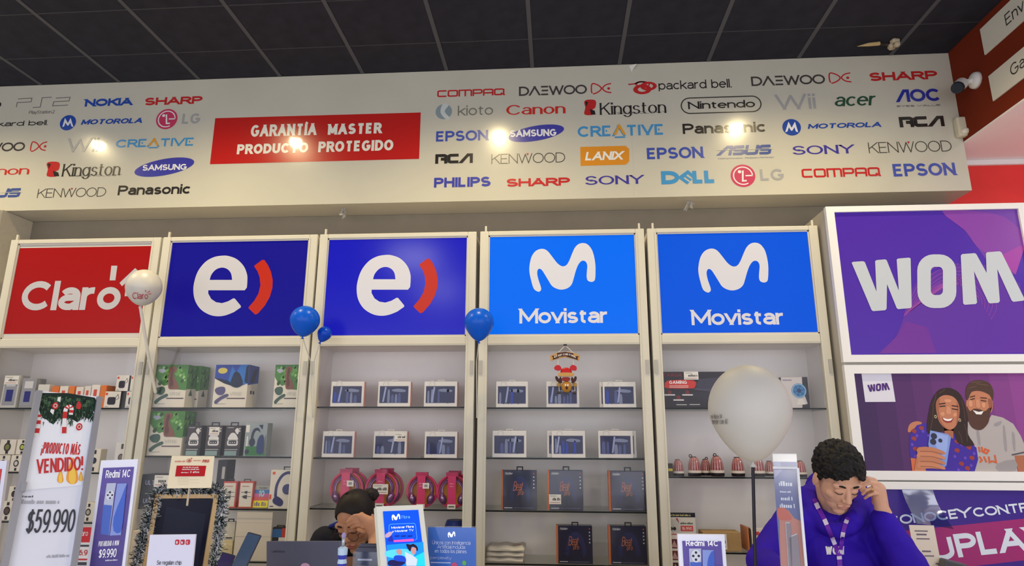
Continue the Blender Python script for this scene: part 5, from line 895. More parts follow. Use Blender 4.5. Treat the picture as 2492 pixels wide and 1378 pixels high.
# ---------------------------------------------------------------- hanging reindeer ornament
YO = YF - .012; c = onY(1375, 843, YO); o = empty('reindeer_ornament', c); tag(o, 'wooden reindeer ornament hanging upside down under a Merry Christmas banner', 'ornament')
OP = Plane((0, YO, 0), (1, 0, 0), (0, 0, 1)); ko = crop(1300, 830, .1161)
b = MB(); s_ = onY(*ko(650, 90), YO); b.box(s_.x - .01, s_.x + .01, YO - .004, YF, s_.z - .004, s_.z + .006, BK); b.build('hook', o)
TW = col((226, 216, 196), .6)
for st in ([(650, 95), (500, 250)], [(650, 95), (830, 260)], [(505, 400), (490, 640), (520, 760)], [(815, 400), (840, 640), (835, 770)], [(520, 960), (525, 1060)], [(850, 920), (855, 1060)]): b = MB(); b.tube([onY(*ko(*q), YO) for q in st], .002, TW, 6); b.build('string', o)
WD, DKW, RDW = col((196, 150, 84), .5), col((62, 28, 26), .5), col((186, 26, 34), .4)
def slab(nm, pts, m, y, t, sm=3):
    P = [OP.px(*ko(*q)) for q in pts]; P = catmull(P, sm) if sm else P; b = MB(); n = len(P)
    fr = [Vector((q[0], y, q[1])) for q in P]; bk = [v + Vector((0, t, 0)) for v in fr]; tri = tessellate_polygon([fr]); b.mesh(fr, [tuple(q) for q in tri], m); b.mesh(bk, [tuple(q) for q in tri], m)
    for i in range(n): b.face([fr[i], fr[(i + 1) % n], bk[(i + 1) % n], bk[i]], m)
    return b.build(nm, o)
slab('banner', [(330, 310), (480, 250), (650, 225), (830, 255), (960, 310), (940, 420), (830, 380), (650, 345), (500, 375), (340, 425)], WD, YO - .004, .004, 0)
bn = slab('banner_ribbon', [(365, 315), (480, 310), (480, 255), (650, 235), (820, 262), (820, 320), (935, 325), (905, 360), (920, 405), (800, 365), (650, 320), (515, 340), (510, 360), (385, 395), (400, 355)], DKW, YO - .006, .002, 0)
p = Print(Plane((0, YO - .006, 0), (1, 0, 0), (0, 0, 1)), sub(OP, ko)); wl = col((226, 216, 206), .5)
for ch, x, y in zip('MERRYCHRISTMAS', (432, 472, 512, 545, 575, 618, 652, 686, 712, 738, 770, 800, 832, 858), (340, 325, 312, 302, 295, 288, 286, 287, 289, 293, 302, 314, 330, 345)): p.text(ch, (x - 13, y + 18), (x + 13, y - 22), wl, w=.2)
p.build('lettering', bn)
for x in (500, 815): slab('foot', [(x - 80, 590), (x - 60, 530), (x + 10, 508), (x + 60, 550), (x + 70, 600), (x, 625)] if x < 600 else [(x - 70, 560), (x - 20, 505), (x + 50, 525), (x + 78, 570), (x + 60, 620), (x - 20, 615)], RDW, YO - .008, .012)
b = MB(); e = onY(*ko(670, 650), YO); b.ell(e + Vector((0, .0, 0)), (.034, .012, .026), RDW, 16, 10); b.build('hat', o, smooth=True)
slab('belt', [(510, 680), (660, 668), (820, 680), (815, 735), (660, 748), (515, 735)], WD, YO - .016, .02); slab('scarf', [(590, 770), (740, 770), (735, 840), (600, 840)], col((140, 40, 36), .5), YO - .012, .01)
for sgn, pts in ((-1, [(440, 760), (475, 740), (520, 800), (545, 750), (570, 780), (585, 880), (520, 880), (460, 830)]), (1, [(770, 790), (800, 760), (830, 800), (850, 745), (890, 760), (880, 830), (830, 880), (790, 885)])): slab('antler', pts, DKW, YO - .010, .006)
b = MB(); e = onY(*ko(678, 965), YO); b.ell(e, (.030, .016, .034), col((176, 124, 48), .6), 16, 10); b.build('head', o, smooth=True)
for x in (520, 850): b = MB(); b.ell(onY(*ko(x, 920), YO), (.013, .006, .013), col((176, 136, 70), .6)); b.build('ear', o, smooth=True)
for x in (655, 705): b = MB(); b.ell(onY(*ko(x, 930), YO - .016), (.005, .004, .006), col((240, 236, 226), .4)); b.build('eye', o, smooth=True)
b = MB(); b.ell(onY(*ko(682, 985), YO - .017), (.007, .004, .009), DKW); b.build('nose', o, smooth=True)
for x in (520, 850): b = MB(); b.ell(onY(*ko(x, 1085), YO), (.011, .006, .008), col((70, 62, 60), .5)); b.build('bell', o, smooth=True)
# ================================================================ COUNTERS (below the picture) AND WHAT STANDS ON THEM
ZK = 0.95
def counter(label, x0, x1, y0, y1):
    o = empty('service_counter', ((x0 + x1) / 2, (y0 + y1) / 2, 0)); tag(o, label, 'counter', 'service counters'); w = col((222, 218, 210), .4)
    boxobj('body', o, x0 + .03, x1 - .03, y0 + .05, y1 - .02, .08, ZK - .03, w); boxobj('plinth', o, x0 + .05, x1 - .05, y0 + .08, y1 - .05, 0, .08, col((70, 68, 66), .5)); bevel(boxobj('worktop', o, x0, x1, y0, y1, ZK - .03, ZK, col((214, 208, 198), .3)), .004)
counter('white service counter with the laptop and the small signs', -2.75, 0.36, 1.45, 2.66); counter('white service counter in front of the man in purple', 0.42, 2.5, 1.30, 2.62)
def fit_rect(TL, TR, Lp, Rp, Y0, w0=.15, solve_roll=True):
    """pose of a rectangle whose top corners and side lines are seen at these pixels, its first corner at depth Y0"""
    o = onY(*TL, Y0)
    def axes(q):
        R = Matrix.Rotation(q[0], 3, 'Z') @ Matrix.Rotation(-q[1], 3, 'X') @ Matrix.Rotation(q[2], 3, 'Y'); return R @ Vector((1, 0, 0)), R @ Vector((0, 0, 1))
    def res(q):
        u, v = axes(q); r = []; a = proj(o + u * q[3]); r += [a[0] - TR[0], a[1] - TR[1]]
        for base, src, Lq in ((o, TL, Lp), (o + u * q[3], TR, Rp)):
            b = proj(base - v * .15); s = proj(base); dx, dy = Lq[0] - src[0], Lq[1] - src[1]; l = math.hypot(dx, dy); r.append(((b[0] - s[0]) * dy - (b[1] - s[1]) * dx) / l * 1.5)
        r += [q[2] * 14, q[0] * 2.5, (q[1] - .12) * 5, max(0, -q[1]) * 60, max(0, .02 - q[3]) * 4000]; return np.array(r)
    w1 = math.hypot(TR[0] - TL[0], TR[1] - TL[1]) * Y0 / F_PX; best = None
    for ya in (-.7, -.3, 0, .3, .7):
        q = np.array([ya, .15, 0.0, w1 / math.cos(ya)]); lam = 1.0
        for it in range(40):
            r = res(q); J = np.array([(res(q + np.eye(4)[i] * 1e-5) - r) / 1e-5 for i in range(4)]).T; st = np.linalg.solve(J.T @ J + lam * np.diag([1, 1, 1, 100.0]), -J.T @ r); q2 = q + np.clip(st, -.12, .12)
            if (res(q2) ** 2).sum() < (r ** 2).sum(): q = q2; lam *= .6
            else: lam *= 3
        e = (res(q) ** 2).sum()
        if best is None or e < best[0]: best = (e, q)
    q = best[1]
    u, v = axes(q); return o, u, v, float(q[3]), q
def stand(name, label, cat, TL, TR, Lp, Rp, Y0, m_board, zbot=ZK + .012, thick=.006, group=None, foot=True, footm=None):
    o, u, v, w, q = fit_rect(TL, TR, Lp, Rp, Y0); h = (o.z - zbot) / v.z; lo = o - v * h; pl = Plane(lo, u, v, w, h); root = empty(name, (lo + u * w / 2).xy.to_3d() + Vector((0, 0, zbot - .012))); tag(root, label, cat, group)
    b = MB(); b.obox(lo + u * w / 2 + v * h / 2 - pl.n * thick / 2, u * w / 2, pl.n * thick / 2, v * h / 2, m_board); b.build('board', root)
    if foot:
        b = MB(); c = lo + u * w / 2; c.z = zbot - .006; uu = Vector((u.x, u.y, 0)).normalized(); nn = Vector((pl.n.x, pl.n.y, 0)).normalized(); b.obox(c, uu * w * .55, nn * .05, Vector((0, 0, .006)), footm or m_board); b.build('foot', root)
    return root, pl
# tall price stand
ALU = col((150, 152, 160), .35, metal=.3); SHEET = col((222, 226, 242), .5)
rt, pl = stand('price_stand', 'tall aluminium stand with a Christmas sheet and a large price in black figures', 'sign', (101, 952), (235, 966), (17, 1378), (171, 1378), 1.72, SHEET)
b = MB(); uw, vh = pl.u * pl.w, pl.v * pl.h
for s0 in (-.012, pl.w + .001): b.obox(pl.P(s0 + .006, pl.h / 2, 0), pl.u * .007, pl.n * .010, pl.v * pl.h / 2 * .995, ALU)
b.build('side_frame', rt); p = Print(pl, pl.px, 1); k = crop(0, 860, .3761); p.c = sub(pl, k)
p.poly([(270, 246), (622, 280), (526, 856), (155, 888)], col((232, 236, 248), .45), 1); random.seed(11); GN = [col(c, .6) for c in ((38, 66, 52), (24, 44, 38), (60, 92, 66), (20, 34, 30), (84, 110, 84))]
p.poly([(264, 258), (612, 288), (606, 372), (575, 430), (535, 405), (500, 448), (455, 420), (420, 440), (380, 418), (345, 462), (300, 430), (262, 400)], GN[1], 1.4, 2)
for i in range(420):
    x = random.uniform(258, 606); top = 262 + (x - 270) * .1; d = random.uniform(0, 1) * (175 if x < 470 else 140); y = top + d * (1.0 if x > 300 else 1.1); l = random.uniform(16, 40); a = random.uniform(.9, 2.3) if d > 50 else random.uniform(0, 3)
    p.poly([(x, y), (x + 7, y + 3), (x + l * math.cos(a) * .6, y + l * math.sin(a))], random.choice(GN), 2 + (i % 9) * .12)
for i in range(60):
    x = random.uniform(275, 595); y = 266 + (x - 270) * .1 + random.uniform(0, 60); p.poly([(x, y), (x + 26, y + 4), (x + 20, y + 22), (x - 4, y + 16)], random.choice(GN), 1.6 + (i % 9) * .05)
CR, CW = col((196, 50, 54), .45), col((232, 232, 236), .45)
for cx, cy in ((356, 342), (510, 478)): p.disc((cx, cy), (cx + 20, cy), CR, 4, ry=1.4); p.disc((cx, cy), (cx + 12, cy), CW, 5, ry=1.3, hole=.7)
p.poly([(368, 310), (372, 288), (392, 284), (388, 318)], CW, 4); p.poly([(322, 380), (328, 362), (350, 368), (342, 400)], CW, 4); p.poly([(495, 330), (505, 312), (522, 330), (518, 362), (494, 360)], CR, 4, 2)
for st, n in (([(412, 520), (420, 380), (440, 348), (460, 356), (456, 400)], 7), ([(250, 400), (245, 460), (232, 540)], 4)):
    S = catmull([p.c(*z) for z in st], 6, False); p.stroke(S, .010, CW, 4); 
    for j in range(0, len(S) - 2, 4): p.stroke(S[j:j + 3], .0105, CR, 4.6)
p.text('\u00a1PRODUCTO M\u00c1S', (262, 648), (524, 590), CR, w=.21, sp=.1)
RP = Plane(pl.o, (pl.u * math.cos(.13) + pl.v * math.sin(.13)), (pl.v * math.cos(.13) - pl.u * math.sin(.13))); p2 = Print(RP, sub(RP, k), 2); p2.text('VENDIDO!', (232, 782), (536, 668), CR, w=.25, sp=.1)
for (cx, cy, s_) in ((390, 800, 1), (468, 770, 1.9), (522, 800, .7)):
    for c, q in (((236, 160, 70), 1), ((240, 200, 90), .6)): p.poly([(cx - 20 * s_ * q, cy + 30 * s_), (cx - 18 * s_ * q, cy), (cx + 2 * s_, cy - 50 * s_ * q), (cx + 16 * s_ * q, cy), (cx + 18 * s_ * q, cy + 30 * s_), (cx, cy + 42 * s_)], col(c, .45), 2 + (1 - q), 3)
DKI = col((62, 64, 74), .5)
p.text('$59.990', (158, 1166), (496, 1010), DKI, w=.175, sp=.08); p.scrib((128, 934), (216, 922), DKI); p.scrib((122, 976), (392, 948), col((166, 168, 180), .5)); p.scrib((298, 1326), (448, 1300), col((166, 168, 180), .5))
p.build('sheet_print', rt); p2.build('lettering', rt)
b = MB(); clip = pl.px(*k(200, 872)); b.obox(pl.P(0, clip[1], .008), pl.u * .006, pl.n * .004, pl.v * .012, ALU); b.build('clip', rt)
# phone adverts
def advert(label, TL, TR, Lp, Rp, Y0, k, price, quad):
    rt, pl = stand('phone_advert', label, 'sign', TL, TR, Lp, Rp, Y0, col((226, 228, 244), .4), thick=.012, group='phone advert stands'); p = Print(pl, pl.rel, 1); V1, V2 = (74, 58, 140), (58, 50, 116)
    p.rect((.09, .0), (.92, .955), col(V1, .4), 1)
    for j in range(6): p.rect((.09, j * .159), (.92, j * .159 + .159), col(tuple(round(a + (b - a) * (5 - j) / 5) for a, b in zip((92, 78, 158), (66, 54, 120))), .4), 1.2)
    p.c = sub(pl, k); WL = col((240, 240, 250), .4)
    for s_, bl, tr, w_ in price:
        if s_: p.text(s_, bl, tr, WL, w=w_, sp=.12, layer=3)
        else: p.scrib(bl, tr, WL, 3)
    f = quad; G = col((178, 184, 210), .35); p.poly(f['back'], G, 3); p.poly(f['lower'], col((66, 98, 190), .35), 4); (cx, cy), (ex, ey) = f['cam']
    p.disc((cx, cy), (ex, ey), col((206, 210, 226), .3), 5, ry=1.25)
    for dx, dy in ((0, -.55), (0, .6), (-.55, 0), (.55, 0)): c = (cx + dx * (ex - cx), cy + dy * (ex - cx) * 1.25); p.disc(c, (c[0] + (ex - cx) * .25, c[1]), col((40, 42, 60), .3), 6)
    p.poly(f['front'], col((130, 148, 214), .35), 4.5); p.poly(f['wave'], col((60, 96, 196), .35), 5.5, 2); p.build('lettering', rt); return rt, pl
k = crop(0, 860, .3761)
advert('narrow phone advert stand with a price below two phones', (246, 1121), (336, 1118), (209, 1378), (305, 1378), 1.80, k, [('Redmi 14C', (684, 808), (850, 752), .23), ('PORTABILIDAD A WOM', (638, 1250), (774, 1210), .16), ('$9.990', (638, 1325), (760, 1262), .21), ('', (684, 1345), (764, 1332), 0)],
       dict(back=[(694, 842), (754, 840), (744, 900), (708, 1178), (655, 1170), (676, 960)], lower=[(672, 980), (728, 985), (706, 1178), (654, 1170)], cam=((716, 918), (742, 916)), front=[(762, 844), (824, 842), (786, 1176), (714, 1180)], wave=[(740, 1060), (790, 930), (822, 850), (816, 920), (800, 1080), (782, 1160), (740, 1150)]))
k = crop(1600, 1140, .1727)
advert('wider phone advert stand in front of the last cabinet', (1649, 1301), (1763, 1302), (1654, 1378), (1768, 1378), 1.62, k, [('Redmi 14C', (398, 1092), (850, 1016), .21)],
       dict(back=[(442, 1130), (612, 1130), (620, 1600), (460, 1600)], lower=[(456, 1320), (616, 1320), (622, 1600), (462, 1600)], cam=((538, 1232), (608, 1232)), front=[(628, 1146), (790, 1150), (800, 1600), (640, 1600)], wave=[(700, 1330), (730, 1220), (790, 1160), (796, 1400), (780, 1560), (700, 1560)]))
# red advert at the picture's edge
rt, pl = stand('phone_advert', 'red advert stand cut by the picture edge', 'sign', (-75, 1125), (17, 1121), (-110, 1378), (-20, 1378), 1.8, col((214, 216, 236), .4), thick=.012, group='phone advert stands'); p = Print(pl, pl.rel, 1); p.rect((.08, 0), (.90, .95), col((190, 44, 48), .4), 1); p.text('Claro', (.2, .82), (.86, .9), CW, w=.16); p.rect((.14, .5), (.84, .7), CW, 2); p.build('lettering', rt)
# red price sheet between the stands
rt, pl = stand('price_sheet', 'red and white price sheet between the tall stand and the phone advert', 'sign', (180, 1283), (240, 1283), (163, 1378), (224, 1378), 2.0, col((224, 222, 226), .45), thick=.004); p = Print(pl, pl.rel, 1); k = crop(0, 860, .3761); p.c = sub(pl, k)
p.poly([(490, 1126), (640, 1126), (610, 1224), (462, 1224)], col((196, 40, 48), .45), 1); p.text('Claro', (502, 1182), (576, 1146), CW, w=.16); p.poly([(462, 1224), (484, 1224), (450, 1378), (430, 1378)], col((196, 40, 48), .45), 1); p.rect((500, 1252), (580, 1240), DKI, 2); p.text('16.9', (496, 1308), (570, 1272), CR, w=.2); p.rect((470, 1340), (600, 1330), CR, 1); p.rect((484, 1372), (590, 1352), DKI, 2); p.build('lettering', rt)
# sheet with three red letter squares
rt, pl = stand('notice_stand', 'pale notice with three small red letter squares in front of the dark frame', 'sign', (365, 1302), (476, 1301), (356, 1378), (469, 1378), 1.72, col((214, 214, 234), .45), thick=.004); p = Print(pl, pl.rel, 1); k = crop(330, 1090, .209); p.c = sub(pl, k); RQ = col((188, 38, 58), .45)
for x, ch in ((460, 'a'), (522, 'b'), (584, 'c')): p.rect((x, 1130), (x + 54, 1070), RQ, 1, .003); p.text(ch, (x + 15, 1116), (x + 38, 1086), CW, w=.24, top=.7 if ch != 'b' else 1, layer=2.5)
p.text('Se regalan chip', (248, 1362), (542, 1312), DKI, w=.16, sp=.1); p.build('lettering', rt)
# dark framed board with tinsel
GOLD = col((196, 166, 122), .4, metal=.2)
rt, pl = stand('framed_board', 'dark glossy board in a thin gold frame behind the pale notice', 'frame', (385, 1211), (521, 1210), (372, 1299), (488, 1378), 1.92, col((16, 18, 42), .2, spec=.2), thick=.008)
b = MB()
for a, c_, sa, sc in ((-.004, pl.h / 2, .006, pl.h / 2 + .006), (pl.w + .004, pl.h / 2, .006, pl.h / 2 + .006)): b.obox(pl.P(a, c_, .002), pl.u * sa, pl.n * .008, pl.v * sc, GOLD)
b.obox(pl.P(pl.w / 2, pl.h + .004, .002), pl.u * (pl.w / 2 + .01), pl.n * .008, pl.v * .006, GOLD); b.build('gold_frame', rt)
p = Print(pl, pl.rel, 1); p.poly([(.16, 0), (.9, 0), (.9, .86), (.16, .93)], col((26, 30, 52), .25, spec=.2), 1); p.build('panel_print', rt)
TB = MB(); random.seed(21); TS = [col((226, 228, 236), .3, metal=.2), col((36, 52, 58), .35, metal=.4), col((120, 132, 138), .25, metal=.7), col((18, 26, 32), .4), col((150, 190, 186), .2, metal=.6)]
path = [pl.P(-.030, pl.h * .32, -.0), pl.P(-.024, pl.h * .6, 0), pl.P(-.012, pl.h * .85, 0), pl.P(.0, pl.h + .012, .0), pl.P(pl.w * .35, pl.h + .022, 0), pl.P(pl.w * .75, pl.h + .022, 0), pl.P(pl.w + .018, pl.h + .008, 0), pl.P(pl.w + .030, pl.h * .8, 0), pl.P(pl.w + .03, pl.h * .5, 0), pl.P(pl.w + .02, pl.h * .15, 0)]
S = [Vector(q) for q in catmull([tuple(q) for q in path], 26, False)]
for q in S:
    for j in range(26):
        d = Vector((random.gauss(0, 1), random.gauss(0, 1), random.gauss(0, 1))).normalized(); l = random.uniform(.012, .026); s_ = d.orthogonal().normalized() * .0013; c = q + Vector((random.uniform(-.004, .004), random.uniform(-.004, .004), random.uniform(-.004, .004)))
        TB.face([c - s_, c + s_, c + d * l + s_ * .6, c + d * l - s_ * .6], random.choices(TS, (8, 4, 4, 3, 1))[0])
o = TB.build('tinsel_fringe', None, S[0]); tag(o, 'silver and dark green tinsel garland around the gold framed board', 'garland')
# cream notice above the frame
o_, u, v, w, q = fit_rect((418, 1110), (522, 1111), (406, 1185), (515, 1185), 1.95); h = .078 * 1.25; h = (o_.z - onY(460, 1187, 1.93).z) / v.z; lo = o_ - v * h; pl = Plane(lo, u, v, w, h); b = MB(); b.obox(lo + u * w / 2 + v * h / 2, u * w / 2, pl.n * .001, v * h / 2, col((232, 222, 198), .5)); o = b.build('notice_sheet', None, lo); tag(o, 'cream notice with a dark red box taped above the tinsel frame', 'notice')
p = Print(pl, pl.rel, 2); k = crop(330, 1090, .209); p.c = sub(pl, k); MR = col((178, 30, 44), .45); p.poly([(478, 212), (822, 214), (802, 336), (460, 338)], MR, 1); p.text('PRO', (775, 178), (862, 144), MR, w=.2, slant=.15); p.disc((622, 154), (652, 154), MR, 1, hole=.86); p.text('a', (604, 170), (640, 142), MR, w=.2, top=.7); p.disc((652, 128), (660, 128), MR, 1); p.scrib((455, 172), (575, 154), col((206, 130, 120), .5)); p.scrib((670, 160), (768, 146), col((206, 130, 120), .5))
p.scrib((548, 240), (734, 227), CW); p.scrib((540, 264), (740, 249), CW); p.scrib((528, 300), (618, 287), CW); p.text('3 a\u00f1os', (630, 300), (742, 276), CW, w=.2, layer=2)
for j in range(5): p.rect((490, 360 + 18 * j), (740 if j % 2 else 620, 357 + 18 * j), col((160, 152, 140), .5), 1)
p.build('lettering', o); b = MB(); c = pl.P(w / 2, 0, -.006); b.tube([pl.P(w / 2, h * .4, -.004), pl.P(w / 2, -.05, -.012)], .003, col((190, 180, 160), .5), 6); b.build('support_rod', o)
# white screen and blue leaflet stand
rt, pl = stand('advert_screen', 'white framed upright advert screen glowing blue', 'screen', (916, 1233), (1029, 1229), (927, 1378), (1046, 1378), 1.88, col((226, 228, 220), .35), thick=.02); k = crop(900, 1210, .1219); p = Print(pl, sub(pl, k), 1); E_ = lambda c, e=.75: col(c, .25, emit=e)
p.poly([(258, 290), (965, 258), (1100, 1378), (1106, 1900), (400, 1900), (350, 1378)], E_((8, 74, 226)), 1)
p.poly([(330, 960), (1060, 900), (1100, 1378), (1106, 1900), (400, 1900), (350, 1378)], E_((20, 130, 236)), 1.5); p.poly([(335, 1080), (700, 1040), (900, 1120), (740, 1230), (345, 1200)], E_((80, 190, 244)), 2, 3); p.poly([(880, 1200), (1075, 1100), (1100, 1378), (900, 1378)], E_((30, 190, 240)), 2)
WLE = E_((232, 240, 250), .6)
p.poly([(430 + (x - 580) * .305, 340 + (y - 385) * .325) for x, y in ML], WLE, 3, 2)
p.text('Fibra', (628, 438), (788, 370), E_((120, 190, 250)), w=.1, layer=3); p.text('Movistar Fibra', (424, 640), (864, 572), WLE, w=.17, sp=.1, layer=3); p.text('y Movistar TV', (440, 712), (864, 645), WLE, w=.17, sp=.1, layer=3)
for st in ([(375, 700), (378, 575), (410, 548), (880, 530), (905, 560), (935, 830), (900, 868)],): p.stroke([p.c(*z) for z in st], .0012, E_((90, 170, 250)), 3)
p.poly([(465, 868), (862, 838), (876, 862), (870, 888), (470, 905)], E_((240, 80, 170), .6), 3); p.poly([(300, 760), (380, 700), (446, 712), (400, 790), (320, 820)], E_((190, 160, 190), .4), 3, 2); p.poly([(400, 790), (430, 770), (470, 890), (430, 900), (350, 880)], E_((40, 40, 150)), 4)
for x in (490, 620, 745): p.rect((x, 800), (x + 90, 772), E_((20, 30, 120), .4), 4)
p.poly([(720, 940), (800, 960), (860, 940), (940, 1000), (950, 1080), (900, 1060), (870, 1000), (820, 1010), (800, 1100), (740, 1020)], E_((40, 26, 50), .2), 4, 2); p.poly([(820, 1030), (870, 1010), (915, 1040), (905, 1120), (860, 1160), (820, 1110)], E_((206, 150, 150), .3), 5, 3); p.poly([(690, 1100), (800, 1150), (860, 1180), (940, 1250), (920, 1378), (720, 1378)], E_((200, 214, 240), .4), 4)
p.poly([(520, 1070), (570, 1045), (630, 1080), (625, 1150), (570, 1160), (530, 1130)], E_((200, 150, 150), .3), 5, 3); p.poly([(470, 1200), (560, 1170), (680, 1190), (720, 1280), (640, 1378), (500, 1378)], E_((30, 70, 200), .5), 4, 2); p.poly([(360, 1290), (450, 1260), (540, 1290), (700, 1310), (600, 1378), (370, 1378)], E_((30, 30, 90), .3), 5, 2)
p.build('screen_print', rt)
rt, pl = stand('leaflet_stand', 'clear leaflet stand holding a blue printed card', 'sign', (1039, 1281), (1158, 1282), (1040, 1378), (1159, 1378), 1.98, PLASTIC, thick=.004); p = Print(pl, sub(pl, k), -6)
p.poly([(1150, 606), (2112, 616), (2114, 2000), (1152, 2000)], col((44, 104, 196), .4), 0); p.base = -5; p.poly([(1550 + (x - 580) * .27, 690 + (y - 385) * .3) for x, y in ML], WLE, 1, 2); TWL = col((200, 214, 240), .4)
for s_, bl, tr in (('\u00danicos con Inteligencia', (1240, 945), (2005, 880)), ('Artificial incluida', (1340, 1030), (1900, 965)), ('en todos los planes', (1290, 1115), (1930, 1050))): p.text(s_, bl, tr, TWL, w=.16, sp=.1)
p.text('perplexity', (1205, 1240), (1625, 1190), TWL, w=.09); p.rect((1210, 1318), (1610, 1310), TWL, 1); p.disc((1880, 1320), (1922, 1320), col((90, 180, 80), .4), 2); p.disc((1680, 1378), (1740, 1378), col((200, 60, 110), .4), 1); p.build('card_print', rt)
# clear tower stand in front of the man
rt, pl = stand('clear_stand', 'tall clear acrylic stand with a grey and orange phone card in front of the man', 'sign', (1879, 1104), (1938, 1104), (1898, 1378), (1962, 1378), 1.50, PLASTIC, thick=.005); k = crop(1780, 1040, .2453); p = Print(pl, sub(pl, k), -7)
p.poly([(408, 338), (648, 340), (740, 1378), (745, 2200), (520, 2200), (486, 1378)], col((112, 118, 160), .4), 0)
p.poly([(470, 800), (560, 820), (620, 900), (690, 930), (740, 1378), (745, 2200), (520, 2200), (486, 1378)], col((196, 136, 122), .4), .6); p.poly([(455, 800), (530, 800), (600, 900), (560, 920), (465, 910)], col((200, 112, 98), .4), .9, 2); p.poly([(412, 340), (480, 345), (500, 420), (430, 500)], col((140, 146, 180), .4), .6)
for bl, tr in (((470, 580), (600, 536)), ((480, 646), (590, 632)), ((490, 722), (604, 690)), ((480, 796), (630, 760))): p.scrib(bl, tr, col((222, 224, 234), .4), 2)
for q in ([(532, 940), (578, 940), (600, 1500), (570, 1500)], [(560, 1085), (650, 1050), (690, 1500), (590, 1500)]): p.poly(q, col((196, 190, 196), .4), 2.2); p.poly([(x + 8, y + 12) for x, y in q], col((150, 140, 146), .4), 2.8)
p.build('card_print', rt); b = MB(); b.tube([pl.P(pl.w, 0, .001), pl.P(pl.w, pl.h * .94, .001)], .003, col((226, 228, 236), .2), 6); b.tube([pl.P(0, pl.h * .94, .001), pl.P(pl.w, pl.h * .94, .001)], .003, col((226, 228, 236), .2), 6); b.build('edge_frame', rt)
# laptop
o_, u, v, w, q = fit_rect((648, 1318), (828, 1318), (649, 1378), (829, 1378), 2.12); h = (o_.z - (ZK + .018)) / v.z; lo = o_ - v * h; pl = Plane(lo, u, v, w, h); o = empty('laptop', Vector((lo.x + w / 2, lo.y, ZK))); tag(o, 'grey laptop seen from behind its open lid, in front of the woman', 'laptop'); LG_ = col((92, 94, 116), .4, metal=.3)
b = MB(); b.obox(lo + u * w / 2 + v * h / 2 - pl.n * .004, u * w / 2, pl.n * .004, v * h / 2, LG_); bevel(b.build('lid', o), .002); b = MB(); b.box(lo.x, lo.x + w, lo.y + .006, lo.y + .22, ZK + .0005, ZK + .016, LG_); bevel(b.build('base', o), .003); p = Print(pl, sub(pl, crop(640, 1160, .2207)), 1); p.text('Lenovo', (100, 838), (242, 812), col((44, 46, 60), .4), w=.14); p.disc((470, 990), (520, 990), col((190, 150, 180), .4), 1, ry=.5); p.build('lettering', o)
# sanitiser bottle with blue bands
c = onY(832, 1378, 1.78); c.z = ZK; o = empty('spray_bottle', c); tag(o, 'slim clear bottle with blue and white bands before the laptop', 'bottle'); zt = onY(832, 1330, 1.78).z - ZK; zn = onY(832, 1300, 1.78).z - ZK; BB, BWt, BG = col((52, 62, 168), .25), col((176, 200, 226), .2), col((130, 170, 210), .2)
prof = [(.011, 0, BWt), (.0125, .01, BWt)]; n = 22
for j in range(n): hh = .02 + (zt - .03) * j / n; prof.append((.0125 if j % 2 else .0105, hh, (BB, BWt, BG, BB, BWt)[j % 5]))
prof += [(.013, zt - .004, BWt), (.006, zt, BG)]; b = MB(); b.lathe(c, prof, BWt, 14); b.build('bottle_body', o, smooth=False); b = MB(); b.tube([c + Vector((0, 0, zt)), c + Vector((0, 0, zn - .008))], .0045, col((176, 180, 190), .25, metal=.5), 10); b.ell(c + Vector((0, 0, zn - .004)), (.006, .006, .008), col((150, 140, 190), .3)); b.build('nozzle', o, smooth=True)
# card holder with dark leaflets
lo = onY(866, 1378, 1.9); zt = onY(890, 1338, 1.9).z
o = empty('leaflet_holder', (lo.x, 1.9, ZK)); tag(o, 'clear holder of dark leaflets beside the advert screen', 'holder'); b = MB(); b.box(lo.x - .006, lo.x + .075, 1.885, 1.889, ZK, zt - .004, PLASTIC); b.box(lo.x - .006, lo.x + .075, 1.885, 1.95, ZK, ZK + .004, PLASTIC); b.build('holder_body', o)
for j in range(6):
    b = MB(); b.obox(Vector((lo.x + .034, 1.894 + .008 * j, ZK + .006 + (zt - ZK - .006) / 2)), Vector((.034, 0, 0)), Vector((0, .0012, 0)), Vector((0, 0, (zt - ZK - .004) / 2 + .002 * j)), col(((70, 72, 92), (96, 96, 116), (60, 62, 80))[j % 3], .3)); q = b.build('leaflet', o)
    if j == 0: pp = Plane((lo.x, 1.8926, ZK + .006), (1, 0, 0), (0, 0, 1), .068, zt - ZK - .006); p = Print(pp, pp.rel, 1); p.rect((.1, .88), (.7, .9), col((190, 190, 206), .4), 1); p.rect((.1, .8), (.5, .82), col((190, 190, 206), .4), 1); p.poly([(.3, .3), (.6, .7), (.95, .72), (.95, .3)], col((120, 124, 140), .4), 1); p.rect((.7, .35), (.95, .5), col((180, 178, 180), .4), 2); p.build('leaflet_print', q)
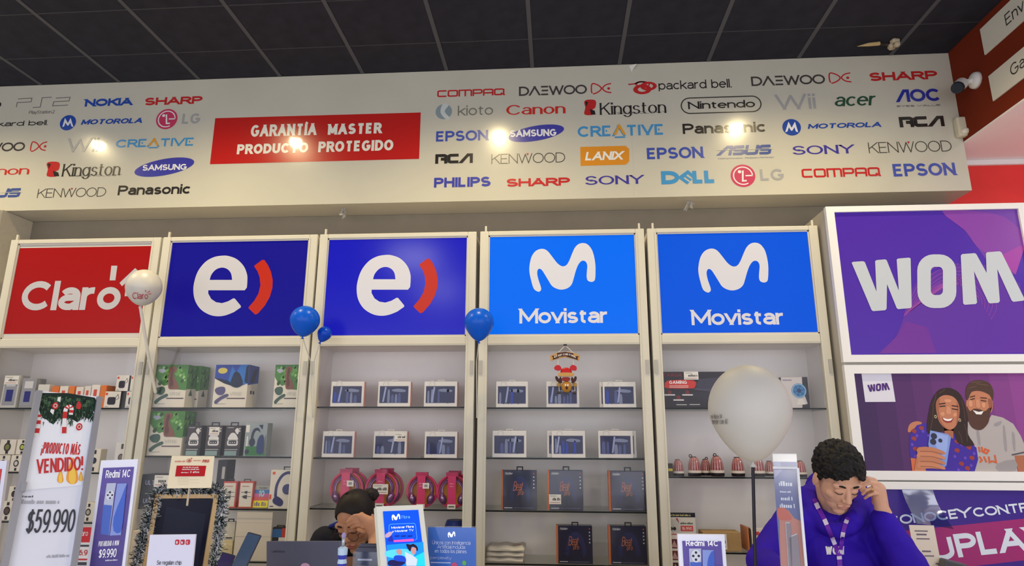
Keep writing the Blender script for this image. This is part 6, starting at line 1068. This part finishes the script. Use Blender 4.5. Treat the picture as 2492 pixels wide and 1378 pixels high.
# phones on display
for k, (x0, x1, yt, yy, lb, cc) in enumerate(((545, 580, 1352, 1.9, 'dark purple display phone lying low beside the tinsel', (58, 48, 96)), (598, 634, 1303, 1.88, 'display phone propped on a white stand before the laptop', (66, 84, 110)))):
    a = onY(x0, 1378, yy); bq = onY(x1, 1378, yy); zt = onY((x0 + x1) / 2, yt, yy).z; o = empty('display_phone', (a.x, yy, ZK)); tag(o, lb, 'phone', 'display phones'); v = Vector((.28 if k else .2, .35, 1)).normalized(); u = Vector((1, -.1, -.2)).normalized(); hh = .155; w = (bq - a).length * 1.0; top = Vector((bq.x - w * .25 if k == 0 else bq.x - w * .1, yy, zt)); cc0 = top - v * hh / 2 - u * w / 2; n = u.cross(v).normalized()
    b = MB(); b.obox(cc0, u * w / 2, n * .004, v * hh / 2, col((70, 70, 84), .3, metal=.4)); bevel(b.build('phone_body', o), .003); b = MB(); b.obox(cc0 + n * .0045, u * w / 2 * .93, n * .0006, v * hh / 2 * .95, col(cc, .15, spec=.7)); b.build('phone_screen', o)
    b = MB(); b.obox(cc0 - n * .008, u * w / 2 * .6, n * .003, v * hh / 2 * .6, col((220, 220, 226), .4)); base = cc0 - v * hh / 2; b.tube([cc0 - n * .01, Vector((cc0.x, cc0.y + .03, ZK + .006))], .006, col((220, 220, 226), .4)); b.box(cc0.x - .028, cc0.x + .028, yy - .04, yy + .06, ZK + .0005, ZK + .008, col((220, 220, 226), .4)); b.build('stand_mount', o)
# price sheet and plastic pocket by the purple unit
o_, u, v, w, q = fit_rect((2212, 1278), (2272, 1279), (2228, 1378), (2292, 1378), 3.55); h = o_.z - .6; h /= v.z; lo = o_ - v * h; pl = Plane(lo, u, v, w, h); o = empty('price_list', (lo.x + w / 2, lo.y, 0)); tag(o, 'cream price list on a thin stand behind the man, before the purple poster', 'sign'); b = MB(); b.obox(lo + u * w / 2 + v * h * .78, u * w / 2, pl.n * .002, v * h * .22, col((224, 214, 202), .5)); b.build('sheet', o); b = MB(); b.tube([Vector((lo.x + w / 2, lo.y + .02, 0)), lo + u * w / 2 + v * h * .9 + Vector((0, .012, 0))], .008, ALU, 8); b.build('pole', o); b = MB(); b.lathe(Vector((lo.x + w / 2, lo.y + .02, 0.0005)), [(.05, 0), (.05, .012), (.02, .02)], ALU, 20); b.build('base', o)
p = Print(pl, sub(pl, crop(2180, 1170, .15094)), 3.5); PG = col((110, 96, 116), .5)
for x0, y0, x1, y1 in ((330, 880, 490, 858), (330, 946, 540, 932), (420, 1150, 560, 1130), (460, 1222, 610, 1208), (640, 1352, 720, 1332), (300, 820, 510, 806)): p.rect((x0, y0), (x1, y1), PG, 1)
p.build('lettering', o)
k5 = crop(2180, 1170, .15094); QP = Plane((0, YM - .012, 0), (1, 0, 0), (0, 0, 1)); b = MB(); top = [(100, 150), (250, 150), (400, 150), (600, 150)]; G_ = []
for j in range(9):
    t = j / 8; row = []
    for i, (x, y) in enumerate(top): a = QP.px(*k5(x + t * (120, 130, 140, 190)[i], y + t * (520, 540, 560, 600)[i])); row.append(Vector((a[0], YM - .012 - .05 * t * t - .03 * math.sin(i * 1.7 + t * 2.5) * t, a[1])))
    G_.append(row)
vs = [q for r in G_ for q in r]; b.mesh(vs, [(j * 4 + i, j * 4 + i + 1, j * 4 + i + 5, j * 4 + i + 4) for j in range(8) for i in range(3)], clear('pocket_plastic', (176, 196, 236), .25, .12, .7)); o = b.build('plastic_pocket', None, vs[0], smooth=True); tag(o, 'curled clear plastic pocket taped over the purple poster lettering', 'plastic pocket')
c = onY(2318, 1372, 3.5); o = empty('phone_holder', (c.x, 3.5, 0)); tag(o, 'dark grey gadget holder at the foot of the purple poster', 'holder'); b = MB(); b.obox(c + Vector((0, 0, -.01)), Vector((.05, 0, -.012)), Vector((0, .03, 0)), Vector((.006, 0, .022)), col((84, 84, 92), .4)); bevel(b.build('grip', o), .008); b = MB(); b.tube([Vector((c.x, 3.5, 0)), c + Vector((0, 0, -.02))], .012, col((70, 70, 76), .4)); b.build('pole', o); b = MB(); b.lathe(Vector((c.x, 3.5, .0005)), [(.05, 0), (.05, .014), (.02, .02)], col((70, 70, 76), .4), 20); b.build('base', o)
# ---------------------------------------------------------------- balloons
def balloon(label, c, r, m, squash=1.0, vs=1.0, lean=Vector((0, 0, 1)), stick=None, stickm=None, stickr=.004, group='balloons', tie=True):
    o = empty('balloon', stick[-1] if stick else c - lean * r * 1.3); tag(o, label, 'balloon', group); b = MB(); prof = []
    for j in range(25):
        t = math.pi * j / 24; z = -math.cos(t); rr_ = math.sin(t); k = 1.0 - .16 * max(0, -z) ** 1.5 if squash < 2 else 1
        prof.append((max(.002, r * rr_ * k), vs * r * (z * (1.0 + .22 * squash * max(0, -z) ** 2))))
    ax = lean.normalized(); b.lathe(c, prof, m, 36, ax); b.build('skin', o, smooth=True); low = c + ax * prof[0][1]
    if tie: b = MB(); b.lathe(low - ax * .012, [(.010, 0), (.004, .008), (.005, .016)], m, 12, ax); b.build('knot', o, smooth=True)
    if stick: b = MB(); b.tube([low - ax * .004] + stick, stickr, stickm, 8); b.build('stick', o)
    return o
WB = col((206, 203, 198), .38, spec=.5); BB = col((8, 92, 214), .3)
def cpx(x, y, Y): return onY(x, y, Y)
c = cpx(350, 700, 3.6); ob = balloon('small white balloon with red lettering in front of the red sign', c, 43 * 3.6 / F_PX, WB, .1, 1.1, Vector((.05, 0, 1)), [cpx(360, 860, 3.72), Vector((cpx(360, 900, 3.74).x, YF - .006, 1.75))], col((222, 216, 206), .4), .009)
class BallPrint(Print):
    def __init__(s, c, r): s.cc = c; s.r = r; s.mb = MB(); s.c = lambda x, y: (x, -y); s.base = 0
    def pt(s, a, b, layer):
        d = ray(a, -b).normalized(); L = s.cc - CAM; t = L.dot(d); h2 = L.dot(L) - t * t; q = CAM + d * (t - math.sqrt(max(1e-6, s.r ** 2 - h2))); return s.cc + (q - s.cc) * (1 + .002 + .001 * layer)
p = BallPrint(c, 43 * 3.6 / F_PX * 1.06); RB = col((186, 60, 84), .4); p.text('Claro', (322, 728), (360, 712), RB, w=.15)
for st in ([(355, 711), (353, 706)], [(359, 713), (365, 708)], [(361, 716), (368, 715)]): p.stroke([(x, -y) for x, y in st], 1.6, RB, 2)
p.build('lettering', ob)
c = cpx(742, 780, 3.62); balloon('larger blue balloon over the stile between the two dark blue signs', c, 37 * 3.62 / F_PX, BB, .6, 1.0, Vector((.06, 0, 1)), [cpx(756, 880, 3.74), Vector((cpx(756, 900, 3.76).x, YF - .006, 1.6))], col((216, 214, 206), .4), .003)
c = cpx(790, 812, 3.72); balloon('small dark blue balloon beside the larger blue one', c, 18 * 3.7 / F_PX, col((6, 70, 200), .3), 1.3, 1.0, Vector((.45, 0, 1)), [cpx(764, 880, 3.76), Vector((cpx(762, 900, 3.78).x, YF - .006, 1.6))], col((216, 214, 206), .4), .003)
c = cpx(1166, 786, 3.62); balloon('blue balloon over the stile beside the first light blue sign', c, 37 * 3.62 / F_PX, BB, 1.1, 1.0, Vector((0, 0, 1)), [cpx(1160, 880, 3.74), Vector((cpx(1158, 900, 3.76).x, YF - .006, 1.6))], col((216, 214, 206), .4), .003)
YBN = 1.66; c = cpx(1824, 996, YBN); rB = 93 * YBN / F_PX; ob = balloon('big white balloon with small black lettering on a black stick', c, rB, col((190, 187, 182), .55, spec=.3), .75, 1.1, Vector((.02, 0, 1)), [cpx(1838, 1378, YBN), Vector((cpx(1838, 1378, YBN).x + .004, YBN, ZK))], col((24, 22, 34), .3), .004)
p = BallPrint(c, rB * 1.03); TK = col((40, 38, 44), .5); k = crop(1600, 880, .2177)
p.text('mi Note 14', k(600, 640), k(720, 590), TK, w=.13, layer=3); p.text('mejor con AI', k(612, 700), k(780, 640), TK, w=.13, layer=3); p.build('lettering', ob)
# recessed spot lamps in the ceiling
for k, q in enumerate(SPOTS):
    o = empty('recessed_spotlight', q); tag(o, 'recessed round ceiling spotlight, %s from the pillar, above the brand board' % ('first', 'second', 'third', 'fourth', 'fifth')[k], 'lamp', 'recessed spotlights'); b = MB(); b.tube(ringpts(Vector((0, 0, 0)), .06, 0, 360, 20)[:-1], .008, col((200, 198, 192), .4), 8, closed=True); M3 = Matrix.Rotation(math.pi / 2, 3, 'X'); b.v = [M3 @ z + q + Vector((0, 0, .026)) for z in b.v]; b.build('ring', o, smooth=True); b = MB(); b.lathe(q + Vector((0, 0, .030)), [(.052, 0), (.052, .004)], col((255, 214, 150), .4, emit=5.0), 20); b.build('lens', o)
# ================================================================ PEOPLE
from mathutils.bvhtree import BVHTree
def capsule(b, p0, p1, r0, r1, m, seg=14):
    p0, p1 = Vector(p0), Vector(p1); n = 5; b.tube([p0 + (p1 - p0) * k / n for k in range(n + 1)], [r0 + (r1 - r0) * k / n for k in range(n + 1)], m, seg); b.ell(p0, r0, m, seg, 9); b.ell(p1, r1, m, seg, 9)
def remesh(b, name, parent, voxel, mats, smooth=4, assign=None, wrinkle=0.0, wscale=14.0):
    """weld overlapping volumes into one continuous skin"""
    t = b.build(name + '_tmp'); md = t.modifiers.new('r', 'REMESH'); md.mode = 'VOXEL'; md.voxel_size = voxel; md.adaptivity = 0
    if smooth: ms = t.modifiers.new('s', 'SMOOTH'); ms.factor = .5; ms.iterations = smooth
    dg = bpy.context.evaluated_depsgraph_get(); me = bpy.data.meshes.new_from_object(t.evaluated_get(dg)); bpy.data.objects.remove(t)
    o0 = ORG.get(parent.name, Vector()) if parent else Vector()
    if wrinkle:
        n_ = len(me.vertices); co = np.empty(n_ * 3); me.vertices.foreach_get('co', co); co = co.reshape(-1, 3); no = np.array([tuple(v.vector) for v in me.vertex_normals])
        dd = np.array([noise.noise(Vector((c[0] * wscale, c[1] * wscale, c[2] * wscale * .7))) + .5 * noise.noise(Vector(c) * wscale * 2.3) for c in co]); co = co + no * (dd * wrinkle)[:, None]; me.vertices.foreach_set('co', co.ravel())
    me.materials.clear()
    for m in mats: me.materials.append(m)
    mi = [0] * len(me.polygons)
    if assign:
        ce = np.empty(len(me.polygons) * 3); me.polygons.foreach_get('center', ce); mi = assign(ce.reshape(-1, 3)).tolist()
    me.polygons.foreach_set('material_index', mi); me.polygons.foreach_set('use_smooth', [True] * len(me.polygons))
    tree = BVHTree.FromPolygons([v.co.copy() for v in me.vertices], [tuple(p.vertices) for p in me.polygons]); me.transform(Matrix.Translation(-o0)); me.update(); me.name = name; o = bpy.data.objects.new(name, me); COL.objects.link(o)
    if parent: o.parent = parent
    ORG[o.name] = o0; return o, tree
class SurfPrint(Print):
    """print laid on a curved surface"""
    def __init__(s, trees): s.t = trees; s.mb = MB(); s.c = lambda x, y: (x, -y); s.base = 0
    def pt(s, a, b, layer):
        d = ray(a, -b).normalized(); best = None
        for t in s.t:
            h = t.ray_cast(CAM, d)
            if h[0] is not None and (best is None or h[3] < best): best = h[3]
        return CAM + d * ((best or 2.0) - .002 - .0012 * layer)
class Head:
    def __init__(s, c, yaw, pitch, roll=0.0, k=1.0): s.c = Vector(c); s.k = k; s.R = Matrix.Rotation(math.radians(yaw), 3, 'Z') @ Matrix.Rotation(math.radians(pitch), 3, 'X') @ Matrix.Rotation(math.radians(roll), 3, 'Y')
    def __call__(s, x, y, z): return s.c + s.R @ (Vector((x, y, z)) * s.k)
    def inv(s, p): return s.R.transposed() @ (p - s.c) / s.k
    def ell(s, b, x, y, z, rx, ry, rz, m, rot=None): b.ell(s(x, y, z), (rx * s.k, ry * s.k, rz * s.k), m, 18, 12, s.R @ rot if rot else s.R)
    def cap(s, b, p, q, r0, r1, m): capsule(b, s(*p), s(*q), r0 * s.k, r1 * s.k, m, 12)
def head_shape(H, b, m, jaw=1.0, nose=1.0):
    H.ell(b, 0, .012, .045, .074, .094, .084, m); H.ell(b, 0, -.022, -.014, .064 * jaw, .070, .080, m); H.ell(b, 0, -.044, -.064, .044 * jaw, .040, .042, m); H.ell(b, 0, -.066, -.092, .024 * jaw, .020, .017, m)
    H.cap(b, (-.044, -.072, .030), (.044, -.072, .030), .013, .013, m); H.cap(b, (0, -.080, .026), (0, -.105, -.020), .0085, .0125 * nose, m)
    for s in (-1, 1):
        H.ell(b, s * .011, -.096, -.024, .0085 * nose, .010, .008, m); H.ell(b, s * .040, -.052, -.020, .022, .022, .022, m); H.ell(b, s * .031, -.074, .008, .0165, .0125, .0125, m); H.ell(b, s * .076, .008, -.004, .010, .018, .032, m)
        H.ell(b, s * .012, -.088, -.0535, .014, .008, .0065, m)
    H.ell(b, 0, -.087, -.064, .020, .009, .0075, m)
def lips(H):
    R = np.array(H.R); c0 = np.array(H.c)
    def f(c):
        p = (c - c0) @ R / H.k; return ((p[:, 1] < -.078) & (abs(p[:, 0]) < .021) & (p[:, 2] > -.068 + .25 * abs(p[:, 0])) & (p[:, 2] < -.0495 - .25 * abs(p[:, 0]))).astype(int)
    return f
def face_marks(H, root, hairm, brow_t=.0045):
    for s in (-1, 1):
        b = MB(); b.tube([H(s * x, y, z) for x, y, z in ((.016, -.0875, .031), (.030, -.0885, .037), (.048, -.076, .031))], [brow_t * .8 * H.k, brow_t * H.k, brow_t * .4 * H.k], hairm, 8); b.build('eyebrow', root, smooth=True)
        b = MB(); b.tube([H(s * x, y, z) for x, y, z in ((.017, -.0855, .003), (.026, -.0885, -.0005), (.036, -.0865, -.0005), (.045, -.079, .003))], .0014 * H.k, hairm, 6); b.build('eyelash', root, smooth=True)
def finger(b, P, r, m):
    for k in range(len(P) - 1): capsule(b, P[k], P[k + 1], r * (1 - .1 * k), r * (1 - .1 * (k + 1)), m, 10)
# ---------------------------------------------------------------- man in the purple hoodie
SKIN = col((204, 158, 134), .45, sss=.12, vary=.04, scale=40); LIP = col((188, 132, 118), .45); HAIR = col((13, 12, 15), .65, spec=.3)
mc = onY(2034, 1167, 2.72); man = empty('person', Vector((mc.x, 3.0, 0))); tag(man, 'person in a purple hoodie with a lanyard, head bowed, one hand at the temple', 'person')
H = Head(mc, 7, 36, 1.5, 1.0); b = MB(); head_shape(H, b, SKIN)
nb = onY(2035, 1262, 2.84); capsule(b, H(0, .03, -.05), nb, .052, .058, SKIN)
chest = onY(2030, 1385, 2.82); capsule(b, nb, chest, .08, .14, SKIN); pel = Vector((chest.x, 2.98, .80)); capsule(b, chest, pel, .14, .13, SKIN)
SL, SR = onY(1925, 1275, 2.82), onY(2128, 1285, 2.82); capsule(b, SL, SR, .06, .06, SKIN)
EL = onY(1862, 1430, 2.72); HL = Vector((onY(1930, 1378, 2.47).x, 2.28, 1.0)); ER = onY(2216, 1420, 2.65); WR = onY(2146, 1238, 2.675)
ER.z = max(ER.z, ZK + .078); EL.z = max(EL.z, ZK + .075)
capsule(b, SL, EL, .05, .042, SKIN); capsule(b, EL, HL, .04, .028, SKIN); capsule(b, SR, ER, .05, .042, SKIN); capsule(b, ER, WR, .042, .027, SKIN)
b.ell(HL + Vector((.0, -.05, -.008)), (.04, .05, .016), SKIN)
for k in range(4): finger(b, [HL + Vector((-.03 + .02 * k, -.09, -.008)), HL + Vector((-.034 + .022 * k, -.13, -.006)), HL + Vector((-.034 + .022 * k, -.155, -.014))], .0085, SKIN)
finger(b, [HL + Vector((.035, -.04, -.005)), HL + Vector((.062, -.075, -.01)), HL + Vector((.06, -.105, -.014))], .0095, SKIN)
# raised hand: palm, four bent fingers of unequal length, thumb behind
K = [onY(x, y, 2.655) for x, y in ((2126, 1168), (2135, 1178), (2140, 1190), (2142, 1202))]; capsule(b, WR, (K[1] + K[2]) / 2 + Vector((.004, .012, -.012)), .026, .027, SKIN); capsule(b, K[0] + Vector((.004, .01, -.006)), K[3] + Vector((.0, .01, -.004)), .0135, .0125, SKIN); capsule(b, WR, K[0] + Vector((.006, .01, -.01)), .022, .014, SKIN); capsule(b, WR, K[3] + Vector((-.003, .008, -.008)), .020, .013, SKIN)
TIPS = [((2111, 1164), (2098, 1170), (2092, 1182)), ((2118, 1175), (2103, 1181), (2095, 1193)), ((2123, 1188), (2108, 1193), (2099, 1203)), ((2127, 1201), (2114, 1206), (2105, 1213))]
for k, (a, c_, d) in enumerate(TIPS): finger(b, [K[k], onY(*a, 2.638), onY(*c_, 2.645), onY(*d, 2.665)], (.0086, .0088, .0084, .0076)[k], SKIN)
finger(b, [WR + Vector((-.018, .012, .02)), onY(2128, 1208, 2.695), onY(2112, 1200, 2.695)], .011, SKIN)
body, t_body = remesh(b, 'body', man, .0027, [SKIN, LIP], 2, lips(H)); face_marks(H, man, HAIR, .0038)
b = MB(); c = onY(2121, 1190, 2.637); b.tube([c + (onY(2122, 1187, 2.62) - onY(2121, 1191, 2.62)).normalized().cross(Vector((0, 0, 1))) * 0 + Vector((.0105 * math.cos(t) * .35, .0105 * math.sin(t), .0105 * math.cos(t))) for t in (2 * math.pi * j / 16 for j in range(16))], .0014, col((226, 190, 110), .2, metal=.9), 6, closed=True); b.build('ring', man, smooth=True)
HOOD = col((46, 17, 160), .8, vary=.10, scale=12, bump=.2, spec=.2); b = MB()
b.ell(chest + Vector((0, .0, .0)), (.178, .125, .2), HOOD, 24, 14); capsule(b, nb + Vector((0, .02, -.09)), chest, .12, .15, HOOD, 20); capsule(b, chest, pel + Vector((0, 0, .02)), .16, .165, HOOD, 20)
capsule(b, SL + Vector((.03, 0, -.005)), SR + Vector((-.03, 0, -.005)), .074, .074, HOOD, 18); capsule(b, SL, EL, .076, .064, HOOD, 16); capsule(b, EL, HL + Vector((0, .05, .01)), .06, .042, HOOD, 16); capsule(b, SR, ER, .080, .072, HOOD, 16); cu = onY(2150, 1266, 2.675); capsule(b, ER, cu, .07, .043, HOOD, 16); capsule(b, cu + Vector((.004, 0, -.014)), cu, .047, .046, HOOD, 16)
ringp = [onY(*q) for q in ((1962, 1205, 2.85), (1982, 1248, 2.78), (2008, 1282, 2.73), (2038, 1294, 2.71), (2066, 1280, 2.73), (2092, 1246, 2.78), (2106, 1212, 2.85), (2080, 1200, 2.94), (2030, 1185, 2.98), (1985, 1190, 2.94))]
for k in range(len(ringp)): capsule(b, ringp[k], ringp[(k + 1) % len(ringp)], .030 if 2 <= k <= 3 else .036, .030 if 1 <= k <= 3 else .036, HOOD)
b.ell(onY(2035, 1190, 3.0), (.13, .07, .09), HOOD)
hood, t_hood = remesh(b, 'hoodie', man, .007, [HOOD], 5, None, .006, 13)
LEG = col((36, 36, 44), .8); b = MB()
for s in (-1, 1): hp = pel + Vector((s * .085, .02, -.02)); kn = Vector((pel.x + s * .1, 2.9, .45)); an = Vector((pel.x + s * .1, 3.02, .09)); capsule(b, hp, kn, .095, .065, LEG); capsule(b, kn, an, .065, .05, LEG)
b.ell(pel, (.17, .13, .12), LEG); remesh(b, 'trousers', man, .012, [LEG], 3)
for s in (-1, 1): b = MB(); b.ell(Vector((pel.x + s * .1, 2.97, .045)), (.05, .13, .045), col((40, 38, 40), .5)); b.build('shoe', man, smooth=True)
# curly hair
b = MB(); random.seed(4)
def hairline(phi, front, side, back):
    t = abs(phi) / math.pi; return front + (side - front) * min(1, t / .45) ** 2.2 if t < .45 else side + (back - side) * (t - .45) / .55
for i in range(2300):
    z = random.uniform(-1, 1); ph = random.uniform(-math.pi, math.pi); q = math.sqrt(1 - z * z); d = Vector((q * math.sin(ph), -q * math.cos(ph), z)); p = Vector((d.x * .076, .012 + d.y * .096, .045 + d.z * .086))
    if p.z < hairline(ph, .074 + .010 * math.sin(5 * ph + 1), -.002, -.07): continue
    up = max(0, d.z); off = .001 + .016 * up + .007 * max(0, -d.y) * (1 if p.z > .06 else 0); r = random.uniform(.0052, .0088); b.ell(H(*(p + d * (off + random.uniform(-.005, .006)))), r, HAIR, 7, 5)
H.ell(b, 0, .017, .060, .0755, .093, .084, HAIR); hair, _ = remesh(b, 'hair', man, .0032, [HAIR], 0)
# lanyard and chest lettering
LAN, LANW = col((104, 40, 170), .5), col((206, 196, 222), .5); tr = [t_hood, t_body]; p = SurfPrint(tr)
def strap(pts, w0, w1, n=40):
    S = catmull(pts, 10, False); N = len(S)
    for j in range(N - 1):
        t = j / N; w = w0 + (w1 - w0) * t; (x0, y0), (x1, y1) = S[j], S[j + 1]; dx, dy = x1 - x0, y1 - y0; l = math.hypot(dx, dy) or 1; nx, ny = -dy / l * w / 2, dx / l * w / 2
        m = LANW if (j // 5) % 3 == 1 else LAN
        p.mb.face([p.pt(x0 + nx, -(y0 + ny), 2), p.pt(x0 - nx, -(y0 - ny), 2), p.pt(x1 - nx, -(y1 - ny), 2), p.pt(x1 + nx, -(y1 + ny), 2)], m)
strap([(1981, 1214), (1992, 1238), (2006, 1264), (2018, 1292), (2032, 1326), (2040, 1350)], 11, 10); strap([(2064, 1260), (2058, 1274), (2052, 1296), (2048, 1324), (2044, 1350)], 11, 10); strap([(2042, 1348), (2043, 1362), (2044, 1378), (2045, 1392)], 12, 12); p.build('lanyard_lace', man)
p = SurfPrint([t_hood]); p.text('WOM', (2009, 1350), (2054, 1330), col((216, 214, 226), .6), w=.24, sp=.08, layer=.5); p.build('lettering', man)
# ---------------------------------------------------------------- woman with glasses leaning on her hand
SKW = col((190, 140, 112), .5, sss=.12, vary=.04, scale=40); HRW = col((26, 20, 22), .55); wc = onY(868, 1270, 2.85); wom = empty('person', Vector((wc.x, 3.0, 0))); tag(wom, 'person in a dark shirt and round glasses, forehead resting on one hand behind the laptop', 'person')
G = Head(wc, -12, 27, -6, .98); b = MB(); head_shape(G, b, SKW, .94, .92); nb = onY(868, 1345, 2.97); capsule(b, G(0, .03, -.05), nb, .047, .052, SKW); ch = onY(862, 1440, 2.97); capsule(b, nb, ch, .07, .12, SKW); pl_ = Vector((ch.x, 3.06, .78)); capsule(b, ch, pl_, .12, .13, SKW)
S1, S2 = onY(792, 1318, 2.95), onY(950, 1335, 2.95); capsule(b, S1, S2, .05, .05, SKW); E1 = onY(742, 1440, 2.85); E2 = Vector((onY(918, 1378, 2.67).x + .01, 2.62, .995)); W2 = onY(911, 1300, 2.72); A1 = Vector((E1.x + .14, 2.58, .995))
capsule(b, S1, E1, .045, .038, SKW); capsule(b, E1, A1, .036, .024, SKW); capsule(b, S2, E2, .045, .038, SKW); capsule(b, E2, W2, .037, .024, SKW)
b.ell(A1 + Vector((.05, -.03, -.006)), (.045, .04, .015), SKW)
for k in range(4): finger(b, [A1 + Vector((.08, -.055 + .018 * k, -.006)), A1 + Vector((.115, -.06 + .02 * k, -.004)), A1 + Vector((.14, -.06 + .02 * k, -.012))], .0078, SKW)
finger(b, [A1 + Vector((.03, -.05, -.004)), A1 + Vector((.06, -.085, -.006)), A1 + Vector((.09, -.095, -.01))], .0085, SKW)
KW = [onY(x, y, 2.705) for x, y in ((880, 1254), (878, 1262), (880, 1271), (884, 1280))]; mid = onY(898, 1272, 2.71)
capsule(b, W2, mid, .024, .026, SKW); capsule(b, mid, (KW[0] + KW[1]) / 2, .025, .016, SKW); capsule(b, mid, KW[3], .022, .013, SKW); capsule(b, KW[0], KW[3], .012, .011, SKW)
for k, (a, c_) in enumerate((((862, 1256), (849, 1265)), ((861, 1263), (846, 1272)), ((863, 1271), (848, 1279)), ((868, 1279), (856, 1285)))): finger(b, [KW[k], onY(*a, 2.702), onY(*c_, 2.72)], (.0084, .0086, .0082, .0075)[k], SKW)
finger(b, [W2 + Vector((-.02, .01, .01)), onY(884, 1294, 2.72), onY(872, 1290, 2.725)], .0092, SKW)
bodyw, t_bw = remesh(b, 'body', wom, .0027, [SKW, col((168, 96, 92), .4)], 2, lips(G)); face_marks(G, wom, HRW, .0034)
SH = col((20, 22, 38), .8, vary=.15, scale=14); b = MB(); b.ell(ch, (.15, .11, .17), SH, 22, 14); capsule(b, nb + Vector((0, .02, -.07)), ch, .09, .13, SH, 18); capsule(b, ch, pl_, .14, .15, SH, 18); capsule(b, S1, S2, .066, .066, SH, 16); capsule(b, S1, E1, .066, .056, SH, 14); capsule(b, E1, A1 + Vector((-.06, .04, .004)), .052, .038, SH, 14); capsule(b, S2, S2 + (E2 - S2) * .55, .066, .06, SH, 14); b.ell(nb + Vector((-.02, .03, -.01)), (.085, .07, .04), SH)
shirt, t_sh = remesh(b, 'shirt', wom, .007, [SH], 4, None, .004, 15)
b = MB(); capsule(b, onY(804, 1281, 2.93), onY(820, 1275, 2.91), .008, .010, col((36, 50, 130), .7)); b.build('collar', wom, smooth=True)
LGW = col((34, 36, 46), .8); b = MB()
for s in (-1, 1): hp = pl_ + Vector((s * .08, 0, -.05)); kn = Vector((pl_.x + s * .09, 2.86, .42)); an = Vector((pl_.x + s * .09, 2.98, .09)); capsule(b, hp, kn, .09, .06, LGW); capsule(b, kn, an, .06, .045, LGW)
b.ell(pl_, (.16, .13, .11), LGW); remesh(b, 'trousers', wom, .012, [LGW], 3)
for s in (-1, 1): b = MB(); b.ell(Vector((pl_.x + s * .09, 2.94, .04)), (.045, .12, .04), col((40, 38, 40), .5)); b.build('shoe', wom, smooth=True)
# stool under her
o = empty('stool', Vector((pl_.x, 3.1, 0))); tag(o, 'round black stool under the woman', 'stool'); b = MB(); b.lathe(Vector((pl_.x, 3.1, .56)), [(.17, 0), (.18, .02), (.17, .045)], LGW, 24); b.build('seat', o); b = MB(); b.tube([Vector((pl_.x, 3.1, .03)), Vector((pl_.x, 3.1, .57))], .025, ALU); b.build('column', o); b = MB(); b.lathe(Vector((pl_.x, 3.1, .0005)), [(.2, 0), (.2, .012), (.03, .03)], ALU, 24); b.build('base', o)
# hair pulled back with a bun
b = MB(); vs = []; fs = []; nu, nv = 48, 26
for j in range(nv + 1):
    for i in range(nu):
        ph = -math.pi + 2 * math.pi * i / nu; hl = hairline(ph, .084 + .008 * math.cos(2 * ph + .4), -.004, -.09); zlo = max(-.98, min(.97, (hl - .045) / .088)); z = zlo + (1 - zlo) * j / nv; z = min(z, 1); q = math.sqrt(max(0, 1 - z * z)); d = Vector((q * math.sin(ph), -q * math.cos(ph), z)); rip = .0012 * math.sin(ph * 23 + z * 4); vs.append(G(*(Vector((d.x * .080, .012 + d.y * .100, .045 + d.z * .091)) + d * rip)))
n0 = len(vs)
for q in vs[:n0]: l = G.inv(q); vs.append(G(l.x * .88, .012 + (l.y - .012) * .88, .045 + (l.z - .045) * .88))
for j in range(nv):
    for i in range(nu): a = j * nu + i; c_ = j * nu + (i + 1) % nu; fs += [(a, c_, c_ + nu, a + nu), (n0 + a, n0 + a + nu, n0 + c_ + nu, n0 + c_)]
for i in range(nu): fs.append((i, n0 + i, n0 + (i + 1) % nu, (i + 1) % nu))
b.mesh(vs, fs, HRW); b.build('hair', wom, smooth=True)
b = MB(); random.seed(9); bc = G(.048, .085, .075)
for i in range(40): d = Vector((random.gauss(0, 1), random.gauss(0, 1), random.gauss(0, 1))).normalized(); b.ell(bc + Vector((d.x * .026, d.y * .026, d.z * .020)), (.013, .013, .012), HRW, 8, 6)
b.ell(bc, (.032, .032, .026), HRW); remesh(b, 'hair_bun', wom, .004, [HRW], 3)
# glasses
gl = MB(); GF = col((70, 44, 46), .3, metal=.3)
for s in (-1, 1): gl.tube([G(s * .034 + .025 * math.cos(t), -.103 + .004 * abs(math.cos(t)), -.006 + .021 * math.sin(t)) for t in (2 * math.pi * j / 24 for j in range(24))], .0013, GF, 6, closed=True); gl.tube([G(s * .059, -.098, -.002), G(s * .074, -.05, .004), G(s * .078, .0, .006)], .0012, GF, 6)
gl.tube([G(-.010, -.104, -.002), G(0, -.108, .001), G(.010, -.104, -.002)], .0013, GF, 6); gl.build('glasses_frame', wom, smooth=True)
for s in (-1, 1): b = MB(); pts = [G(s * .034 + .024 * math.cos(t), -.103, -.006 + .020 * math.sin(t)) for t in (2 * math.pi * j / 24 for j in range(24))]; b.face(pts, clear('lens_clear', (236, 230, 228), .06, .05, .4)); b.build('lens', wom)
